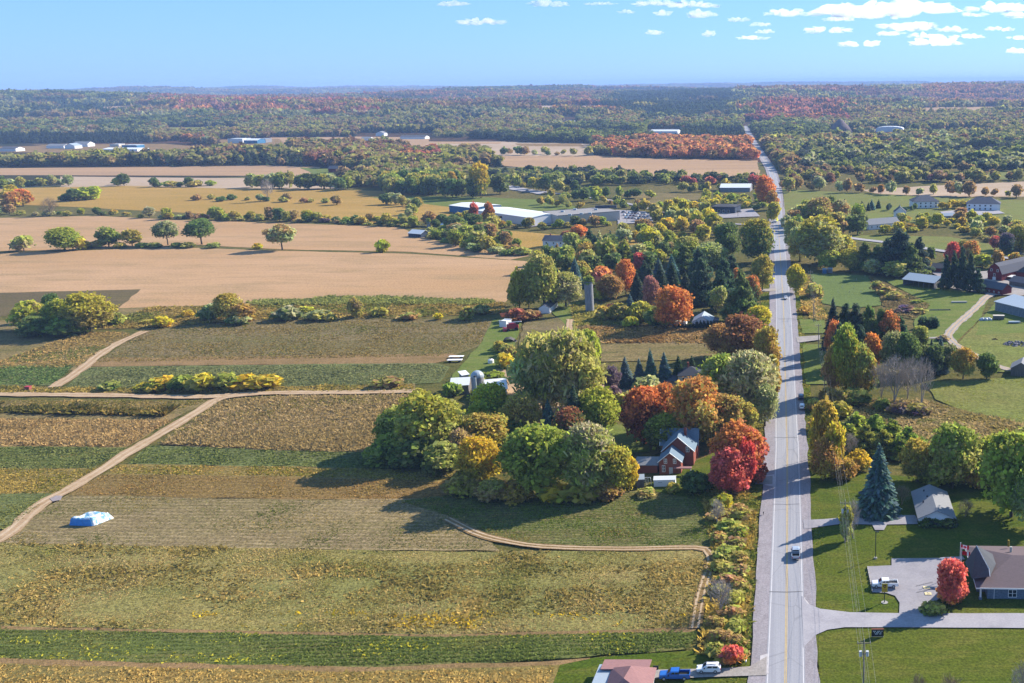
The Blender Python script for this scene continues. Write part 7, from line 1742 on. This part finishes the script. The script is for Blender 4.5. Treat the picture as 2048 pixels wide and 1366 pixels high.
# ---- right farm objects
p = P(1918, 607); r = empty('feed_trough', p, 'pale feed trough on the farm lawn by the lane', 'trough'); box_obj('bin', -4, 4, -.5, .5, .5, 1.2, m_cream, r, .05)
for x in (-3, 3): box_obj('leg', x - .2, x + .2, -.4, .4, 0, .5, m_weath, r)
p = P(1877, 622); r = empty('hay_feeder', p, 'dark green feeder rail on the farm lawn', 'feeder'); box_obj('rail', -6, 6, -.15, .15, .7, .9, m_dkmetal, r); box_obj('trough', -6, 6, -.5, .5, .15, .5, m_dkmetal, r)
for x in (-5.5, 0, 5.5): box_obj('post', x - .1, x + .1, -.1, .1, 0, 1.0, m_dkmetal, r)
p = P(1997, 640); r = empty('livestock_trailer', p, 'grey livestock trailer with pale roof on the farm lawn', 'trailer', None, -.1); box_obj('body', -2.6, 2.6, -1.1, 1.1, .5, 2.2, m_weath, r, .05); box_obj('roof', -2.7, 2.7, -1.2, 1.2, 2.2, 2.35, m_cream, r)
for x in (-.6, .6):
    for s in (-1, 1): bm = bmesh.new(); tube(bm, [(x, s * .9, .4), (x, s * 1.15, .4)], .4, 10); bm_obj('wheel', bm, m_tyre, r)
p = P(1971, 642); hp = empty('hay_bale_heap', p, 'pale grey wrapped heap beside the livestock trailer', 'heap'); bm = bmesh.new()
for k in range(7): bmesh.ops.create_icosphere(bm, subdivisions=2, radius=1.0 + .3 * (k % 2), matrix=Matrix.Translation((-2.2 + k * .75, .3 * (k % 3), .6)))
for v in bm.verts: v.co.z = max(0, v.co.z) * .9
bm_obj('wrap', bm, m_rmetal, hp, True)
p = P(2005, 628 + 0); 
p = P(2028, 648); r = empty('boat_trailer', p, 'pale boat shape on a trailer before the slatted barn', 'boat'); bm = bmesh.new(); loft(bm, [(3, .2, .3, .9, 1.3), (1.8, .8, .95, .7, 1.35), (-2.6, .9, 1.0, .7, 1.3)]); bm_obj('hull', bm, m_rmetal, r); box_obj('trailer', -2.8, 3.8, -.5, .5, .35, .55, m_black, r)
for s in (-1, 1): bm = bmesh.new(); tube(bm, [(-1, s * .7, .33), (-1, s * .9, .33)], .33, 10); bm_obj('wheel', bm, m_tyre, r)
p = P(2032, 690); rk = empty('rock_pile', p, 'pile of grey boulders on the pasture', 'rock pile')
m_rock = plain('grey_rock', A('9a96a0', .55), .9, .1, .35, 1.2)
rmesh = []
for k in range(4):
    bm = bmesh.new(); bmesh.ops.create_icosphere(bm, subdivisions=1, radius=1.0)
    for v in bm.verts: v.co *= rnd.uniform(.7, 1.15)
    me = bpy.data.meshes.new('rock'); bm.to_mesh(me); bm.free(); me.materials.append(m_rock); rmesh.append(me)
for k in range(60):
    o = link(bpy.data.objects.new('rock', rmesh[k % 4]), rk); q = rnd.random(); a = rnd.random() * 6.28; rr = 5.5 * math.sqrt(q)
    o.location = (rr * math.cos(a), rr * math.sin(a) * .8, max(.1, 1.5 * (1 - q)) * rnd.uniform(.5, 1)); s = rnd.uniform(.45, .85); o.scale = (s, s, s * .8); o.rotation_euler = (rnd.random() * 3, rnd.random() * 3, rnd.random() * 6)
p = P(1990, 681); o = mesh_obj('soil_heap', [(2.2 * math.cos(a) * (1 + .2 * math.sin(3 * a)), 1.6 * math.sin(a), 0) for a in [i * .5236 for i in range(12)]] + [(.2, 0, 1.1), (-1, .2, .8)], [(i, (i + 1) % 12, 12) for i in range(0, 6)] + [(i, (i + 1) % 12, 13) for i in range(6, 12)] + [(6, 13, 12), (0, 12, 13)], m_soil); o.location = p; tag(o, 'small dark soil heap left of the boulder pile', 'soil heap')
for i, (x, y, m) in enumerate(((1811, 608, m_white), (1818, 611, m_white), (1828, 616, m_trim), (1805, 604, m_bluew))):
    p = P(x, y); o = box_obj('scrap_sheet', -1.0, 1.0, -.6, .6, .0, .35, m, None, .05); o.location = p; o.rotation_euler.z = i
    tag(o, f'{("pale", "second pale", "widest white", "bluish")[i]} scrap sheet in the weedy strip by the plot', 'scrap', 'scrap in the weedy strip')
for x, y, w, mm, l in ((1649, 547, 8, m_bluew, 'teal and white portable cabin at the plot edge'), (1660, 546, 10, m_grey, 'grey shed beside the teal cabin at the plot edge')):
    bld('portable_cabin', l, 'cabin', (x - w / 2, y), (x + w / 2, y), 2.6, 2.4, 'shed', .3, mm, m_rmetal, over=.15)
k = 0
for y, xs in ((562, (1668, 1690, 1713)), (587, (1676, 1699, 1722)), (578, (1684, 1708)), (556, (1730,))):
    for x in xs:
        p = P(x, y); o = box_obj('marker_post', -.09, .09, -.09, .09, 0, 1.7, m_cream, None, .01); o.location = p; k += 1
        tag(o, f'pale marker post on the mown plot, {ORD[k - 1]}', 'post', 'marker posts on the mown plot')
for i, (x, y) in enumerate(((1838, 497),)):
    p = P(x, y); r = empty('road_sign', p, 'green direction sign beside the side road', 'sign'); box_obj('panel', -2, 2, -.08, .08, 1.8, 4.2, plain('sign_green', A('1c8868', .7)), r)
    for xx in (-1.4, 1.4): box_obj('post', xx - .08, xx + .08, .081, .24, 0, 4.0, m_trim, r)
# small white fence before the house by the cedar row
p0, p1 = P(1418, 660), P(1445, 657); fe = empty('picket_fence', p0, 'low white picket fence right of the cedar row', 'fence')
for i in range(10):
    q = (p1 - p0) * i / 9; box_obj('picket', q.x - .2, q.x + .2, q.y - .04, q.y + .04, 0, 1.0, m_trim, fe)
# ================================================================ weeds, crops and grass: nobody could count them
g_ = G('weed_blades', 1.0, .05)
c_at = g_.n('Attribute', attribute_type='GEOMETRY', attribute_name='Col').outputs['Color']
g_.col(c_at)
tr = g_.n('BsdfTranslucent', {'Color': c_at}); mx = g_.n('MixShader', {0: .45, 1: g_.b.outputs[0], 2: tr.outputs[0]})
g_.t.links.new(mx.outputs[0], g_.t.nodes['Material Output'].inputs[0]); M_BLADE = g_.m
NTUFT = [0]
def tufts(name, poly, per_m2, w, h, cols, patch=8.0, rows=None, thr=0.0, world=False, cap=60000, k=2, seed=0, label=None):
    """tufts of blades over an outlined area; cols are (colour, weight) pairs drifting in patches; rows = (spacing, along-row jitter)"""
    r = np.random.default_rng(seed + 11)
    g = poly if world else pvec(poly)
    a = np.array(g); x0, y0 = a.min(0); x1, y1 = a.max(0)
    x0 = max(x0, -330)
    n = int(min(cap * 3, (x1 - x0) * (y1 - y0) * per_m2))
    x, y = r.uniform(x0, x1, n), r.uniform(y0, y1, n)
    if rows:
        cs, sn = math.cos(ROWROT), math.sin(ROWROT)
        v = -sn * x + cs * y; u = cs * x + sn * y                # across / along
        v = np.round(v / rows) * rows + r.normal(0, rows * .1, n)
        x, y = cs * u - sn * v, sn * u + cs * v
    m = inside(g, x, y)
    if thr: m &= vnoise(x * .3, y, patch * .7, seed) + r.normal(0, .12, n) > thr
    px, py = pix(x, y); m &= (px > -40) & (px < 2090) & (py < 1400)
    x, y = x[m][:cap], y[m][:cap]; n = len(x)
    if not n: return
    C = np.array([A(c, 1.0) for c, _ in cols]) * np.array([1.3, 1.2, 1.02]); wt = np.cumsum([q for _, q in cols]); wt = wt / wt[-1]
    f = np.clip(vnoise(x, y, patch, seed + 1) * .55 + vnoise(x * .35, y, patch * .45, seed + 2) * .3 + r.random(n) * .3 - .07, 0, .999)
    col = C[np.searchsorted(wt, f)] * r.uniform(.78, 1.22, n)[:, None]
    hh = h * .8 * r.uniform(.5, 1.4, n) * (.6 + .8 * vnoise(x, y, patch * .7, seed + 5)); ww = w * r.uniform(.6, 1.4, n)
    V = np.empty((n, k, 4, 3))
    for j in range(k):
        t = r.random(n) * math.pi; dx, dy = np.cos(t) * ww / 2, np.sin(t) * ww / 2
        lx, ly = r.normal(0, .9, n) * hh, r.normal(.3, .9, n) * hh
        V[:, j, 0] = np.stack([x - dx * .7, y - dy * .7, np.full(n, .0)], 1); V[:, j, 1] = np.stack([x + dx * .7, y + dy * .7, np.full(n, .0)], 1)
        V[:, j, 2] = np.stack([x + dx + lx, y + dy + ly, hh], 1); V[:, j, 3] = np.stack([x - dx * .6 + lx, y - dy * .6 + ly, hh * .8], 1)
    V[..., 2] += .1
    o = quads_obj(name, V.reshape(-1, 3), n * k, np.repeat(col, k, 0), M_BLADE)
    o['kind'] = 'stuff'; NTUFT[0] += n * k * 2
    return o
F_WEED = [(-60, 1087), (430, 1097), (900, 1106), (1395, 1102), (1425, 1115), (1418, 1165), (1392, 1256), (900, 1271), (400, 1263), (-60, 1252)]
tufts('weeds', F_WEED, 9, .42, .3, [('787c42', 3), ('908854', 3), ('a8986a', 3), ('847450', 1.2), ('b8a880', 1)], 13, cap=60000, seed=1)
tufts('weeds', F_WEED, 2.4, .6, .6, [('6c6838', 2), ('867a48', 2), ('a8945c', 2)], 9, thr=.58, cap=14000, seed=2)
tufts('flowering_weeds', [(380, 1225), (1380, 1230), (1380, 1262), (400, 1258)], 2.5, .5, .5, [('c8b030', 1), ('b09a3c', 1)], 5, thr=.78, cap=1200, seed=3)
F_G = [(-60, 1260), (400, 1268), (900, 1277), (1396, 1266), (1375, 1300), (1000, 1328), (700, 1337), (300, 1328), (-60, 1316)]
tufts('crop_rows', F_G, 12, .5, .34, [('5c6a34', 3), ('66743c', 3), ('767a44', 2), ('8c8448', 1)], 16, rows=1.5, cap=42000, seed=4)
tufts('flowering_weeds', F_G, 1.6, .5, .4, [('b0ac3c', 2), ('a0a040', 2)], 5, thr=.68, cap=2600, seed=5)
tufts('weeds', [(-60, 1330), (300, 1340), (700, 1349), (1000, 1341), (1110, 1336), (1080, 1400), (-60, 1400)], 8, .55, .4, [('a0884c', 2), ('b09a60', 3), ('8c8048', 1)], 12, cap=16000, seed=6)
tufts('crop_stubble', [(0, 1085), (70, 1032), (135, 994), (560, 1001), (880, 1002), (960, 1060), (1000, 1102), (430, 1096)], 4, .4, .25, [('6c7038', 3), ('5c6434', 2), ('948450', 2), ('c4b084', 1.3)], 14, rows=1.05, cap=30000, seed=7)
tufts('crop_stubble', [(800, 1005), (960, 988), (1425, 988), (1425, 1096), (1150, 1098), (1010, 1083), (900, 1033)], 6, .45, .3, [('56682c', 3), ('667436', 3), ('8a7c48', 2), ('b8a878', .8)], 11, rows=1.05, cap=30000, seed=8)
tufts('weeds', [(205, 952), (560, 956), (930, 968), (930, 1000), (560, 998), (140, 990)], 3, .5, .35, [('94784a', 3), ('887648', 2), ('a48c5c', 2)], 14, rows=1.3, cap=20000, seed=9)
tufts('weeds', [(240, 932), (560, 936), (960, 946), (960, 966), (560, 953), (212, 949)], 3, .6, .4, [('a08a50', 3), ('7c7838', 2), ('949050', 2)], 14, cap=14000, seed=10)
tufts('weeds', [(-60, 940), (188, 940), (116, 988), (-60, 992)], 3, .6, .4, [('9c8a4c', 3), ('7c7838', 2), ('b09c58', 1)], 14, cap=14000, seed=12)
tufts('crop_rows', [(-60, 994), (112, 990), (20, 1060), (-60, 1062)], 4, .5, .35, [('687442', 3), ('767a44', 2), ('80804a', 1)], 14, rows=1.2, cap=14000, seed=13)
tufts('crop_rows', [(300, 894), (560, 904), (745, 908), (960, 907), (960, 943), (560, 933), (257, 929)], 2.6, .7, .5, [('5e6a3c', 3), ('6c7646', 3), ('76804a', 1.5)], 14, rows=1.6, cap=22000, seed=14)
tufts('crop_rows', [(-60, 895), (253, 898), (182, 940), (-60, 938)], 2.6, .7, .5, [('626c42', 3), ('70784a', 3), ('867c4a', 1.5)], 14, rows=1.6, cap=16000, seed=15)
F_C = [(448, 803), (560, 795), (828, 791), (798, 832), (758, 890), (740, 906), (560, 902), (325, 889)]
tufts('dry_corn', F_C, 3.4, .5, 1.0, [('847650', 3), ('90805a', 3), ('a49270', 1), ('74703c', 1.4)], 30, rows=.9, cap=36000, seed=16)
tufts('dry_corn', [(-60, 838), (342, 844), (252, 895), (-60, 891)], 3.2, .5, .9, [('94805a', 3), ('a48e66', 3), ('807248', 1)], 12, rows=.9, cap=30000, seed=17)
tufts('dry_corn', [(-60, 818), (340, 826), (330, 834), (-60, 826)], 5, .7, 1.9, [('5c5a30', 3), ('7c6c3c', 2)], 12, rows=.9, cap=8000, seed=18)
tufts('weeds', [(-60, 802), (378, 803), (420, 801), (335, 826), (-60, 820)], 2, .6, .5, [('8c7c4c', 3), ('74703c', 2), ('a89060', 1)], 12, cap=10000, seed=19)
tufts('crop_rows', [(178, 737), (560, 732), (870, 729), (895, 737), (876, 764), (700, 773), (400, 777), (130, 779)], 1.8, .9, .5, [('6c7250', 3), ('767c56', 3), ('86845c', 1)], 18, rows=1.8, cap=26000, seed=20)
tufts('crop_rows', [(-60, 738), (152, 730), (106, 770), (-60, 772)], 1.8, .9, .5, [('5c7044', 3), ('667a48', 3)], 18, rows=1.8, cap=14000, seed=21)
tufts('crop_stubble', [(287, 660), (520, 644), (980, 640), (962, 688), (903, 712), (560, 718), (195, 726), (218, 712)], 1.2, .8, .4, [('747444', 3), ('86784c', 3), ('646838', 2)], 20, rows=2.2, cap=26000, seed=22)
tufts('weeds', [(-60, 668), (250, 666), (260, 672), (200, 705), (152, 735), (-60, 738)], 1.2, .9, .6, [('8c7c50', 3), ('a08a5c', 2), ('6c703c', 2)], 16, cap=16000, seed=23)
tufts('weeds', [(-60, 645), (0, 643), (240, 619), (520, 610), (1010, 606), (1008, 627), (700, 639), (500, 641), (300, 656), (-60, 664)], .9, 1.2, 1.0, [('6c7038', 3), ('8c7c48', 3), ('a89858', 1.5), ('5c4c38', 1)], 14, cap=22000, seed=24)
tufts('tall_weeds', [(490, 606), (700, 596), (988, 603), (983, 611), (700, 611), (520, 613)], 2, 1.0, 1.6, [('848a50', 3), ('7c8248', 3)], 14, cap=8000, seed=25)
tufts('weeds', [(-60, 773), (100, 776), (400, 779), (828, 769), (828, 783), (500, 785), (-60, 788)], 1.6, .9, .7, [('747038', 3), ('98884c', 3), ('5c5c34', 2)], 12, cap=14000, seed=26)
tufts('weeds', [(1402, 985), (1460, 962), (1512, 1000), (1502, 1180), (1482, 1330), (1402, 1308), (1407, 1250), (1432, 1120)], 5, .7, .9, [('6c7434', 3), ('98884a', 2), ('b8a050', 1), ('5c4c34', 1)], 8, cap=20000, seed=27)
tufts('weeds', [(1702, 802), (1850, 802), (1960, 832), (2060, 852), (2060, 915), (1800, 903), (1702, 878)], 2.4, .9, .8, [('8c8050', 3), ('a0906a', 2), ('767442', 2)], 12, cap=22000, seed=28)
tufts('weeds', [(1592, 542), (1618, 552), (1640, 608), (1660, 640), (1627, 643), (1602, 600)], 1.2, 1.1, 1.1, [('98844c', 3), ('b09a5c', 2), ('747438', 2)], 10, cap=8000, seed=29)
tufts('weeds', [(1737, 552), (1790, 577), (1858, 611), (1830, 638), (1770, 628), (1764, 600)], 2.2, .75, .9, [('74684c', 3), ('847858', 2), ('6a6c40', 2)], 10, cap=8000, seed=30)
tufts('weeds', [(1150, 657), (1300, 652), (1438, 659), (1430, 688), (1212, 688)], 1.4, 1.0, 1.1, [('7c6440', 3), ('988058', 2), ('6c6438', 2)], 12, cap=12000, seed=31)
tufts('weeds', [(1142, 612), (1328, 617), (1328, 648), (1152, 653)], 1.2, 1.2, 1.2, [('7c7c40', 3), ('98904c', 2)], 10, cap=8000, seed=32)
tufts('pasture_grass', [(1852, 767), (2060, 756), (2060, 862), (1980, 848), (1872, 800)], 1.6, .7, .35, [('7c8838', 3), ('8c9044', 3), ('a09c50', 1)], 14, cap=14000, seed=33)
for q, (a, b) in enumerate(((-9.2, 2.2), (7.6, 1.6))):                     # rough grass where the shoulders meet the verge
    L = [p for p in RL if p.y < 620]; Z = [(p.x + a - b, p.y) for p in L] + [(p.x + a + b, p.y) for p in L[::-1]]
    tufts('verge_grass', Z, 6, .5, .3, [('6c7c34', 3), ('8a8844', 2), ('b0a868', 1)], 6, world=True, cap=16000, seed=40 + q)
tufts('fallen_leaves', [(1850, 1200), (1930, 1195), (1935, 1228), (1850, 1229)], 5, .28, .03, [('c05038', 2), ('c88a40', 2)], 4, cap=1500, seed=50)
tufts('fallen_leaves', [(1625, 945), (1760, 955), (1790, 1030), (1700, 1040), (1625, 1030)], 1.6, .26, .03, [('c0a040', 2), ('a88848', 2)], 5, thr=.45, cap=3000, seed=51)
tufts('fallen_leaves', [(1840, 965), (2048, 970), (2048, 1090), (1930, 1070)], 1.4, .26, .03, [('a89048', 2), ('8c7a40', 2)], 5, thr=.45, cap=3000, seed=52)
tufts('fallen_leaves', [(1410, 900), (1525, 900), (1520, 1000), (1405, 1005)], 4, .28, .03, [('b85a40', 2), ('c89048', 1)], 4, cap=3000, seed=53)
tufts('lawn_clover', [(1640, 1270), (2048, 1264), (2048, 1366), (1640, 1366)], 1.5, .3, .05, [('7c7c3c', 2), ('8a8450', 1), ('5c6c2c', 2)], 5, thr=.35, cap=9000, seed=54)
tufts('lawn_clover', [(1628, 1065), (1740, 1066), (1900, 1070), (1900, 1118), (1780, 1118), (1732, 1140), (1740, 1190), (1790, 1215), (1660, 1218), (1632, 1180)], 1.5, .3, .05, [('7c7c3c', 2), ('8a8450', 1), ('5c6c2c', 2)], 5, thr=.35, cap=9000, seed=55)
print('tuft triangles', NTUFT[0])
# ================================================================ clouds and air
g_ = G('cloud', 1, 0)
g_.t.nodes.remove(g_.b)
vs = g_.n('VolumePrincipled', {'Color': (1, 1, 1, 1), 'Density': .0045, 'Anisotropy': .55})
g_.t.links.new(vs.outputs[0], g_.t.nodes['Material Output'].inputs['Volume']); M_CLOUD = g_.m
CLOUDS = [(960, 42, 90, 14), (905, 6, 60, 12), (1095, 5, 76, 16), (1200, 6, 60, 8), (1255, 22, 30, 10), (1310, 5, 100, 12), (1325, 24, 28, 16), (1400, 26, 54, 18), (1310, 64, 28, 10), (1418, 67, 28, 12), (1385, 8, 110, 14), (1475, 38, 46, 10), (1505, 75, 62, 10), (1520, 48, 40, 9), (1530, 62, 36, 9),
 (1570, 24, 86, 16), (1700, 16, 150, 34), (1830, 12, 150, 34), (1770, 26, 120, 22), (1655, 58, 92, 16), (1680, 36, 60, 12), (1820, 50, 120, 20), (1780, 66, 60, 10), (1725, 86, 90, 14), (1850, 70, 70, 12), (1870, 82, 96, 18), (1935, 72, 70, 10), (1900, 58, 60, 12), (1990, 14, 110, 22), (1945, 27, 50, 12), (2000, 57, 60, 10), (2035, 74, 40, 10), (2035, 100, 40, 14), (2040, 28, 60, 14)]
def cloud(i, px, py, wpx, hpx):
    d = ray(px, py + hpx * .2); t = (1500 - HC) / d.z if d.z > .02 else 60000
    t = min(t, 52000)
    c = Vector((0, 0, HC)) + d * t
    Wm, Hm = wpx * t / F_PX, hpx * t / F_PX
    bm = bmesh.new(); r = random.Random(i * 13 + 5)
    n = max(6, int(wpx / hpx * 4))
    for k in range(n):
        u = r.uniform(-1, 1); e = math.sqrt(max(.05, 1 - u * u))
        s = Hm * r.uniform(.3, .55) * (.45 + .6 * e)
        bmesh.ops.create_icosphere(bm, subdivisions=2, radius=1, matrix=Matrix.Translation((c.x + u * Wm * .47, c.y + r.uniform(-1, 1) * Wm * .3 * e, c.z + r.uniform(-.15, .3) * Hm * e)) @ Matrix.Diagonal((s * r.uniform(1.0, 2.0), s * 1.4, s * .75, 1)))
    for v in bm.verts:                                   # flat cloud base, lumpy top
        f = 1 + .22 * math.sin(v.co.x / Hm * 5.3 + i) * math.cos(v.co.z / Hm * 6.1) + .12 * math.sin(v.co.x / Hm * 13 + v.co.y / Hm * 9)
        v.co = c + (v.co - c) * f
        if v.co.z < c.z - Hm * .3: v.co.z = c.z - Hm * .3 + (v.co.z - c.z + Hm * .3) * .2
    o = bm_obj('cloud', bm, M_CLOUD, None, True)
    sz = 'wide' if wpx > 100 else 'middle-sized' if wpx > 50 else 'small'
    lr = f'{"far " if abs(px - 1500) > 350 else ""}{"right" if px > 1500 else "left"}'
    tag(o, f'{sz} white cumulus cloud, {ORD[i % 20]} counted along its band, {"upper" if py < 30 else "middle" if py < 60 else "lower"} band at {lr}', 'cloud', 'cumulus clouds over the horizon')
for i, q in enumerate(CLOUDS): cloud(i, *q)
g_ = G('haze_air', 1, 0); g_.t.nodes.remove(g_.b)
vs = g_.n('VolumePrincipled', {'Color': (.36, .56, 1, 1), 'Density': 7e-5, 'Anisotropy': 0.0})
g_.t.links.new(vs.outputs[0], g_.t.nodes['Material Output'].inputs['Volume'])
hz = box_obj('haze', -62000, 62000, -3000, 62000, -2, 165, g_.m); hz['kind'] = 'stuff'
# ================================================================ labels: one thing, one label
MARKS = [('the brick farmhouse', P(1345, 940)), ('the domed silo', P(960, 815)), ('the old silo', P(1183, 625)), ('the blue spruce', P(1757, 1030)), ('the far orange woodlot', P(1350, 325)), ('the grey warehouse', P(1160, 440)),
         ('the white warehouses', P(990, 440)), ('the crossroads', P(1560, 455)), ('the twin houses', P(1920, 418)), ('the umbrella-shaped tree', P(565, 500)), ('the dead tree', P(537, 403)), ('the far red barn', P(668, 345)),
         ('the metal barn', P(1845, 570)), ('the bungalow', P(1868, 1050)), ('the small white house', P(1400, 655)), ('the white and grey house', P(1108, 490)), ('the dark blue building', P(1440, 425))]
def shorten(t, most):
    for a, b in ((r' topped (dark |yellow-|grey-|olive |rust |dusky |lime )?[a-z-]+', ''), (' loose-crowned tree', ' tree'), (' broadleaf tree', ' tree'), (' of the ', ' of '), (' the ', ' '), (' the ', ' ')):
        if len(t.split()) > most: t = re.sub(a, b, t, count=1)
    return t
def groups():
    by = {}
    for t in TREES: by.setdefault(t[1], []).append(t)
    return by
def finish_labels():
    for lab, L in groups().items():
        if len(L) > 20:                                  # many alike: say which known thing each stands nearest to
            for t in L:
                p = t[3]; nm, q = min(MARKS, key=lambda m: (m[1] - p).length)
                ax, bx = PP((p.x, p.y, 0))[0], PP((q.x, q.y, 0))[0]
                t[1] = f'{lab}, {"left of" if ax < bx - 12 else "right of" if ax > bx + 12 else "beyond" if p.y > q.y else "this side of"} {nm}'
    for lab, L in groups().items():
        for t in L: t[1] = shorten(t[1], 13 if len(L) > 1 else 16)
    for lab, L in groups().items():
        if len(L) > 1:                                   # count the look-alikes of one place from the left
            L.sort(key=lambda t: PP(t[3])[0])
            for t in L: t[1] = shorten(t[1], 13)
            for i, t in enumerate(L[:20]): t[1] = f'{ORD[i]} {t[1]}, from left'
    for lab, L in groups().items():
        for t in L:
            if len(L) > 1: t[2] = lab
            t[0]['label'] = lab
            if t[2]: t[0]['group'] = t[2]
finish_labels()
print('kinds', NKIND, 'joined', len(WOOD_PTS), 'longest', max(len(t[1].split()) for t in TREES), [l for l, L in groups().items() if len(L) > 1 or len(l.split()) > 16])
